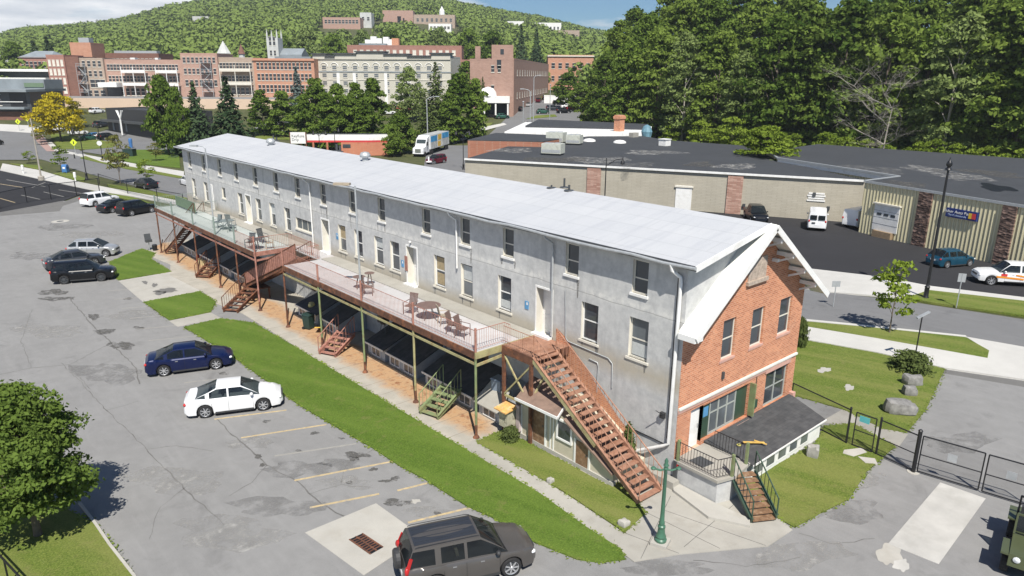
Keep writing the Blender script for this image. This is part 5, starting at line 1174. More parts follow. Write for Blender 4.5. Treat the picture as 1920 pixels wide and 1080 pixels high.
mb = MB(); P = [(-.4, -.4, H), (L+.4, -.4, H), (L+.4, 16.4, H), (-.4, 16.4, H), (3, 8, H+3.0), (L-3, 8, H+3.0)]; mb.add(P, [(0, 1, 5, 4), (1, 2, 5), (2, 3, 4, 5), (3, 0, 4)]); mb.build('hipped_roof', MAT['slate_roof'], t)
t, L, H = facade('station_canopy', 'long white flat canopies left of the brick town blocks', 'canopy', -20, 104, 131, 160, 285, None, 14, 'dgrey', ()); sub(t, 'canopy_roof', 'white', (-1, L+1, -3, 16, H-.6, H+.3)); sub(t, 'lower_roof', 'white', (L*.3, L+1, -7, -3.2, H-3.4, H-2.8))
t, L, H = facade('town_block', 'tall red brick block with shade-painted side and pale arched windows at left of the row', 'building', 99, 132, 104, 184, SB-2, None, 12, 'redbrick', ((.76, 4, .9, 1.9), (.55, 4, .9, 1.9), (.34, 4, .9, 1.9), (.12, 3, 1.2, 2.0)), win='cream')
sub(t, 'shaded_side_wall', 'dkbrick', (L, L+4.6, .5, 12, -5, H-.3))  # shade of the side face put into its colour as darker brick
t, L, H = facade('town_block', 'small orange brick rooftop block with vent above the tall red brick block', 'building', 135, 174, 81, 112, SB+14, None, 9, 'obrick', ()); sub(t, 'roof_vent', 'galv', (L*.3, L*.8, 2, 5, H, H+2.0))
def fire_escape(t, L0, L1, H, floors, m='galv'):
    mb = MB()
    for i in range(floors):
        z = H*(i+.7)/(floors+.6)
        mb.box(L0, L1, -1.6, -.2, z, z+.10)
        for q in np.linspace(L0, L1, 7): mb.box(q-.03, q+.03, -1.62, -1.56, z, z+1.0)
        mb.box(L0, L1, -1.63, -1.57, z+.95, z+1.02)
        if i: mb.beam((L0+.3 if i % 2 else L1-.3, -1.0, z), (L1-.3 if i % 2 else L0+.3, -1.0, z-H/(floors+.6)), .5, .12)
    for q in (L0, L1): mb.box(q-.06, q+.06, -1.6, -1.5, -2, H*.85)
    return mb.build('fire_escape', MAT[m], t)
t, L, H = facade('town_block', 'grey tan brick block with zigzag fire escape beside the tall red brick block', 'building', 150, 203, 110, 184, SB-1, None, 14, 'tanbrick', ((.80, 5, 1.0, 1.9), (.55, 5, 1.0, 1.9), (.28, 3, 1.6, 2.6, .45, .98), (.03, 4, 1.5, 2.3))); fire_escape(t, L*.12, L*.42, H, 4)
def porches(t, L0, L1, H, floors, m='white', base=.0):
    for i in range(floors):
        z = H*(i+1)/(floors+1)+base
        mb = MB(); mb.box(L0, L1, -2.4, -.02, z, z+.18); mb.box(L0, L1, -2.45, -2.38, z+.95, z+1.05); mb.box(L0, L1, -2.43, -2.40, z+.25, z+.9); mb.build('porch', MAT[m], t)
    mb = MB()
    for q in np.linspace(L0, L1, max(3, int((L1-L0)/3.2))): mb.box(q-.1, q+.1, -2.38, -2.2, -2, H*(floors+.5)/(floors+1)+base)
    mb.build('porch_post', MAT[m], t)
t, L, H = facade('town_block', 'long pink brick block with white timber porches left of the spruces', 'building', 203, 347, 113, 184, SB, None, 14, 'pinkbrick', ((.74, 22, .9, 1.9), (.44, 20, .9, 1.9), (.08, 14, 1.1, 2.4))); porches(t, L*.26, L*.56, H, 2); porches(t, L*.70, L*.97, H, 2)
sub(t, 'awning', 'white', (-.5, L*.22, -4.5, -.05, H*.30, H*.42)); sub(t, 'shopfront', 'darkwin', (.2, L*.2, -.9, -.06, -1, H*.28)); sub(t, 'roof_box', 'white', (L*.3, L*.36, 3, 5, H, H+.9), (L*.62, L*.66, 3, 5, H, H+.9))
t, L, H = facade('town_block', 'low dark roofed brick block standing behind the porch row', 'building', 200, 300, 101, 125, SB+22, None, 12, 'dkbrick', ((.3, 12, 1, 1.5),)); sub(t, 'roof_plant', 'galv', (2, L-2, 3, 6, H, H+1.2))
t, L, H = facade('town_block', 'taller orange brick block with fire escape between porch rows', 'building', 347, 415, 101, 184, SB-1, None, 15, 'pinkbrick', ((.80, 8, .9, 1.8), (.55, 8, .9, 1.8), (.28, 7, 1, 2))); fire_escape(t, L*.55, L*.85, H, 4)
t, L, H = facade('town_block', 'brown brick block with grey porches right of the taller orange block', 'building', 415, 481, 109, 184, SB, None, 14, 'tanbrick', ((.74, 10, .9, 1.9), (.42, 9, .9, 1.9), (.1, 7, 1.1, 2.2))); porches(t, L*.1, L*.95, H, 2, 'cream')
t, L, H = facade('town_block', 'bright orange brick block with rows of dark arched windows by the hotel', 'building', 481, 593, 111, 184, SB, None, 15, 'obrick', ((.74, 14, .95, 2.2), (.46, 14, .95, 2.2), (.16, 14, .95, 2.4)), cornice='obrick'); sub(t, 'roof_plant', 'slate_roof', (L*.3, L*.9, 4, 7, H, H+1.0))
# turrets and church
for lab, xc, yt, yb, w, m in (('grey witch-hat turret roof above the brick row', 420, 76, 100, 22, 'church'), ('small brown conical turret roof right of the grey one', 453, 82, 101, 12, 'dkbrick')):
    s = SB+30; c = AT(xc, yb, s); h = AT(xc, yt, s).z-c.z; r = w/2*s/FPX
    t = thing('turret', lab, 'turret', c); mb = MB(); mb.lathe((0, 0, -8), [(r*.9, 0), (r*.9, 7.9)], 8); mb.build('turret_wall', MAT['church'], t); mb = MB(); mb.lathe((0, 0, -.1), [(r*1.15, 0), (r*.6, h*.5), (.05, h)], 8); mb.build('spire', MAT[m], t)
s = SB+45; t, L, H = facade('church', 'pale stone church with pinnacled square tower behind the orange block', 'church', 503, 524, 72, 118, s, None, 6.5, 'church', ((.72, 2, .9, 3.2, .15, .85), (.3, 2, .8, 2.0, .15, .85)))
for q in ((.3, .3), (L-.3, .3), (.3, 6.2), (L-.3, 6.2)): mb = MB(); mb.lathe((q[0], q[1], H), [(.35, 0), (.35, 1.5), (.05, 3.6)], 6); mb.build('pinnacle', MAT['church'], t)
mb = MB(); mb.add([(L, 1, -5), (L+9, 1, -5), (L+9, 12, -5), (L, 12, -5), (L, 1, H*.35), (L+9, 1, H*.35), (L+9, 12, H*.35), (L, 12, H*.35), (L, 6.5, H*.62), (L+9, 6.5, H*.62)], [(0, 1, 5, 4), (1, 2, 6, 9, 5), (4, 5, 9, 8), (6, 7, 8, 9), (2, 3, 7, 6)]); mb.build('nave', MAT['slate_roof'], t)
# the cream hotel
t, L, H = facade('hotel', 'long cream five-storey hotel with stepped dark cornices and rows of windows', 'hotel', 592, 846, 106, 186, 268, 262, 18, 'stucco_cream', ((.70, 12, 1.5, 1.3), (.52, 12, 1.5, 1.3), (.34, 12, 1.5, 1.3), (.16, 12, 1.5, 1.3)), win='glassg')
for a, b, z in ((0, .10, .9), (.10, .16, .2), (.16, .32, 1.0), (.32, .53, 1.7), (.53, .70, .9), (.70, .86, .3), (.86, 1.0, 1.2)):
    sub(t, 'stepped_parapet', 'stucco_cream', (L*a+.02, L*b-.02, -.35, 4, H-1.0, H+z-.3)); sub(t, 'cornice', 'dgrey', (L*a-.4, L*b+.3, -.9, 4.5, H+z-.28, H+z+.12))
sub(t, 'string_course', 'slate_roof', (-.1, L+.1, -.16, -.01, H*.635, H*.66)); sub(t, 'string_course', 'cream', (-.1, L+.1, -.16, -.01, H*.46, H*.475))
for q in (.03, .18, .30, .53, .70): sub(t, 'pilaster', 'white', (L*q-.55, L*q+.55, -.22, -.0, -3, H*.62))
mb = MB()
for i in range(12):
    x = L*(.04+.92*(i+.5)/12); mb.tube([(x+1.4*math.cos(a), -.1, H*.76+1.4*math.sin(a)) for a in np.linspace(0, math.pi, 9)], .14, 4)
mb.build('window_arch', MAT['white'], t)
t, L, H = facade('town_block', 'long red brick building with dormers and white roof plant behind the hotel', 'building', 653, 866, 86, 130, 340, None, 16, 'redbrick', ((.62, 16, 1.6, 2.0),), 'slate_roof', win='cream')
rb = [(L*a, L*a+2.5, 5, 8, H, H+h) for a, h in ((.14, 2.8), (.19, 4.2), (.24, 3.4), (.30, 4.0), (.35, 3.0))]; sub(t, 'roof_plant', 'white', *rb); sub(t, 'chimney', 'brick', (L*.38, L*.44, 4, 8, H, H+3.4)); sub(t, 'dark_deck', 'slate_roof', (L*.10, L*.34, 1, 4.5, H, H+1.0))
t, L, H = facade('town_block', 'low brick block with dark roof right of the hotel', 'building', 845, 890, 113, 150, 290, None, 12, 'redbrick', ((.5, 6, 1.2, 1.6),), 'slate_roof')
# brick theatre
t, L, H = facade('theatre', 'tall brown brick theatre block with white domed entrance canopy', 'theatre', 882, 962, 112, 214, 222, 222, 8, 'theatrebrick', ((.78, 2, .9, 1.8, .45, .75), (.42, 1, .9, 1.8, .42, .62)))
sub(t, 'upper_block', 'theatrebrick', (L*.5, L-.05, .05, 7, H-.3, H+4.2)); sub(t, 'chimney', 'theatrebrick', (L*.12, L*.24, 1, 3, H-.3, H+3.8)); sub(t, 'window', 'darkwin', (L*.62, L*.72, -.05, -.005, H*.84, H*1.0), (L*.70, L*.78, -.0, .04, H+1.5, H+3))
mb = MB(); mb.lathe((L*.42, -2.2, H*.34), [(2.6, 0), (2.4, 1.2), (1.6, 2.2), (.1, 2.7)], 16); mb.build('dome_canopy', MAT['white'], t, smooth=60)
sub(t, 'portico', 'white', (L*.28, L*.92, -4.5, -.05, H*.22, H*.34)); sub(t, 'dark_entrance', 'black', (L*.32, L*.9, -.3, -.02, 0, H*.22))
for q in (.34, .6, .88): sub(t, 'column', 'white', (L*q-.22, L*q+.22, -4.3, -3.9, 0, H*.22))
t, L, H = facade('theatre_wing', 'long brick side wing of the theatre along the upper street', 'building', 963, 1027, 117, 214, 223, 330, 8, 'theatrebrick', ((.78, 16, 1.2, 1.5), (.46, 16, 1.2, 1.5)), win='cream')
t, L, H = facade('town_block', 'narrow white building between theatre wing and orange block', 'building', 1013, 1027, 121, 178, 345, None, 10, 'white', ((.75, 2, 1.2, 2), (.45, 2, 1.2, 2)))
t, L, H = facade('town_block', 'bright orange brick block at the top of the upper street', 'building', 1026, 1110, 104, 190, 352, None, 16, 'obrick', ((.72, 6, 1.6, 2.4), (.45, 6, 1.4, 2.2)), cornice='cream'); sub(t, 'teal_awning', 'dkgreen', (3, 9, -2, -.05, H*.15, H*.25))
t, L, H = facade('low_wall', 'white low wall behind the parked cars of the upper lot', 'wall', 1020, 1086, 180, 191, 270, None, 1, 'white', ())
# dark modern building and the black low building at the left
t, L, H = facade('modern_building', 'dark grey two-storey modern building with terrace at the far left', 'building', -60, 66, 172, 238, 212, None, 16, 'dgrey', ((.62, 3, 2.2, 3.0, .0, .62),)); sub(t, 'terrace', 'slate_roof', (L*.45, L*.97, -2.5, -.05, H*.52, H*.58)); sub(t, 'roof_slab', 'slate_roof', (-1, L+.8, -2.5, 16.5, H, H+.7)); sub(t, 'balustrade', 'white', (L*.6, L*.97, -2.5, -2.4, H*.72, H*.74)); sub(t, 'void', 'black', (L*.70, L*.94, -.06, -.005, H*.58, H*.97)); sub(t, 'upper_roof', 'slate_roof', (0, L*1.05, 6, 15, H+.7, H+3.4)); sub(t, 'green_sign_band', 'mesh', (L*.75, L*1.04, 5.8, 5.99, H+1.2, H+2.4)); sub(t, 'ground_floor', 'dkbrick', (L*.3, L-.1, -.9, -.07, -2, H*.45))
t, L, H = facade('low_black_building', 'low black shop with white tree-shaped post and white lettering', 'shop', 204, 330, 208, 244, 196, 176, 10, 'plastic', ()); sub(t, 'roof_edge', 'dgrey', (-.5, L*.72, -1.6, -.05, H*.42, H*.52)); [sub(t, 'wall_panel', 'slate_roof', (L*q, L*q+.9, -.1, -.005, .1, H*.4)) for q in (.08, .18, .28)]
mb = MB(); x = L*.36; mb.tube([(x, -2.4, -.5), (x, -2.4, H*.75)], .22, 6)
for a in (-1.6, 1.6, -.8, .8): mb.tube([(x, -2.4, H*.6), (x+a*.6, -2.4, H*.85), (x+a, -2.4, H*1.0)], .14, 5)
mb.build('tree_post', MAT['white'], t)
text_mesh('letters', 'Arrowmart', 1.3, MAT['white'], t, Matrix.Translation((L*.86, -.06, H*.86)) @ Matrix.Rotation(math.pi/2, 4, 'X'))
sub(t, 'emblem', 'mesh', (L*.74, L*.79, -.12, -.01, H*.50, H*.68), (L*.80, L*.86, -.12, -.01, H*.48, H*.58))
# campus buildings on the hill
def hill(name, label, x0, x1, yt, yb, m, rows=(), roof='slate_roof', depth=14):
    p = T((x0+x1)/2, yb); s = (p.x-CAM[0])*HX+(p.y-CAM[1])*HY
    return facade(name, label, 'building', x0, x1, yt, yb+3, s-10, None, depth, m, rows, roof)
hill('hill_building', 'long brick hall with grey roof left on the wooded hill', 606, 676, 33, 52, 'pinkbrick', ((.5, 10, 2, 3),)); hill('hill_building', 'white stair tower beside the left brick hall on the hill', 676, 697, 24, 50, 'church', ((.5, 2, 2, 3),))
t, L, H = hill('hill_building', 'brick gymnasium with dark arched door on the hill', 718, 775, 20, 40, 'pinkbrick', ()); sub(t, 'arched_door', 'black', (L*.48, L*.60, -.15, -.01, 0, H*.55), (L*.66, L*.71, -.15, -.01, 0, H*.4))
t, L, H = hill('hill_building', 'pale brick hall with small white dome on the hill', 776, 853, 28, 46, 'tanbrick', ((.4, 8, 2, 3),)); mb = MB(); mb.lathe((L*.68, 4, H), [(2.6, 0), (2.4, 4), (1.2, 6), (.1, 8)], 10); mb.build('dome', MAT['white'], t)
hill('hill_building', 'low white building below the domed hall', 804, 846, 45, 57, 'white', ((.4, 6, 2, 2),)); hill('hill_building', 'white house among trees left of the long white hall', 938, 982, 40, 52, 'white', ((.4, 5, 2, 2),)); hill('hill_building', 'long white flat-roofed hall on the right slope', 992, 1052, 43, 60, 'white', ((.4, 8, 2, 3),), 'white'); hill('hill_building', 'brick wing with white roof below the long white hall', 1034, 1086, 57, 74, 'tanbrick', ((.3, 8, 2, 3),), 'white')
hill('hill_house', 'small white house high on the left hillside', 279, 303, 36, 41, 'white', ((.3, 3, 2, 2),)); hill('hill_house', 'grey roofed house in a clearing on the left hillside', 362, 392, 31, 43, 'church', ((.3, 3, 2, 2),)); hill('hill_house', 'pale house at the far left edge below the hill', 0, 18, 104, 128, 'church', ((.3, 3, 1.5, 2),))
# ------------------------------------------------------------------ vehicles
def paint(name, col, metal=.15):
    k = N(name); f = k.noise(1.2, 3); c = k.ramp(f, (.3, sc(col, .93)), (.7, sc(col, 1.05)))
    m = k.out(c, .3, metal, .3); k.b.inputs['Coat Weight'].default_value = .45; k.b.inputs['Coat Roughness'].default_value = .06; return m
PAINT = {n: paint('car_paint_'+n, c, mt) for n, c, mt in (
    ('white', (.74, .75, .76), 0), ('navy', (.004, .010, .055), .2), ('bronze', (.105, .098, .092), .35), ('black', (.004, .0045, .006), .0), ('slate', (.045, .05, .06), .3),
    ('silver', (.48, .49, .49), .5), ('teal', (.012, .075, .13), .3), ('maroon', (.12, .012, .025), .3), ('red', (.40, .02, .03), .2), ('blue', (.05, .20, .46), .3),
    ('green', (.03, .10, .07), .3), ('charcoal', (.012, .013, .015), .1), ('olive', (.085, .10, .05), .1))}
KINDS = {
 # L, W, H, wheelbase, rear axle x, wheel radius, lower height, body top profile, greenhouse (x back, x roof rear, x roof front, x cowl), belt z
 'sedan': dict(L=4.62, W=1.76, H=1.46, xr=-1.36, xf=1.34, r=.33, zb=.20, top=[(-2.31, .60), (-2.27, .84), (-2.1, .99), (-1.75, 1.02), (-1.0, .95), (.95, .93), (1.25, .90), (1.95, .80), (2.22, .66), (2.31, .42)], gh=(-1.80, -.78, .35, 1.22), bw=.80, rw=.60, pil=((-1.30, -1.12), (-.30, -.22))),
 'suv': dict(L=4.58, W=1.80, H=1.70, xr=-1.32, xf=1.30, r=.36, zb=.25, top=[(-2.29, .55), (-2.26, .85), (-2.22, 1.05), (-1.9, 1.08), (-1.0, 1.05), (.9, 1.03), (1.2, 1.02), (1.95, .93), (2.2, .78), (2.29, .48)], gh=(-2.22, -1.98, .28, 1.18), bw=.83, rw=.66, pil=((-1.28, -1.08), (-.30, -.20))),
 'hatch': dict(L=4.2, W=1.76, H=1.53, xr=-1.25, xf=1.32, r=.33, zb=.20, top=[(-2.1, .55), (-2.06, .85), (-1.95, 1.02), (-1.0, .98), (.9, .96), (1.2, .93), (1.75, .84), (2.02, .70), (2.1, .44)], gh=(-1.98, -1.35, .30, 1.15), bw=.80, rw=.62, pil=((-1.15, -.98), (-.26, -.18))),
 'van': dict(L=5.5, W=2.0, H=2.10, xr=-1.75, xf=1.75, r=.36, zb=.28, top=[(-2.75, .55), (-2.72, .95), (-2.68, 1.18), (-1.0, 1.18), (1.2, 1.16), (1.6, 1.14), (2.3, 1.02), (2.62, .85), (2.75, .50)], gh=(-2.70, -2.60, .95, 1.75), bw=.97, rw=.86, pil=((-2.60, .30),)),
 'pickup': dict(L=5.6, W=1.95, H=1.84, xr=-1.75, xf=1.80, r=.40, zb=.36, top=[(-2.80, .60), (-2.78, .95), (-2.72, 1.14), (-1.0, 1.14), (.7, 1.12), (1.35, 1.14), (2.3, 1.08), (2.66, .95), (2.8, .55)], gh=(-1.20, -1.05, .55, 1.32), bw=.92, rw=.74, pil=((-.30, -.18),)),
}
CARMESH = {}
def interp(P, x):
    return float(np.interp(x, [p[0] for p in P], [p[1] for p in P]))
def car_meshes(kind):
    if kind in CARMESH: return CARMESH[kind]
    K = KINDS[kind]; L, W = K['L'], K['W']; hw = W/2
    top, zb, r = K['top'], K['zb'], K['r']; xb, xrr, xrf, xc = K['gh']
    ends = [(-L/2, hw*.80), (-L/2+.06, hw*.90), (-L/2+.25, hw*.97), (-L/2+.7, hw), (L/2-1.1, hw), (L/2-.5, hw*.95), (L/2-.18, hw*.84), (L/2-.05, hw*.72), (L/2, hw*.60)]
    X = sorted(set([round(v, 3) for v in np.linspace(-L/2, L/2, 30)]+[p[0] for p in top]+[p[0] for p in ends]+[round(K[a]+d, 3) for a in ('xr', 'xf') for d in np.linspace(-(r+.07), r+.07, 13)]))
    body = MB(); rows = []; Ra = r+.065
    for x in X:
        zt = interp(top, x); w = interp(ends, x); low = zb+(.12 if abs(x) > L/2-.12 else 0)
        for a in ('xr', 'xf'):
            d = abs(x-K[a])
            if d < Ra: low = max(low, r+math.sqrt(max(0, Ra*Ra-d*d)))
        low = min(low, zt-.06); m = lambda t: low+(zt-low)*t
        half = [(w*.80, low), (w*.975, low+.001), (w, m(.35)), (w*.995, m(.70)), (w*.965, m(.90)), (w*.90, zt-.012), (w*.55, zt+.025), (0, zt+.035)]
        rows.append([Vector((x, -y, z)) for y, z in half]+[Vector((x, y, z)) for y, z in half[-2::-1]])
    n = len(rows[0]); vs = [v for r_ in rows for v in r_]; fs = []
    for i in range(len(rows)-1):
        for j in range(n-1): fs.append((i*n+j, (i+1)*n+j, (i+1)*n+j+1, i*n+j+1))
    fs += [tuple(range(n))[::1], tuple((len(rows)-1)*n+j for j in range(n))[::-1]]
    body.add(vs, fs)
    # greenhouse
    bz = lambda x: interp(top, x)-.015
    G_ = sorted(set([xb, xrr, xrf, xc, (xb+xrr)/2, (xrf+xc)/2, (xrr+xrf)/2]+[p for q in K['pil'] for p in q]+[xb+(xrr-xb)*.25, xrf+(xc-xrf)*.8])); H = K['H']
    sec = []
    for x in G_:
        if x <= xrr: t = (x-xb)/(xrr-xb); t = t**.85
        elif x >= xrf: t = (xc-x)/(xc-xrf); t = t**.85
        else: t = 1.0
        b = bz(x); crown = .03*(1-((x-(xrr+xrf)/2)/(xrf-xrr))**2) if xrr <= x <= xrf else 0
        zt = b+(H-.02-b)*t+crown+.004; taper = (1 if x > xb+.3 else .95)
        wb, wr = K['bw']*taper, K['rw']*taper; w2 = wb-(wb-wr)*t
        p0, p3 = Vector((x, wb, b)), Vector((x, w2, zt-.05*t))
        sec.append([p0, p0.lerp(p3, .07), p0.lerp(p3, .88), p3, Vector((x, max(w2-.14, .05), zt)), Vector((x, 0, zt+.015*t))])
    roof, side, ws, rwn = MB(), (MB(), MB()), MB(), MB()
    for i in range(len(G_)-1):
        xm = (G_[i]+G_[i+1])/2; a, b = sec[i], sec[i+1]
        pil = any(p <= xm <= q for p, q in K['pil']) or (xm < xb+.12 and kind != 'suv')
        for s in (-1, 1):
            fl_ = lambda p: Vector((p.x, s*p.y, p.z))
            for j in range(5):
                q = [fl_(a[j]), fl_(b[j]), fl_(b[j+1]), fl_(a[j+1])]
                if s > 0: q = q[::-1]
                if j == 1 and not pil: side[(s+1)//2].add(q, [(0, 1, 2, 3)])
                elif j <= 2: roof.add(q, [(0, 1, 2, 3)])
                else:
                    if xm < xrr: dst = rwn
                    elif xm > xrf: dst = ws
                    else: dst = roof
                    if kind == 'van' and dst is rwn: dst = roof
                    dst.add(q, [(0, 1, 2, 3)])
    def mesh(mb, nm, sm=35):
        import bmesh
        me = bpy.data.meshes.new(nm); me.from_pydata(mb.v, [], mb.f); bm = bmesh.new(); bm.from_mesh(me); bmesh.ops.remove_doubles(bm, verts=bm.verts[:], dist=.0008); bmesh.ops.recalc_face_normals(bm, faces=bm.faces[:]) if nm == 'body' else None; bm.to_mesh(me); bm.free()
        me.materials.append(None)
        me.polygons.foreach_set('use_smooth', [True]*len(me.polygons)); me.set_sharp_from_angle(angle=R(sm)); return me
    out = {'body': mesh(body, 'body', 32), 'cabin': mesh(roof, 'cabin', 40), 'windscreen': mesh(ws, 'windscreen'), 'side_window': [mesh(s_, 'side_window') for s_ in side]}
    if rwn.f: out['rear_window'] = mesh(rwn, 'rear_window')
    ub = MB(); ub.box(-L/2+.15, L/2-.2, -hw*.80, hw*.80, zb+.02, .62); out['underbody'] = mesh(ub, 'underbody')
    ty = MB(); ty.lathe((0, 0, 0), [(r*.70, -.10), (r*.93, -.10), (r, -.06), (r, .06), (r*.93, .10), (r*.70, .10)], 22, 0, 'y', False); out['tyre'] = mesh(ty, 'tyre', 30)
    rm = MB(); rm.lathe((0, 0, 0), [(r*.70, -.098), (r*.66, -.09), (r*.64, -.05)], 20, 0, 'y', False); rm.lathe((0, 0, 0), [(r*.16, -.10), (r*.14, -.108)], 10, 0, 'y')
    for i in range(7):
        a = 2*math.pi*i/7; rm.obox((math.cos(a)*r*.40, -.085, math.sin(a)*r*.40), (math.cos(a)*r*.27, 0, math.sin(a)*r*.27), (0, .012, 0), (-math.sin(a)*r*.065, 0, math.cos(a)*r*.065))
    out['rim'] = mesh(rm, 'rim', 30)
    hl = MB(); hl.lathe((0, 0, 0), [(.02, -.16), (.075, -.12), (.09, 0), (.075, .12), (.02, .16)], 10, 0, 'y'); out['headlight'] = mesh(hl, 'headlight', 60)
    mr = MB(); mr.lathe((0, 0, 0), [(.03, -.09), (.08, -.05), (.085, .04), (.04, .09)], 8, 0, 'y'); out['mirror'] = mesh(mr, 'mirror', 60)
    CARMESH[kind] = out; return out
def put(me, name, m, parent, loc=(0, 0, 0), rz=0, scale=None):
    o = bpy.data.objects.new(name, me); COL.objects.link(o); o.parent = parent; o.location = loc; o.rotation_euler = (0, 0, rz)
    if scale: o.scale = scale
    if len(me.materials): 
        if me.materials[0] is None: me.materials[0] = m
        o.material_slots[0].link = 'OBJECT'; o.material_slots[0].material = m
    return o
def car(kind, col, p, head, label, cat, name='parked_car', rim='alloy', group=None, detail=2, roofc=None, trim=None):
    K = KINDS[kind]; me = car_meshes(kind); L, hw = K['L'], K['W']/2
    t = thing(name, label, cat, p, head, group); pm = PAINT[col]
    put(me['body'], 'body', pm, t); put(me['cabin'], 'cabin', PAINT[roofc] if roofc else pm, t); put(me['windscreen'], 'windscreen', MAT['carglass'], t)
    for s in me['side_window']: put(s, 'side_window', MAT['carglass'], t)
    if 'rear_window' in me: put(me['rear_window'], 'rear_window', MAT['carglass'], t)
    put(me['underbody'], 'underbody', MAT['black'], t)
    for a in ('xr', 'xf'):
        for s in (-1, 1):
            w = put(me['tyre'], 'wheel', MAT['rubber'], t, (K[a], s*(hw-.105), K['r']), 0 if s < 0 else math.pi)
            put(me['rim'], 'rim', MAT[rim], w); 
            if detail > 1:
                if 'dk' not in me:
                    d = MB(); d.lathe((0, 0, 0), [(K['r']*.68, -.03), (K['r']*.1, -.035)], 16, 0, 'y'); q = bpy.data.meshes.new('brake_disc'); q.from_pydata(d.v, [], d.f); q.materials.append(MAT['dgrey']); me['dk'] = q
                put(me['dk'], 'brake_disc', MAT['dgrey'], w)
    zl = interp(K['top'], L/2-.16)*.86
    for s in (-1, 1):
        put(me['headlight'], 'headlight', MAT['lens'], t, (L/2-.20, s*hw*.70, zl), -s*.5, (1.2, 1, .85))
        zt = interp(K['top'], -L/2+.14)*.84; put(me['headlight'], 'taillight', MAT['red'], t, (-L/2+.10, s*hw*.80, zt+(.12 if kind in ('suv', 'van') else 0)), s*.5, (.9, .9, 1.7 if kind in ('suv', 'van', 'pickup') else .95))
        put(me['mirror'], 'mirror', pm if detail > 1 and col not in ('bronze',) else MAT['plastic'], t, (K['gh'][3]-.38, s*(hw+.07), interp(K['top'], .8)+.10))
    if detail > 1:
        if kind in ('sedan', 'suv', 'hatch'):
            zs = interp(K['top'], 0)
            for sx0, sx1, ys in ((.0, -.45, (-.36, .36)), (-.72, -1.05, (0,))):
                for y in ys:
                    w = .23 if len(ys) > 1 else .62
                    q = MB(); q.box(sx1, sx0, y-w, y+w, .55, .70); q.obox((sx1-.03, y, zs-.02), (.05, 0, 0), (0, w, 0), (-.06, 0, .30 if len(ys) > 1 else .22)); (q.obox((sx1-.13, y, zs+.40), (.04, 0, 0), (0, w*.5, 0), (0, 0, .06)) if len(ys) > 1 else None); q.build('seat', MAT['tanmetal' if col == 'bronze' else 'plastic'], t)
            q = MB(); q.box(.55, .95, -hw*.8, hw*.8, .6, zs-.02); q.build('dashboard', MAT['plastic'], t)
        b = MB(); b.box(L/2-.10, L/2-.005, -hw*.42, hw*.42, zl-.11, zl+.02); b.build('grille', MAT['plastic'], t)
        b = MB(); b.box(L/2-.14, L/2-.01, -hw*.55, hw*.55, K['zb']+.06, K['zb']+.16); b.box(-L/2+.005, -L/2+.12, -hw*.6, hw*.6, K['zb']+.06, K['zb']+.16); b.build('bumper', MAT['plastic'], t)
        b = MB(); b.box(-L/2-.012, -L/2+.03, -.26, .26, .52 if kind == 'suv' else .62, .64 if kind == 'suv' else .74); b.build('number_plate', MAT['lens'], t)
        for s in (-1, 1):
            for x in ((-.40, .55) if kind != 'van' else (.4,)):
                b = MB(); z = interp(K['top'], x)-.16; b.box(x-.34, x-.20, s*hw*1.0-.01, s*hw*1.0+.025, z, z+.035); b.build('door_handle', MAT['chrome'] if col != 'white' else PAINT['white'], t)
            for x in ((-1.02, -.26, .88) if kind != 'van' else (.28, 1.3)):
                b = MB(); z0, z1 = K['zb']+.10, interp(K['top'], x)-.08
                pts = [(x, s*(hw*.985+.004), z0), (x, s*(hw+.004), z0+(z1-z0)*.4), (x, s*(hw*.995+.004), z0+(z1-z0)*.72), (x, s*(hw*.97+.004), z1)]; b.tube(pts, .006, 4); b.build('door_seam', MAT['black'], t)
            b = MB(); b.box(-.9 if kind != 'van' else -1.2, .9, s*(hw*.98)-.02, s*(hw*.98)+.012, K['zb']-.02, K['zb']+.07); b.build('sill', MAT['plastic'], t)
    return t
def heading(a, b): return math.atan2(b.y-a.y, b.x-a.x)
def side_car(kind, col, rearpx, frontpx, label, cat, **kw):
    """placed by the ground contact of its two near wheels"""
    a, b = T(*rearpx), T(*frontpx); K = KINDS[kind]; h = heading(a, b); m = (a+b)/2
    c = (K['xr']+K['xf'])/2; f = Vector((math.cos(h), math.sin(h), 0)); n = Vector((-f.y, f.x, 0))
    if n.dot(Vector((m.x-CAM[0], m.y-CAM[1], 0))) < 0: n = -n
    p = m-f*c+n*(K['W']/2-.1); z = float(hgt(p.x, p.y)); z = z if z > .01 else 0.0
    return car(kind, col, Vector((p.x, p.y, z)), h, label, cat, **kw)
side_car('sedan', 'white', (386, 783), (495, 769), 'white sedan parked nose to the lawn beside the dark blue sedan', 'car')
side_car('sedan', 'navy', (309, 705), (406, 692), 'dark blue sedan parked nose to the lawn just behind the white one', 'car')
h0 = heading(G(386, 783), G(495, 769))
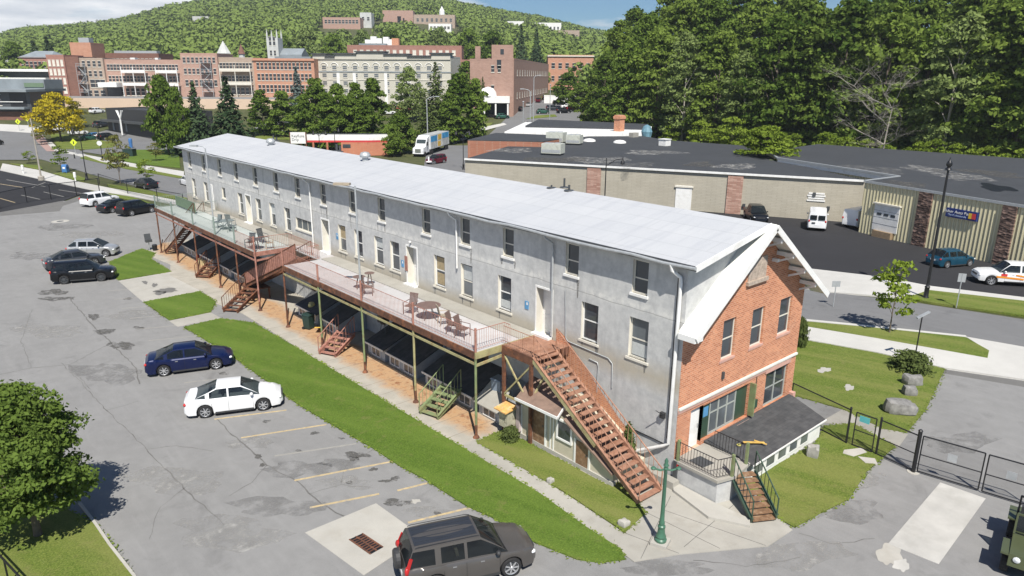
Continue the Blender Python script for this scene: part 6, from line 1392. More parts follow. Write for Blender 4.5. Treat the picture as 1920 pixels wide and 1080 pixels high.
# brown SUV in the foreground
f = Vector((math.cos(h0+.02), math.sin(h0+.02), 0)); n = Vector((-f.y, f.x, 0)); fw = G(958, 1079)
p = fw-f*KINDS['suv']['xf']+n*.80
t = car('suv', 'bronze', p, h0+.02, 'grey brown SUV with dark roof parked by the drain slab in the foreground', 'SUV', roofc=None)
b = MB()
b.box(-1.9, .2, -.50, .50, 1.700, 1.722); 
for q in (-.34, -.12, .12, .34): b.box(-1.85, .15, q-.015, q+.015, 1.722, 1.732)
b.build('roof_panel', PAINT['slate'], t)
for s in (-1, 1): b = MB(); b.tube([(-1.9, s*.62, 1.70), (-1.8, s*.63, 1.735), (.1, s*.62, 1.735), (.25, s*.61, 1.70)], .014, 6); b.build('roof_rail', MAT['plastic'], t)
for s in (-1, 1): b = MB(); b.beam((-2.245, s*.80, .92), (-2.06, s*.73, 1.42), .07, .09); b.build('tall_taillight', MAT['red'], t)
b = MB(); b.lathe((-2.38, .1, .95), [(.30, -.1), (.34, -.05), (.34, .08), (.2, .1)], 18, 0, 'x'); b.build('spare_wheel', MAT['plastic'], t)
side_car('suv', 'black', (119, 533), (194, 527), 'black SUV with dark wheels, front of the three cars by the small lawn', 'SUV', rim='dgrey')
side_car('sedan', 'slate', (108, 508), (182, 497), 'slate grey sedan between the black SUV and the silver wagon', 'car')
side_car('hatch', 'silver', (137, 483), (207, 481), 'silver hatchback wagon behind the slate grey sedan', 'car')
side_car('suv', 'white', (176, 388), (217, 381), 'white crossover at the far end of the lot by the fence', 'SUV', detail=1)
side_car('sedan', 'charcoal', (213, 399), (245, 393), 'dark sedan between white crossover and black SUV at far lot end', 'car', detail=1)
side_car('suv', 'black', (249, 405), (283, 399), 'large black SUV partly behind the far deck', 'SUV', detail=1)
side_car('sedan', 'charcoal', (279, 356), (249, 350), 'dark sedan driving on the left street beyond the lot', 'car', detail=1)
side_car('suv', 'charcoal', (-12, 274), (8, 271), 'dark car cut by the left picture edge on the crossing street', 'car', detail=1)
side_car('sedan', 'white', (352, 350), (339, 346), 'white car showing its nose past the far end of the long building', 'car', detail=1)
g = 'cars in the lot by the yellow tree'
for kind, col, a, b, lab in (('sedan', 'white', (135, 254), (163, 251), 'white sedan nearest the yellow tree trunk'), ('hatch', 'blue', (168, 262), (197, 259), 'bright blue hatchback in the lot by the yellow tree'),
    ('sedan', 'white', (178, 262), (206, 259), 'white sedan between the blue hatchback and black SUV by the yellow tree'), ('suv', 'black', (190, 264), (222, 260), 'black SUV at the right end of the yellow tree lot'),
    ('sedan', 'green', (158, 264), (182, 262), 'green sedan at the front of the yellow tree lot'), ('suv', 'slate', (186, 240), (206, 236), 'grey SUV beside the low black shop'), ('suv', 'white', (176, 214), (196, 211), 'white SUV below the beige retaining wall')):
    side_car(kind, col, a, b, lab, 'car', detail=1, group=g)
# upper street
g = 'cars on the upper street'
for kind, col, x, y, hd, lab in (('sedan', 'black', 975, 208, 'u', 'black sedan lowest of the row along the theatre wall'), ('sedan', 'silver', 991, 200, 'u', 'silver sedan second in the row along the theatre wall'), ('suv', 'maroon', 1010, 192, 'u', 'dark red SUV third in the row along the theatre wall'),
    ('suv', 'black', 1022, 187, 'u', 'black SUV at the top of the row along the theatre wall'), ('hatch', 'green', 1018, 213, 'a', 'dark green hatchback left end of the upper lot cluster'), ('suv', 'slate', 1037, 207, 'a', 'slate SUV second from left in the upper lot cluster'),
    ('suv', 'black', 1057, 212, 'a', 'black SUV front of the upper lot cluster'), ('sedan', 'white', 1064, 203, 'a', 'white sedan in the middle of the upper lot cluster'), ('sedan', 'red', 1073, 206, 'a', 'red sedan right of the upper lot cluster'),
    ('suv', 'charcoal', 1048, 197, 'a', 'charcoal SUV rear left of the upper lot cluster'), ('sedan', 'white', 1076, 196, 'a', 'white sedan rear right of the upper lot cluster'), ('hatch', 'green', 942, 222, 'b', 'green hatchback before the theatre entrance'),
    ('suv', 'red', 757, 209, 'b', 'red SUV between trees below the hotel'), ('suv', 'black', 752, 203, 'b', 'black SUV behind the red one below the hotel'), ('sedan', 'white', 728, 214, 'b', 'white sedan between trees below the hotel')):
    p = T(x, y); up_ = heading(T(960, 214), T(1010, 190)); hh = {'u': up_, 'a': up_-1.2, 'b': YAW-1.35}[hd]
    car(kind, col, p, hh, lab, 'car', detail=1, group=g)
side_car('suv', 'maroon', (838, 305), (808, 309), 'dark red SUV following behind the white semi truck', 'SUV', detail=1)
# right hand yard
wd = heading(F0, F1)
side_car('hatch', 'teal', (1772, 503), (1818, 499), 'teal blue hatchback parked by the tan metal wall', 'car')
a_, b_ = G(1530, 440), G(1531, 412); t = car('van', 'white', (a_+b_)/2, heading(a_, b_), 'white cargo van parked rear to the street facing the block wall', 'van', name='cargo_van')
for s in (-1, 1): b = MB(); b.box(-2.775, -2.70, s*.42-.34, s*.42+.34, 1.28, 1.78); b.build('rear_window', MAT['carglass'], t)
b = MB(); b.box(-2.79, -2.74, .2, .55, .85, 1.0); b.build('number_plate', MAT['dgrey'], t)
a_, b_ = G(1580, 424), G(1606, 418); t = car('van', 'white', Vector((61.0, 18.75, 0)), R(-6), 'white van half hidden behind the corner of the metal building', 'van', name='cargo_van')
car('pickup', 'black', Vector((54.4, 28.3, 0)), heading(Vector((56.5, 29.8, 0)), Vector((54.0, 27.5, 0))), 'black pickup facing the street beyond the white gable', 'pickup', name='pickup_truck')
t = side_car('pickup', 'white', (1945, 540), (1859, 535), 'white pickup with orange and red stripes at the right picture edge', 'pickup', name='pickup_truck')
MAT['orange'] = M('orange_stripe', (.75, .28, .03), .4, .05)
for s in (-1, 1):
    b = MB(); b.obox((.5, s*.985, .72), (1.0, 0, .06), (0, .012, 0), (-.005, 0, .07)); b.obox((-.6, s*.985, .88), (.7, 0, .10), (0, .012, 0), (0, 0, .06)); b.build('orange_stripe', MAT['orange'], t)
    b = MB(); b.obox((.95, s*.985, .95), (.22, 0, 0), (0, .012, 0), (0, 0, .10)); b.build('red_emblem', MAT['sred'], t)
# the semi truck
a_, b_ = G(842, 279), G(796, 294); h = heading(a_, b_); f = Vector((math.cos(h), math.sin(h), 0)); n = Vector((-f.y, f.x, 0))
if n.dot(FWD_ := Vector((HX, HY, 0))) < 0: n = -n
p = a_+n*1.25
t = thing('semi_truck', 'white semi truck with blue picture panels on its trailer side', 'truck', (p.x, p.y, 0), h)
b = MB(); b.box(0, 13.6, -1.28, 1.28, 1.15, 4.05); b.build('trailer_box', PAINT['white'], t)
MAT['tblue'] = M('trailer_blue', (.05, .30, .58), .5, .35, .6); MAT['tyel'] = M('trailer_yellow', (.70, .45, .08), .5, .3, 1.5); MAT['tgrey'] = M('trailer_grey', (.50, .51, .50), .5, .25, 1)
for s in (-1, 1):
    y = s*1.29
    for nm, m, x0, x1, z0, z1 in (('blue_panel', 'tblue', .3, 5.2, 2.75, 3.95), ('blue_panel', 'tblue', 8.9, 13.2, 2.6, 3.8), ('yellow_panel', 'tyel', 5.9, 8.2, 2.7, 3.85), ('grey_panel', 'tgrey', .3, 5.2, 1.3, 2.7), ('grey_panel', 'tgrey', 8.9, 13.2, 1.3, 2.55), ('orange_panel', 'tyel', 6.3, 8.4, 1.35, 2.4)):
        b = MB(); b.box(x0, x1, y-.012, y+.012, z0, z1); b.build(nm, MAT[m], t)
b = MB(); b.box(.3, 13.2, -.5, .5, .85, 1.14); b.build('chassis', MAT['black'], t)
b = MB(); P = [(14.0, .75), (14.0, 3.3), (15.3, 3.55), (16.0, 2.5), (16.3, 2.0), (17.8, 1.75), (18.0, .6)]
b.add([(x, -1.15, z) for x, z in P]+[(x, 1.15, z) for x, z in P], [tuple(range(7))[::-1], tuple(range(7, 14))]+[(i, (i+1) % 7, 7+(i+1) % 7, 7+i) for i in range(7)]); b.build('tractor_cab', PAINT['white'], t)
b = MB(); b.add([(13.9, -1.2, 3.2), (15.2, -1.1, 3.56), (15.2, 1.1, 3.56), (13.9, 1.2, 3.2), (13.9, -1.2, 4.0), (13.9, 1.2, 4.0)], [(0, 1, 4), (2, 3, 5), (1, 2, 5, 4), (3, 0, 4, 5), (0, 3, 2, 1)]); b.build('roof_fairing', PAINT['white'], t)
b = MB(); b.obox((15.72, 0, 2.92), (-.26, 0, .40), (0, 1.0, 0), (.025, 0, .016)); b.build('windscreen', MAT['carglass'], t)
for s in (-1, 1):
    b = MB(); b.box(14.9, 15.7, s*1.15-.015, s*1.15+.015, 2.2, 2.9); b.build('side_window', MAT['carglass'], t)
    b = MB(); b.box(15.7, 15.85, s*1.4-.09, s*1.4+.09, 2.1, 2.9); b.build('mirror', MAT['plastic'], t)
    b = MB(); b.box(17.82, 18.0, s*.92-.16, s*.92+.16, 1.0, 1.25); b.build('headlight', MAT['lens'], t)
    for x in (.95, 2.15, 12.0, 13.2, 16.9):
        w = MB(); w.lathe((x, s*1.02, .52), [(.30, -.2), (.5, -.2), (.52, -.15), (.52, .15), (.5, .2), (.3, .2)], 16, 0, 'y'); w.lathe((x, s*1.02, .52), [(.29, -.18), (.29, .18)], 12, 1, 'y'); w.build('wheel', [MAT['rubber'], MAT['alloy']], t)
b = MB(); b.box(17.93, 18.03, -.62, .62, .85, 1.6); b.build('grille', MAT['chrome'], t)
# olive open utility vehicle cut by the lower right corner
p = G(1934, 1050); t = thing('jeep', 'olive green open utility vehicle at the lower right picture corner', 'jeep', (p.x, p.y, 0), 0)
t.rotation_euler = (0, 0, heading(G(1930, 940), G(1905, 1090)))
b = MB(); P = [(-1.75, .5), (-1.75, 1.0), (-.2, 1.0), (-.1, 1.02), (.55, 1.05), (1.75, .98), (1.8, .55)]
b.add([(x, -.68, z) for x, z in P]+[(x, .68, z) for x, z in P], [tuple(range(7)), tuple(range(7, 14))[::-1]]+[(7+i, 7+(i+1) % 7, (i+1) % 7, i) for i in range(7)]); b.build('body', PAINT['olive'], t)
for s in (-1, 1):
    for fx, fz in ((1.25, .92), (-1.2, .95)): b = MB(); b.obox((fx, s*.76, fz), (.5, 0, 0), (0, .16, 0), (0, 0, .03)); b.build('fender', PAINT['olive'], t)
    for x in (1.2, -1.2):
        w = MB(); w.lathe((x, s*.74, .40), [(.22, -.12), (.38, -.12), (.40, -.08), (.40, .08), (.38, .12), (.22, .12)], 18, 0, 'y'); w.build('wheel', MAT['rubber'], t)
    b = MB(); b.lathe((1.78, s*.45, .85), [(.10, 0), (.11, .04), (.02, .07)], 10, 0, 'x'); b.build('headlight', MAT['lens'], t)
b = MB()
for q in (((.45, -.66, 1.05), (.30, -.66, 1.75)), ((.45, .66, 1.05), (.30, .66, 1.75)), ((.30, -.68, 1.75), (.30, .68, 1.75)), ((.42, -.66, 1.15), (.42, .66, 1.15)), ((.36, 0, 1.1), (.30, 0, 1.75))): b.beam(*q, .06, .06)
b.build('windscreen_frame', PAINT['olive'], t)
b = MB(); b.obox((.37, 0, 1.45), (-.07, 0, .28), (0, .62, 0), (.012, 0, .004)); b.build('windscreen', MAT['carglass'], t)
b = MB(); b.beam((-.9, -.66, 1.0), (-.9, -.66, 1.85), .06, .06); b.beam((-.9, .66, 1.0), (-.9, .66, 1.85), .06, .06); b.beam((-.9, -.68, 1.85), (-.9, .68, 1.85), .06, .06); b.build('roll_bar', MAT['black'], t)
for y in (-.35, .35): b = MB(); b.box(-.6, -.1, y-.24, y+.24, 1.0, 1.1); b.box(-.72, -.6, y-.24, y+.24, 1.0, 1.6); b.build('seat', MAT['plastic'], t)
# ------------------------------------------------------------------ foliage
def leaf_mat(name, dark, light, scale=.6, trans=.30):
    m = bpy.data.materials.new(name); m.use_nodes = True; n, l = m.node_tree.nodes, m.node_tree.links
    n.remove(n['Principled BSDF']); o = n['Material Output']
    geo = n.new('ShaderNodeNewGeometry'); oi = n.new('ShaderNodeObjectInfo')
    nz = n.new('ShaderNodeTexNoise'); nz.inputs['Scale'].default_value = scale; nz.inputs['Detail'].default_value = 3; l.new(geo.outputs['Position'], nz.inputs['Vector'])
    a = n.new('ShaderNodeMath'); a.operation = 'MULTIPLY_ADD'; l.new(geo.outputs['Random Per Island'], a.inputs[0]); a.inputs[1].default_value = .36; l.new(nz.outputs['Fac'], a.inputs[2])
    b = n.new('ShaderNodeMath'); b.operation = 'MULTIPLY_ADD'; l.new(oi.outputs['Random'], b.inputs[0]); b.inputs[1].default_value = .46; l.new(a.outputs[0], b.inputs[2])
    r = n.new('ShaderNodeValToRGB'); r.color_ramp.elements[0].position = .42; r.color_ramp.elements[0].color = (*dark, 1); r.color_ramp.elements[1].position = 1.25/1.25; r.color_ramp.elements[1].color = (*light, 1); l.new(b.outputs[0], r.inputs[0])
    d = n.new('ShaderNodeBsdfDiffuse'); t = n.new('ShaderNodeBsdfTranslucent'); mx = n.new('ShaderNodeMixShader'); mx.inputs[0].default_value = trans
    l.new(r.outputs[0], d.inputs[0]); l.new(r.outputs[0], t.inputs[0]); l.new(d.outputs[0], mx.inputs[1]); l.new(t.outputs[0], mx.inputs[2]); l.new(mx.outputs[0], o.inputs['Surface'])
    return m
LEAF = {
 'mapledark': leaf_mat('deep_maple_leaves', (.026, .058, .011), (.140, .205, .044), trans=.35),
 'maple': leaf_mat('bright_maple_leaves', (.030, .066, .010), (.165, .240, .045), trans=.35),
 'oak': leaf_mat('mixed_wood_leaves', (.030, .068, .012), (.185, .255, .050), .25, .35),
 'lime': leaf_mat('yellow_green_leaves', (.055, .10, .012), (.21, .28, .04)),
 'pale': leaf_mat('pale_green_leaves', (.075, .12, .03), (.21, .27, .09)),
 'spruce': leaf_mat('dark_spruce_needles', (.018, .038, .016), (.062, .095, .045), .5, .1),
 'blue': leaf_mat('blue_spruce_needles', (.04, .065, .055), (.13, .165, .15), .5, .1),
 'conifer': leaf_mat('dull_conifer_needles', (.02, .042, .012), (.085, .115, .035), .5, .1),
 'yellow': leaf_mat('golden_leaves', (.22, .165, .008), (.52, .43, .03)),
 'olive': leaf_mat('olive_young_leaves', (.075, .085, .02), (.19, .19, .06)),
 'hill': leaf_mat('hill_forest_canopy', (.042, .082, .020), (.170, .230, .058), .045, .15),
 'shrub': leaf_mat('dark_shrub_leaves', (.035, .06, .015), (.13, .165, .055))}
def quads(P, Nrm, S, rng, asp=.62):
    """leaf quads: centres P, facing Nrm, half size S"""
    n = len(P); t = rng.normal(size=(n, 3)); a = np.cross(Nrm, t); a /= np.linalg.norm(a, axis=1)[:, None]+1e-9; b = np.cross(Nrm, a)
    a = a*S[:, None]; b = b*S[:, None]*asp
    V = np.stack([P+a, P+b*1.0+a*.1, P-a, P-b*1.0+a*.1], 1).reshape(-1, 3)
    return V
def quad_mesh(name, V, m):
    n = len(V)//4; me = bpy.data.meshes.new(name); me.vertices.add(n*4); me.vertices.foreach_set('co', V.astype(np.float32).ravel())
    me.loops.add(n*4); me.loops.foreach_set('vertex_index', np.arange(n*4, dtype=np.int32)); me.polygons.add(n); me.polygons.foreach_set('loop_start', np.arange(0, n*4, 4, dtype=np.int32)); me.polygons.foreach_set('loop_total', np.full(n, 4, dtype=np.int32))
    me.materials.append(m); me.update(calc_edges=True); return me
def unit(rng, n):
    v = rng.normal(size=(n, 3)); return v/np.linalg.norm(v, axis=1)[:, None]
def crown_broad(rng, H, Rr, base, nclump, per, leaf, clump=.24, top=1.0, lean=0.0, hollow=.55, squash=.62):
    """leaf clumps through an uneven egg-shaped crown; returns vertices and clump centres"""
    C = []
    while len(C) < nclump:
        z = rng.uniform(0, 1); prof = (math.sin(math.pi*min(1, (z*.86+.14)))**.62)*(1-.25*z*top)
        a = rng.uniform(0, 2*math.pi); rad = Rr*prof*(1+.22*math.sin(3*a+5*z)+.14*math.sin(5*a-7*z))*math.sqrt(rng.uniform(hollow**2, 1))
        C.append((rad*math.cos(a)+lean*z, rad*math.sin(a), base+z*(H-base)))
    C = np.array(C); cr = Rr*clump*rng.uniform(.45, 1.0, nclump)**1.3*1.75
    idx = np.repeat(np.arange(nclump), per); u = unit(rng, len(idx)); u[:, 2] = np.abs(u[:, 2])*.75-.12
    rr = cr[idx]*(rng.uniform(.25, 1.0, len(idx))**.6+np.abs(rng.normal(size=len(idx)))*.22)
    P = C[idx]+u*rr[:, None]*np.array([1, 1, squash])
    Nn = u*.7+rng.normal(size=u.shape)*.62+np.array([0, 0, .35]); Nn /= np.linalg.norm(Nn, axis=1)[:, None]
    return quads(P, Nn, leaf*rng.uniform(.6, 1.25, len(idx)), rng), C
def crown_conifer(rng, H, Rr, base, n, leaf, ragged=.25, power=1.0):
    """whorled drooping branches of a cone-shaped tree"""
    P, Nn = [], []; lv = int((H-base)/(.05*H))+6
    for i in range(lv):
        t = i/(lv-1); z0 = base+(H-base)*t; R0 = Rr*(1-t)**power+.04*Rr
        nb = max(4, int(15*(1-t)+5))
        for j in range(nb):
            a = 2*math.pi*(j+rng.uniform(-.35, .35))/nb+i*.7; L = R0*(1+rng.uniform(-ragged, ragged)); k = max(3, int(n*L/Rr))
            s = rng.uniform(.12, 1, k)**.7; r = L*s
            x, y = r*np.cos(a)+rng.normal(size=k)*.10*L*s, r*np.sin(a)+rng.normal(size=k)*.10*L*s; z = z0-.20*L*s**1.5+rng.normal(size=k)*.02*H*.6
            P.append(np.stack([x, y, z], 1)); q = np.stack([np.full(k, math.cos(a)*.5), np.full(k, math.sin(a)*.5), np.full(k, .8)], 1)+rng.normal(size=(k, 3))*.4; Nn.append(q)
    P = np.concatenate(P); Nn = np.concatenate(Nn); Nn /= np.linalg.norm(Nn, axis=1)[:, None]
    return quads(P, Nn, leaf*rng.uniform(.6, 1.2, len(P)), rng, .45)
def trunk_mb(rng, H, r, C=None, limbs=8, base=0.0, lean=0.0):
    mb = MB(); pts = [Vector((lean*t*t+rng.uniform(-.02, .02)*H*t*.3, rng.uniform(-.02, .02)*H*t*.3, H*t)) for t in np.linspace(0, 1, 6)]
    mb.tube(pts, [r*1.25]+[r*(1-t*.85) for t in np.linspace(.12, 1, 5)], 8)
    if C is not None:
        for c in C[rng.choice(len(C), min(limbs, len(C)), replace=False)]:
            c = Vector(c); t = max(.25, min(.8, (c.z/H)-.22)); a = pts[0].lerp(pts[-1], t); m = a.lerp(c, .5)+Vector((0, 0, .06*H))
            mb.tube([a, m, c], [r*.42, r*.28, r*.10], 5)
    return mb
def tree_proto(name, label, cat, seed, kind, H, Rr, leafm, leaf, nclump=60, per=60, base=.22, bark='bark', tr=None, hide=True, clump=.24, lean=0., limbs=8, ragged=.25, power=1.0, n=10, hollow=.55, squash=.62):
    rng = np.random.default_rng(seed); t = thing(name, label, cat)
    if kind == 'broad':
        V, C = crown_broad(rng, H, Rr, base*H, nclump, per, leaf, clump, lean=lean, hollow=hollow, squash=squash); tm = trunk_mb(rng, H*.82, tr or H*.022, C, limbs, lean=lean*.6)
    else:
        V = crown_conifer(rng, H, Rr, base*H, n, leaf, ragged, power); tm = trunk_mb(rng, H*.97, tr or H*.016)
    o = bpy.data.objects.new('crown', quad_mesh('crown', V, LEAF[leafm])); COL.objects.link(o); o.parent = t
    tm.build('trunk', MAT[bark], t, smooth=60)
    return t
USED = {}
def place(proto, p, label, s=1.0, rz=None, group=None, sz=None):
    rz = rz if rz is not None else random.uniform(0, 6.28); sc_ = (s, s, sz or s)
    if not USED.get(proto.name):
        USED[proto.name] = 1; kids_ = [(c, kids(c)) for c in kids(proto)]; KIDS[proto.name] = kids_
        proto.location = p; proto.rotation_euler = (0, 0, rz); proto.scale = sc_; proto['label'] = label
        if group: proto['group'] = group
        return proto
    r = dup(proto, p, rz, label, sc_, group)
    return r
# near tree, lower left: leafy dense crown
nt_ = tree_proto('maple_tree', 'broad green tree on the small lawn at the lower left corner', 'tree', 3, 'broad', 5.75, 2.2, 'mapledark', .092, 250, 120, .17, tr=.12, clump=.15, limbs=26, hollow=.35, squash=1.0)
nt_.location = G(72, 1005); nt_.rotation_euler = (0, 0, 1.0)
# woods on the right: every tree of its own
WB = [tree_proto('forest_tree', 'x', 'tree', 20+i, 'broad', 30, 8.2, lm,  .50, 190, 62, .05, tr=.42, clump=.17, limbs=9, hollow=.45, squash=.95) for i, lm in enumerate(('oak', 'maple', 'oak'))]
WP = tree_proto('forest_tree', 'x', 'tree', 31, 'broad', 26, 6.0, 'pale', .40, 110, 62, .18, tr=.26, clump=.2, bark='palebark', squash=.9)
WL = tree_proto('forest_tree', 'x', 'tree', 33, 'broad', 12, 4.6, 'lime', .42, 46, 58, .05, tr=.2, clump=.28)
def on_ground(x, s):
    """point on the terrain below picture column x at level distance s"""
    p = AT(x, 300, s); return Vector((p.x, p.y, float(hgt(p.x, p.y))))
wg = 'trees of the woods on the right'
ordn = ['first', 'second', 'third', 'fourth', 'fifth', 'sixth', 'seventh', 'eighth', 'ninth', 'tenth', 'eleventh', 'twelfth', 'thirteenth', 'fourteenth', 'fifteenth', 'sixteenth', 'seventeenth', 'eighteenth', 'nineteenth', 'twentieth', 'twenty-first', 'twenty-second', 'twenty-third', 'twenty-fourth']
rr_ = random.Random(5)
rows = (('front', [(1128, 196, 0, .66), (1172, 178, 1, .78), (1225, 172, 0, .86), (1275, 162, 3, .95), (1335, 160, 0, .84), (1385, 152, 3, .80), (1440, 150, 1, .92), (1500, 150, 2, .95), (1560, 146, 0, 1.0), (1640, 140, 2, .95), (1715, 136, 1, .82), (1765, 128, 3, 1.0), (1830, 128, 0, .96), (1900, 122, 2, 1.0), (1965, 118, 1, 1.0)], 'tree in the front row of the woods'),
        ('second', [(1150, 212, 2, .9), (1205, 200, 1, .98), (1262, 190, 0, 1.1), (1320, 186, 1, 1.12), (1400, 178, 2, 1.1), (1475, 172, 0, 1.1), (1530, 168, 1, .95), (1600, 168, 0, 1.05), (1690, 160, 2, 1.08), (1780, 152, 0, 1.1), (1860, 148, 1, 1.1), (1940, 142, 0, 1.1)], 'tall tree in the second row of the woods'),
        ('third', [(1180, 236, 0, 1.0), (1240, 226, 2, 1.16), (1300, 218, 0, 1.25), (1370, 212, 1, 1.25), (1450, 204, 0, 1.2), (1555, 196, 2, 1.1), (1640, 194, 1, 1.22), (1740, 186, 0, 1.3), (1840, 178, 2, 1.3), (1930, 172, 1, 1.3)], 'treetop showing at the back of the woods'))
for nm, lst, txt in rows:
    for i, (x, s, k, f) in enumerate(lst):
        pr_o = WP if k == 3 else WB[k]; kind_ = {0: 'dark green', 1: 'bright green', 2: 'deep green', 3: 'pale green'}[k]
        place(pr_o, on_ground(x, s), '%s %s, %s from the left' % (kind_, txt, ordn[i]), f, group=wg)
# understorey at the wood edge
for i, (x, s, f) in enumerate(sorted(((1105, 205, .75), (1310, 150, .62), (1368, 142, .72), (1345, 147, .55), (1450, 138, .5), (1545, 132, .55), (1620, 126, .5), (1750, 118, .55), (1700, 124, .4), (1820, 116, .45), (1255, 160, .5), (1880, 112, .42), (1485, 136, .5), (1580, 130, .5), (1660, 122, .45), (1790, 118, .5), (1850, 113, .5), (1915, 110, .5), (1400, 141, .5), (1720, 121, .5), (1200, 172, .6), (1150, 185, .6)))):
    place(WL, on_ground(x, s), 'low yellow green understorey tree, %s from the left at the woods edge' % ordn[i], f, group='understorey trees at the woods edge')
rt = tree_proto('roofside_tree', 'bright yellow green bushy tree rising behind the block building roof', 'tree', 41, 'broad', 8.5, 4.0, 'lime', .30, 60, 70, .10, tr=.16, clump=.25)
p = AT(1434, 300, 106); rt.location = (p.x, p.y, 3.2); rt.scale = (1.0, 1.0, .72)
# bare tree
def bare_tree():
    rng = random.Random(9); t = thing('bare_tree', 'leafless pale dead tree spreading in front of the dark woods', 'tree', on_ground(1652, 120)); mb = MB()
    def grow_(a, d, L, r, lv):
        pts = [a]; q = a
        for i in range(4):
            k_ = .10 if lv == 0 else 1; d = (d+Vector((rng.uniform(-.22, .22)*k_, rng.uniform(-.22, .22)*k_, rng.uniform(-.14, .16)))).normalized(); q = q+d*L/4; pts.append(q)
        mb.tube(pts, [r*(1-.16*i) for i in range(5)], 5 if lv < 2 else 3, cap=False)
        if lv >= 4: return
        for i in range(5 if lv else 9):
            b = pts[rng.randint(1, 4)]; e = (d+Vector((rng.uniform(-1.2, 1.2), rng.uniform(-1.2, 1.2), rng.uniform(-.5, .5)))).normalized()
            if lv == 0: e = (Vector((-RIGHT[0], -RIGHT[1], 0))*rng.uniform(.1, 1.3)+Vector((HX, HY, 0))*rng.uniform(-.8, .3)+Vector((0, 0, rng.uniform(-.15, .6)))).normalized(); b = pts[rng.randint(2, 4)]
            grow_(b, e, L*rng.uniform(.45, .7), r*.45, lv+1)
    grow_(Vector((0, 0, 0)), Vector((0, 0, 1)), 11.5, .17, 0); mb.build('trunk', MAT['palebark'], t)
bare_tree()
# trees between the building and the town
SPR = tree_proto('spruce_tree', 'x', 'tree', 50, 'con', 13, 4.4, 'spruce', .55, base=.05, n=12)
SPB = tree_proto('blue_spruce', 'x', 'tree', 51, 'con', 13, 3.6, 'blue', .55, base=.05, n=12)
CON = tree_proto('conifer_tree', 'x', 'tree', 52, 'con', 18, 4.3, 'conifer', .6, base=.06, n=12, power=.8, ragged=.4)
PAR = [tree_proto('park_tree', 'x', 'tree', 55+i, 'broad', 12, 3.0, 'maple', .34, 95, 64, .05, tr=.17, clump=.27, squash=.9) for i in range(2)]
RND = tree_proto('round_tree', 'x', 'tree', 58, 'broad', 11, 5.0, 'maple', .36, 110, 64, .08, tr=.2, clump=.2, squash=.9)
PALE = tree_proto('pale_tree', 'x', 'tree', 59, 'broad', 13, 5.6, 'pale', .36, 110, 62, .10, tr=.2, clump=.2, squash=.9)
YEL = tree_proto('yellow_tree', 'golden yellow leafed tree beside the left street lot', 'tree', 60, 'broad', 11.5, 6.6, 'yellow', .32, 130, 60, .16, tr=.24, clump=.17, squash=.85)
def by_px(proto, x, ytop, s, label, h0, wpx=None, w0=None, group=None):
    p = on_ground(x, s); zt = AT(x, ytop, s).z; f = (zt-p.z)/h0; w = f if wpx is None else (wpx*s/FPX/2)/w0
    return place(proto, p, label, w, group=group, sz=f)
by_px(YEL, 121, 180, 178, 'golden yellow leafed tree beside the left street lot', 11.5, 92, 6.6)
by_px(RND, 318, 150, 152, 'round bright green tree left of the two spruces', 11, 70, 5.0)
by_px(RND, 343, 172, 148, 'small bright green tree tucked against the left spruce', 11, 46, 5.0)
by_px(SPR, 377, 158, 150, 'broad grey green spruce behind the roof far end', 13, 84, 4.4)
by_px(SPR, 437, 148, 150, 'dark full spruce right of the grey green one', 13, 98, 4.4)
by_px(PAR[0], 500, 172, 190, 'small park tree right of the dark spruce', 12, 42, 3.0); by_px(PAR[1], 537, 174, 188, 'small park tree left of the blue spruce', 12, 46, 3.0)
by_px(SPB, 567, 128, 212, 'pale blue spruce in front of the orange block', 13, 48, 3.6)
for i, (x, yt, w) in enumerate(((598, 152, 58), (638, 162, 44), (672, 160, 44), (704, 152, 50), (618, 178, 46), (655, 184, 44), (690, 186, 44), (576, 182, 40))):
    by_px(PAR[i % 2], x, yt, 168-6*(i > 3), 'leafy park tree of the row before the hotel, %s' % ('number %s counted left to right' % ordn[i] if i < 4 else 'lower one, %s from the left' % ordn[i-4]), 12, w, 3.0, 'park trees before the hotel')
by_px(PALE, 771, 132, 214, 'pale green loose tree in front of the hotel right half', 13, 62, 5.6)
by_px(CON, 820, 118, 200, 'tall dull green conifer at the hotel right end', 18, 60, 4.3); by_px(CON, 800, 176, 186, 'low ragged conifer at the foot of the tall one', 18, 40, 4.3); by_px(CON, 906, 145, 222, 'narrow dark conifer by the theatre entrance', 18, 20, 4.3)
by_px(PAR[0], 862, 142, 182, 'bright leafy tree left of the theatre', 12, 58, 3.0); by_px(PAR[1], 893, 152, 186, 'bright leafy tree against the theatre front', 12, 44, 3.0); by_px(PAR[0], 845, 178, 178, 'low leafy tree between the conifer and theatre trees', 12, 44, 3.0)
by_px(RND, 752, 216, 156, 'round dark green tree beside the semi truck', 11, 66, 5.0); by_px(RND, 738, 236, 150, 'low bush tree in front of the round tree by the truck', 11, 40, 5.0)
by_px(PAR[1], 878, 118, 262, 'dark tree behind the hotel right corner', 12, 40, 3.0)
by_px(RND, 1062, 140, 250, 'bright tree at the foot of the orange block by the woods', 11, 56, 5.0); by_px(RND, 1085, 158, 236, 'lime green tree behind the upper lot beside the woods', 11, 50, 5.0)
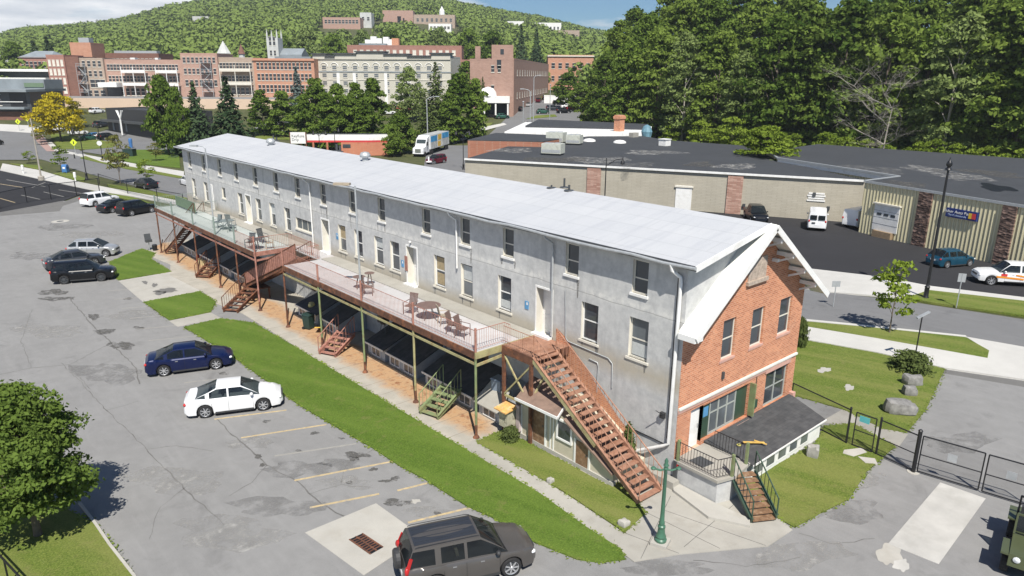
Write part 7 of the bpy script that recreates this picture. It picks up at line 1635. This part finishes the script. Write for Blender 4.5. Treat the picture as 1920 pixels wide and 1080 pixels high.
for i, (x, yt, s, w, pr_o, h0, w0) in enumerate(((590, 60, 330, 80, PALE, 13, 5.6), (640, 70, 335, 60, RND, 11, 5.0), (690, 62, 360, 60, PALE, 13, 5.6), (745, 62, 370, 60, RND, 11, 5.0), (830, 58, 370, 60, PALE, 13, 5.6), (880, 60, 362, 66, RND, 11, 5.0), (925, 66, 340, 70, RND, 11, 5.0), (975, 50, 372, 46, SPR, 13, 4.4), (1003, 56, 380, 46, SPR, 13, 4.4), (950, 88, 310, 50, RND, 11, 5.0), (550, 72, 345, 60, RND, 11, 5.0), (100, 80, 350, 70, SPR, 13, 4.4), (125, 72, 352, 60, SPR, 13, 4.4), (60, 84, 350, 50, RND, 11, 5.0), (22, 96, 345, 50, RND, 11, 5.0))):
    by_px(pr_o, x, yt, s, '%s tree behind the town roofs near %s' % ({id(PALE): 'pale', id(RND): 'round green', id(SPR): 'dark conical'}[id(pr_o)], ('the church tower', 'the hotel left end', 'the hotel roof plant', 'the hotel middle', 'the hotel right end', 'the theatre chimney', 'the theatre upper block', 'the white hill house', 'the long white hall', 'the theatre wing', 'the church nave', 'the rooftop brick block', 'the rooftop vent', 'the red brick house', 'the far left pale house')[i]), h0, w, w0)
# young street trees
YNG = [tree_proto('young_tree', 'x', 'tree', 70+i, 'broad', 4.6, 1.25, lm, .15, 26, 34, .32, tr=.045, clump=.34, limbs=12) for i, lm in enumerate(('olive', 'lime'))]
by_px(YNG[1], 1667, 488, 45.3, 'young thin tree with loose yellow green leaves on the right verge', 4.6, 78, 1.25)
yb_ = [o for o in COL.objects if o.get('label', '').startswith('young thin tree')][0]; yb_.location = G(1667, 626)
for x, yb, yt, w, k, lab in ((115, 322, 275, 30, 1, 'young green tree by the blue mail box on the left street'), (226, 345, 255, 38, 0, 'thin olive young tree on the lot side of the left street'), (276, 345, 300, 30, 1, 'young green tree above the dark street car'), (293, 302, 268, 24, 0, 'small olive tree on the lawn past the left street'), (78, 272, 234, 22, 0, 'dark young tree on the brick crossing'), (55, 306, 284, 20, 1, 'tiny young tree on the far left verge'), (147, 240, 190, 30, 0, 'thin olive tree right of the yellow tree')):
    p = T(x, yb); s = (p.x-CAM[0])*HX+(p.y-CAM[1])*HY; zt = AT(x, yt, s).z; f = (zt-p.z)/4.6
    place(YNG[k], p, lab, (w*s/FPX/2)/1.25, sz=f)
# shrubs
SHR = tree_proto('shrub', 'x', 'shrub', 80, 'broad', 1.0, 1.15, 'shrub', .10, 46, 60, .02, tr=.03, clump=.30, hollow=.2)
by_p = ((1708, 694, 1.0, .95, 'wide low dark green shrub by the white pavement'), (1499, 650, .42, 1.6, 'small dark shrub at the brick corner by the pavement'), (1519, 716, .0, 0, ''))
for x, y, s, z, lab in by_p:
    if lab: place(SHR, G(x, y), lab, s, sz=z)
CED = tree_proto('cedar_shrub', 'dark upright cedar shrub between the tall stairs and grey wall', 'shrub', 81, 'con', 2.1, .42, 'conifer', .09, base=.02, n=16, power=.6); CED.location = (-.45, 2.05, 0.03)
place(SHR, Vector((-2.75, 7.1, .05)), 'weedy low shrub at the annex left end', .42, sz=.55)
# hill forest: one mass of crowns
def hill_forest():
    rng = np.random.default_rng(5); P = []
    av = []
    for o in COL.objects:
        if o.name.startswith(('hill_building', 'hill_house')):
            w = [c for c in kids(o) if c.name.startswith('wall')][0]; L = max(v.co.x for v in w.data.vertices); a = o.rotation_euler.z
            av.append((o.location.x+math.cos(a)*L/2, o.location.y+math.sin(a)*L/2, L/2+8))
    n = 0; out = []
    while n < 9500:
        a = YAW+R(rng.uniform(-12, 42)); r = math.sqrt(rng.uniform(338**2, 1190**2)); x, y = CAM[0]+r*math.cos(a), CAM[1]+r*math.sin(a)
        bad = False
        for bx, by, br in av:
            d = math.hypot(x-bx, y-by); rb = math.hypot(bx-CAM[0], by-CAM[1])
            if d < br or (r < rb and d < 130 and abs((x-CAM[0])*(by-CAM[1])-(y-CAM[1])*(bx-CAM[0]))/rb < br-2): bad = True; break
        n += 1
        if bad: continue
        out.append((x, y, float(hgt(x, y)), rng.uniform(3.6, 6.4)*(1+.0004*r)))
    O = np.array(out); k = 80; idx = np.repeat(np.arange(len(O)), k); u = unit(rng, len(idx)); u[:, 2] = np.abs(u[:, 2])*1.1-.15
    rad = O[idx, 3]; ctr = np.stack([O[idx, 0], O[idx, 1], O[idx, 2]+rad*.9], 1)
    P = ctr+u*rad[:, None]*rng.uniform(.75, 1.05, len(idx))[:, None]; Nn = u+rng.normal(size=u.shape)*.35; Nn /= np.linalg.norm(Nn, axis=1)[:, None]
    V = quads(P, Nn, rad*.19*rng.uniform(.7, 1.2, len(idx)), rng, .8)
    o = bpy.data.objects.new('forest', quad_mesh('forest', V, LEAF['hill'])); COL.objects.link(o); return tag(o, 'green hillside forest canopy', 'forest', kind='stuff')
hill_forest()
# grass blades along the near lawns: one mass
def tufts():
    rng = np.random.default_rng(8); P = []
    for o in list(COL.objects):
        if o.name.startswith('lawn') and o.type == 'MESH':
            vs = [v.co for v in o.data.vertices]; zt = max(v.z for v in vs); poly = [(v.x, v.y) for v in vs if v.z > zt-.01]
            xs, ys = [q[0] for q in poly], [q[1] for q in poly]
            if min(ys) > 60 or max(xs) > 30: continue
            m = int(min(9000, 0*(max(xs)-min(xs))*(max(ys)-min(ys)))); X, Y = rng.uniform(min(xs), max(xs), m), rng.uniform(min(ys), max(ys), m)
            ins = np.zeros(m, bool); j = len(poly)-1
            for i in range(len(poly)):
                xi, yi = poly[i]; xj, yj = poly[j]; c = ((yi > Y) != (yj > Y)) & (X < (xj-xi)*(Y-yi)/(yj-yi+1e-12)+xi); ins ^= c; j = i
            P.append(np.stack([X[ins], Y[ins], np.full(ins.sum(), zt)], 1))
            for a, b in zip(poly, poly[1:]+poly[:1]):      # ragged edges
                L = math.dist(a, b); k = int(L*26); t = rng.uniform(0, 1, k); e = np.stack([a[0]+(b[0]-a[0])*t+rng.normal(size=k)*.07, a[1]+(b[1]-a[1])*t+rng.normal(size=k)*.07, np.full(k, zt-.02)], 1); P.append(e)
    P = np.concatenate(P); n = len(P); a = rng.uniform(0, 2*math.pi, n); w = rng.uniform(.03, .075, n); h = rng.uniform(.015, .05, n)
    dx, dy = np.cos(a)*w, np.sin(a)*w; lx, ly = rng.normal(size=n)*.03, rng.normal(size=n)*.03
    V = np.stack([P-np.stack([dx, dy, h*0], 1), P+np.stack([dx, dy, h*0], 1), P+np.stack([dx*.8+lx, dy*.8+ly, h], 1), P+np.stack([-dx*.8+lx, -dy*.8+ly, h*.9], 1)], 1).reshape(-1, 3)
    o = bpy.data.objects.new('grass', quad_mesh('grass', V, leaf_mat('grass_blades', (.10, .16, .02), (.24, .31, .06), .5, .4))); COL.objects.link(o); tag(o, 'short grass tufts over the mown lawns', 'grass', kind='stuff')
tufts()
# ------------------------------------------------------------------ street furniture
# green iron lamp post on the plaza
p = G(1238, 1020); t = thing('lamp_post', 'old green iron lamp post without globes on the front plaza', 'lamp post', (p.x, p.y, .03))
mb = MB(); mb.obox((0, 0, .05), (.28, .10, 0), (-.10, .28, 0), (0, 0, .07)); mb.build('plinth', MAT['slab'], t)
mb = MB(); mb.lathe((0, 0, .1), [(.21, 0), (.22, .10), (.17, .16), (.19, .22), (.14, .34), (.12, .55), (.14, .58), (.14, .64), (.10, .68), (.11, .78), (.085, .84), (.075, 1.2), (.058, 2.9), (.085, 2.95), (.06, 3.02), (.10, 3.08), (.06, 3.16), (.07, 3.26), (.02, 3.36)], 14); mb.build('post', MAT['lampgreen'], t, smooth=35)
for s in (-1, 1):
    v = Vector((.62, -.55, 0)).normalized()*s
    mb = MB(); mb.tube([v*.04+Vector((0, 0, 3.02)), v*.2+Vector((0, 0, 2.98)), v*.42+Vector((0, 0, 3.06))], .035, 6); mb.lathe(v*.44+Vector((0, 0, 3.0)), [(.03, 0), (.09, .03), (.10, .07), (.05, .12)], 10); mb.build('lamp_arm', MAT['lampgreen'], t, smooth=50)
# tall black decorative lamps
def black_lamp(label, p, h, arms=(), r=.075):
    t = thing('street_lamp', label, 'street lamp', p)
    mb = MB(); mb.lathe((0, 0, 0), [(.26, 0), (.24, .12), (.18, .2), (.17, .9), (.20, .95), (.12, 1.05), (r, 1.3), (r*.75, h-.5), (r*.6, h)], 12); mb.build('pole', MAT['black'], t, smooth=40)
    for a, L in arms:
        v = Vector((math.cos(a), math.sin(a), 0))
        mb = MB(); mb.tube([v*.05+Vector((0, 0, h-.9)), v*L*.55+Vector((0, 0, h-.25)), v*L+Vector((0, 0, h-.1))], .045, 6); mb.build('arm', MAT['black'], t)
        mb = MB(); mb.lathe(v*L+Vector((0, 0, h-.75)), [(.08, 0), (.26, .08), (.22, .32), (.10, .5), (.05, .75), (.02, .9)], 10); mb.build('lantern', MAT['black'], t, smooth=50)
    if not arms:
        mb = MB(); mb.lathe((0, 0, h-.1), [(.08, 0), (.24, .05), (.20, .15), (.10, .22), (.22, .42), (.16, .62), (.06, .75), (.03, .95)], 10); mb.build('lantern', MAT['black'], t, smooth=50)
    return t
p = G(1735, 560); black_lamp('tall black street lamp on the grass verge before the metal building', p, 9.9, (), .11)
def lamp_at(label, xb, yb, yt, arms, s=None):
    p = T(xb, yb) if s is None else on_ground(xb, s); s_ = (p.x-CAM[0])*HX+(p.y-CAM[1])*HY; h = AT(xb, yt, s_).z-p.z
    return black_lamp(label, p, h, arms)
ra = math.atan2(RIGHT[1], RIGHT[0])
lamp_at('black lamp with side lantern before the block wall and brick pier', 1137, 0, 296, ((ra, 1.9),), s=84)
lamp_at('black lamp with slim arms at the street corner left of the block wall', 869, 318, 246, ((ra+2.6, 1.5), (ra+.3, 1.2)))
lamp_at('black lamp with raised arms before the red striped building', 601, 0, 246, ((ra+2.7, 1.3), (ra+.2, 1.3)), s=138)
lamp_at('black lamp with hanging lantern right of the raised arm lamp', 630, 0, 240, ((ra, .8),), s=134)
lamp_at('tall black lamp on the verge beside the far lot pavement', 163, 336, 240, ((ra+math.pi, 1.0),))
lamp_at('black lamp with white disc across the left street', 193, 302, 232, ((ra+math.pi, .9),))
p = T(193, 281); d_ = bpy.data.objects[[o.name for o in COL.objects if o.get('label', '').startswith('black lamp with white disc')][0]]
mb = MB(); mb.lathe((-.2, -.25, 3.4), [(.45, -.05), (.45, .05)], 14, 0, 'y'); mb.build('disc', MAT['white'], d_)
# galvanised street lights with curved arm
def cobra(label, x, yt, s, arm, yb=None):
    p = on_ground(x, s); h = AT(x, yt, s).z-p.z; t = thing('street_light', label, 'street light', p); v = Vector((math.cos(ra), math.sin(ra), 0))*(1 if arm > 0 else -1); L = abs(arm)
    mb = MB(); mb.tube([(0, 0, 0), (0, 0, h*.5), (0, 0, h-.5), v*L*.25+Vector((0, 0, h-.1)), v*L*.8+Vector((0, 0, h+.15))], [.15, .12, .10, .08, .06], 8); mb.build('pole', MAT['galv'], t)
    mb = MB(); c = v*L; mb.obox(c+Vector((0, 0, h+.15)), v*.45, Vector((-v.y, v.x, 0))*.16, (0, 0, .09)); mb.build('lamp_head', MAT['galv'], t)
cobra('silver street light with curved arm beside the semi truck', 803, 182, 165, 2.4); cobra('silver street light with left arm over the upper street', 993, 168, 175, -2.0); cobra('far silver street light with right arm by the theatre wing', 999, 142, 205, 1.6)
for lab, x, yt, yb, s in (('thin pale pole left of the upper street light', 980, 192, 238, 172), ('thin pale pole before the upper lot cars', 1029, 160, 217, 205)):
    p = on_ground(x, s); h = AT(x, yt, s).z-p.z; mb = MB(); mb.tube([(p.x, p.y, p.z), (p.x, p.y, p.z+h)], .09, 6); mb.lathe((p.x, p.y, p.z+h), [(.2, 0), (.25, .15), (.1, .3)], 8); tag(mb.build('pole', MAT['galv']), lab, 'pole')
# small path lamp and signs
p = G(1713, 684); h = 3.0; t = thing('path_lamp', 'slim black path lamp with tilted flat head by the wide shrub', 'path lamp', p)
mb = MB(); mb.tube([(0, 0, 0), (0, 0, h)], .04, 6); mb.build('pole', MAT['black'], t); mb = MB(); mb.obox((.12, 0, h+.08), (.30, -.20, .18), (.06, .08, 0), (0, 0, .035)); mb.build('lamp_head', MAT['galv'], t)
p = G(1793, 577); t = thing('sign_post', 'grey sign post seen edge on upon the far verge', 'sign', p); mb = MB(); mb.tube([(0, 0, 0), (0, 0, 2.6)], .04, 6); mb.build('post', MAT['galv'], t); mb = MB(); mb.obox((0, 0, 2.3), (.12, -.22, 0), (.008, .005, 0), (0, 0, .32)); mb.build('sign_plate', MAT['galv'], t)
p = G(1562, 575); t = thing('sign_post', 'small grey square sign on a post beyond the gable tip', 'sign', p); mb = MB(); mb.tube([(0, 0, 0), (0, 0, 1.9)], .035, 6); mb.build('post', MAT['galv'], t); mb = MB(); mb.obox((0, 0, 1.75), (.22, -.20, 0), (.008, .008, 0), (0, 0, .22)); mb.build('sign_plate', MAT['galv'], t)
MAT['signyel'] = M('fluorescent_yellow_sign', (.62, .72, .04), .5, .05)
for x, y, lab in ((142, 290, 'fluorescent yellow diamond crossing sign by the tall black lamp'), (37, 246, 'fluorescent yellow crossing sign before the modern building'), (54, 240, 'tall fluorescent yellow crossing sign right of the other by the modern building')):
    p = T(x, y); t = thing('crossing_sign', lab, 'road sign', p); mb = MB(); mb.tube([(0, 0, 0), (0, 0, 2.6)], .05, 6); mb.build('post', MAT['galv'], t)
    v = Vector((RIGHT[0], RIGHT[1], 0)); n = -Vector((HX, HY, 0)); mb = MB(); P = [v*.75, Vector((0, 0, .75)), -v*.75, Vector((0, 0, -.75))]; c = Vector((0, 0, 2.5))+n*.07
    mb.add([q+c for q in P]+[q+c+n*.03 for q in P], [(0, 1, 2, 3), (7, 6, 5, 4)]+[(i, 4+i, 4+(i+1) % 4, (i+1) % 4) for i in range(4)]); mb.build('sign_plate', MAT['signyel'], t)
    mb = MB(); mb.obox(c+n*.035+Vector((0, 0, -.05)), v*.10, n*.006, (0, 0, .28)); mb.build('walking_mark', MAT['black'], t)
# mail box, utility boxes, bins
p = G(124, 325); t = thing('mail_box', 'blue street mail box under the young tree', 'mail box', p, YAW); mb = MB(); mb.box(-.4, .4, -.4, .4, .25, 1.1); mb.lathe((0, 0, 1.1), [(.4, -.4), (.4, .4)], 14, 0, 'y'); mb.build('box', MAT['binblue'], t)
for x in (-.33, .33):
    for y in (-.33, .33): mb = MB(); mb.box(x-.04, x+.04, y-.04, y+.04, 0, .25); mb.build('leg', MAT['binblue'], t)
mb = MB(); mb.box(-.42, -.40, -.2, .2, .8, 1.1); mb.build('notice', MAT['white'], t)
p = T(244, 293); mb = MB(); mb.obox(p+Vector((0, 0, .7)), (RIGHT[0]*1.0, RIGHT[1]*1.0, 0), (HX*.8, HY*.8, 0), (0, 0, .7)); mb.obox(p+Vector((0, 0, 1.44)), (RIGHT[0]*1.05, RIGHT[1]*1.05, 0), (HX*.85, HY*.85, 0), (0, 0, .04)); tag(mb.build('utility_box', MAT['bingreen']), 'green utility box on the lawn past the left street', 'utility box')
p = T(246, 277); mb = MB(); mb.lathe(p, [(.34, 0), (.38, 1.2), (.42, 1.25), (.40, 1.9), (.2, 2.1)], 10); tag(mb.build('litter_bin', MAT['binblue']), 'dark blue litter bin behind the green utility box', 'litter bin')
for x, y, lab in ((44, 326, 'white capped post by the far lot, left of the two'), (142, 341, 'white capped post by the far lot, right of the two')):
    p = G(x, y); mb = MB(); mb.tube([p, p+Vector((0, 0, .7))], .10, 8); mb.lathe(p+Vector((0, 0, .7)), [(.2, 0), (.2, .7), (.12, .8)], 8); tag(mb.build('capped_post', MAT['white']), lab, 'post')
p = G(78, 338); mb = MB(); mb.tube([p, p+Vector((0, 0, 9.5))], [.14, .08], 8); mb.lathe(p, [(.45, 0), (.45, .6), (.3, .7)], 10); tag(mb.build('utility_pole', M('pale_timber_pole', (.36, .33, .28), .8, .2)), 'pale slim utility pole on a concrete foot by the far lot', 'pole')
p = G(140, 297); mb = MB(); mb.lathe(p, [(.16, 0), (.16, .1), (.11, .15), (.11, .6), (.15, .65), (.08, .85)], 8); tag(mb.build('hydrant', MAT['black']), 'small black hydrant by the left street kerb', 'hydrant')
p = G(281, 470); t = thing('park_grill', 'metal charcoal grill on a post by the small far lawn', 'grill', p); mb = MB(); mb.tube([(0, 0, 0), (0, 0, .9)], .04, 6); mb.build('post', MAT['galv'], t); mb = MB(); mb.box(-.28, .28, -.2, .2, .85, 1.1); mb.obox((0, .2, 1.35), (.28, 0, 0), (0, .02, 0), (0, .08, .25)); mb.build('firebox', MAT['dgrey'], t)
p = G(291, 470); mb = MB(); mb.lathe(p, [(.2, 0), (.24, .5), (.2, .6)], 10); tag(mb.build('bucket', MAT['black']), 'black bucket beside the charcoal grill', 'bucket')
MAT['rockpale'] = M('pale_rock', (.33, .32, .30), .9, .2, 4, bump=.6, bscale=6)
# rocks
def rock(label, x, y, sx_, sy_, sz_, seed, rz=0., m='rock'):
    import bmesh
    rng = random.Random(seed); me = bpy.data.meshes.new('boulder'); bm = bmesh.new(); bmesh.ops.create_cube(bm, size=2); bmesh.ops.subdivide_edges(bm, edges=bm.edges[:], cuts=3, use_grid_fill=True)
    ph = [rng.uniform(0, 6) for _ in range(3)]
    for v in bm.verts:
        c = v.co; l = (abs(c.x)**5+abs(c.y)**5+abs(c.z)**5)**.2; c /= l; k = 1+.10*math.sin(3*c.x+ph[0])*math.sin(2.5*c.y+ph[1])+.05*rng.uniform(-1, 1)
        v.co = Vector((c.x*sx_*k, c.y*sy_*k, (c.z+.75)*sz_*k*(1-.12*c.x)))
    bm.to_mesh(me); bm.free(); me.materials.append(MAT[m]); me.polygons.foreach_set('use_smooth', [True]*len(me.polygons)); me.set_sharp_from_angle(angle=R(28)); o = bpy.data.objects.new('boulder', me); COL.objects.link(o); o.location = G(x, y, .03); o.rotation_euler = (0, 0, rz); return tag(o, label, 'boulder')
rock('largest flat grey boulder nearest the gate on the right lawn', 1686, 772, .72, .48, .34, 1, -.9); rock('small grey boulder, middle of the three on the right lawn', 1705, 739, .36, .28, .26, 2, -.9); rock('grey block boulder, uppermost of the three on the right lawn', 1711, 720, .52, .30, .30, 3, -.7); rock('pale boulder beside the lean-to end', 1523, 854, .30, .26, .30, 4, .4, 'rockpale'); rock('small pale stone on the grass by the annex', 1032, 905, .14, .12, .13, 5, 0, 'slab'); rock('white painted stone at the grass corner by the plaza', 1170, 985, .20, .17, .14, 6, 0, 'slab')
# black fence and gates on the right
cm = bpy.data.materials.new('chain_link'); cm.use_nodes = True; n_, l_ = cm.node_tree.nodes, cm.node_tree.links
tr_ = n_.new('ShaderNodeBsdfTransparent'); df_ = n_.new('ShaderNodeBsdfDiffuse'); df_.inputs[0].default_value = (.012, .012, .013, 1); ms_ = n_.new('ShaderNodeMixShader'); ms_.inputs[0].default_value = .16
l_.new(tr_.outputs[0], ms_.inputs[1]); l_.new(df_.outputs[0], ms_.inputs[2]); l_.new(ms_.outputs[0], n_['Material Output'].inputs['Surface']); MAT['chain'] = cm
def panel(t, a, b, h, mid=True, r=.03, z0=.08, mesh=True, frame=True):
    a, b = Vector(a), Vector(b); mb = MB(); u = Vector((0, 0, 1))
    if frame: mb.tube([a+u*z0, a+u*h], r, 6); mb.tube([b+u*z0, b+u*h], r, 6); mb.tube([a+u*z0, b+u*z0], r, 6)
    mb.tube([a+u*h, b+u*h], r, 6)
    if mid: mb.tube([a+u*(h*.5), b+u*(h*.5)], r*.8, 6)
    o = mb.build('frame', MAT['black'], t, rel=True)
    if mesh:
        m_ = MB(); m_.add([a+u*z0, b+u*z0, b+u*h, a+u*h], [(0, 1, 2, 3)]); m_.build('chain_mesh', cm, t, rel=True)
def post(t, a, h, r=.05):
    mb = MB(); mb.lathe(a, [(r, 0), (r, h), (r*1.2, h+.01), (r*.6, h+.07)], 8); mb.build('post', MAT['black'], t, rel=True)
c0, c1, c2, c3, c4, c5, c6 = (Vector((9.62, -.05, 0)), G(1586, 832), G(1597, 836), G(1634, 850), G(1642, 853), G(1712, 885), G(1719, 886))
c7, c8, c9 = G(1833, 921), G(1840, 924), G(1935, 953)
t = thing('chain_fence', 'black chain link fence from the brick corner to the footpath gate', 'fence', c0); panel(t, c0, c1, 1.72, False); post(t, c1, 1.80)
t = thing('path_gate', 'narrow black footpath gate with teal sign', 'gate', c2); panel(t, c2, c3, 1.70)
m_ = (c2+c3)/2; e = (c3-c2).normalized(); mb = MB(); mb.obox(m_+Vector((0, 0, 1.48))-e*.05+Vector((-.04, 0, 0)), e*.22, (.012, 0, 0), (0, 0, .14)); mb.build('teal_sign', M('teal_sign', (.10, .42, .45), .5, .1), t, rel=True)
t = thing('chain_fence', 'short black fence panel between footpath gate and thick gate post', 'fence', c4); post(t, c4, 1.80); panel(t, c4, c5, 1.72); post(t, c5, 1.95, .085)
mb = MB(); mb.lathe((c5.x, c5.y, 0), [(.25, 0), (.25, .02)], 12); mb.build('footing', MAT['slab'], t, rel=True)
for nm, a, b, k in (('wide black drive gate leaf left of the pair', c6, c7, .52), ('wide black drive gate leaf cut by the right picture edge', c8, c9, .50)):
    t = thing('drive_gate', nm, 'gate', a, 0, 'drive gate leaves'); panel(t, a, b, 1.74); m_ = a.lerp(b, k); e = (b-a).normalized(); n = Vector((-1, 0, 0)); mb = MB(); mb.obox(m_+Vector((-.03, 0, 1.12)), e*.17, (.008, 0, 0), (0, 0, .17)); mb.build('grey_plate', MAT['galv'], t, rel=True)
# far lot fence and lower-left corner rail
F = [G(x, y) for x, y in ((-30, 400), (0, 392), (51, 380), (96, 374), (144, 368), (187, 361))]
t = thing('chain_fence', 'long black chain link fence along the dark far lot', 'fence', F[1])
for a, b in zip(F, F[1:]): panel(t, a, b, 2.0, False, .045, .05, True, False)
for a in F: post(t, a, 2.05, .06)
F = [G(x, y) for x, y in ((187, 346), (240, 364), (296, 378), (345, 388))]
t = thing('chain_fence', 'black chain link fence behind the parked white crossover', 'fence', F[0])
for a, b in zip(F, F[1:]): panel(t, a, b, 1.6, False, .04, .05, True, False)
for a in F: post(t, a, 1.65, .05)
a, b = G(-30, 1010, 1.0), G(40, 1085, 1.0); t = thing('railing', 'black railing crossing the lower left picture corner', 'railing', (a.x, a.y, 0)); mb = MB(); mb.tube([(a.x, a.y, 1.0), (b.x, b.y, 1.0)], .035, 6); mb.build('rail', MAT['black'], t, rel=True)
for k in (.1, .55, 1.0): q_ = a.lerp(b, k); mb = MB(); mb.tube([(q_.x, q_.y, 0), (q_.x, q_.y, 1.0)], .03, 6); mb.build('post', MAT['black'], t, rel=True)
# ------------------------------------------------------------------ the air between here and the hill
hz = bpy.data.materials.new('pale_haze'); hz.use_nodes = True; hn, hl_ = hz.node_tree.nodes, hz.node_tree.links
hn.remove(hn['Principled BSDF']); pv = hn.new('ShaderNodeVolumePrincipled'); pv.inputs['Color'].default_value = (.80, .88, .96, 1); pv.inputs['Density'].default_value = .00019; pv.inputs['Anisotropy'].default_value = .2
hl_.new(pv.outputs[0], hn['Material Output'].inputs['Volume'])
mb = MB(); c = Vector((CAM[0]+HX*640, CAM[1]+HY*640, 0)); mb.obox(c+Vector((0, 0, -10)), Vector((HX, HY, 0))*1010, Vector((-HY, HX, 0))*1650, (0, 0, 240)); tag(mb.build('haze', hz), kind='stuff')
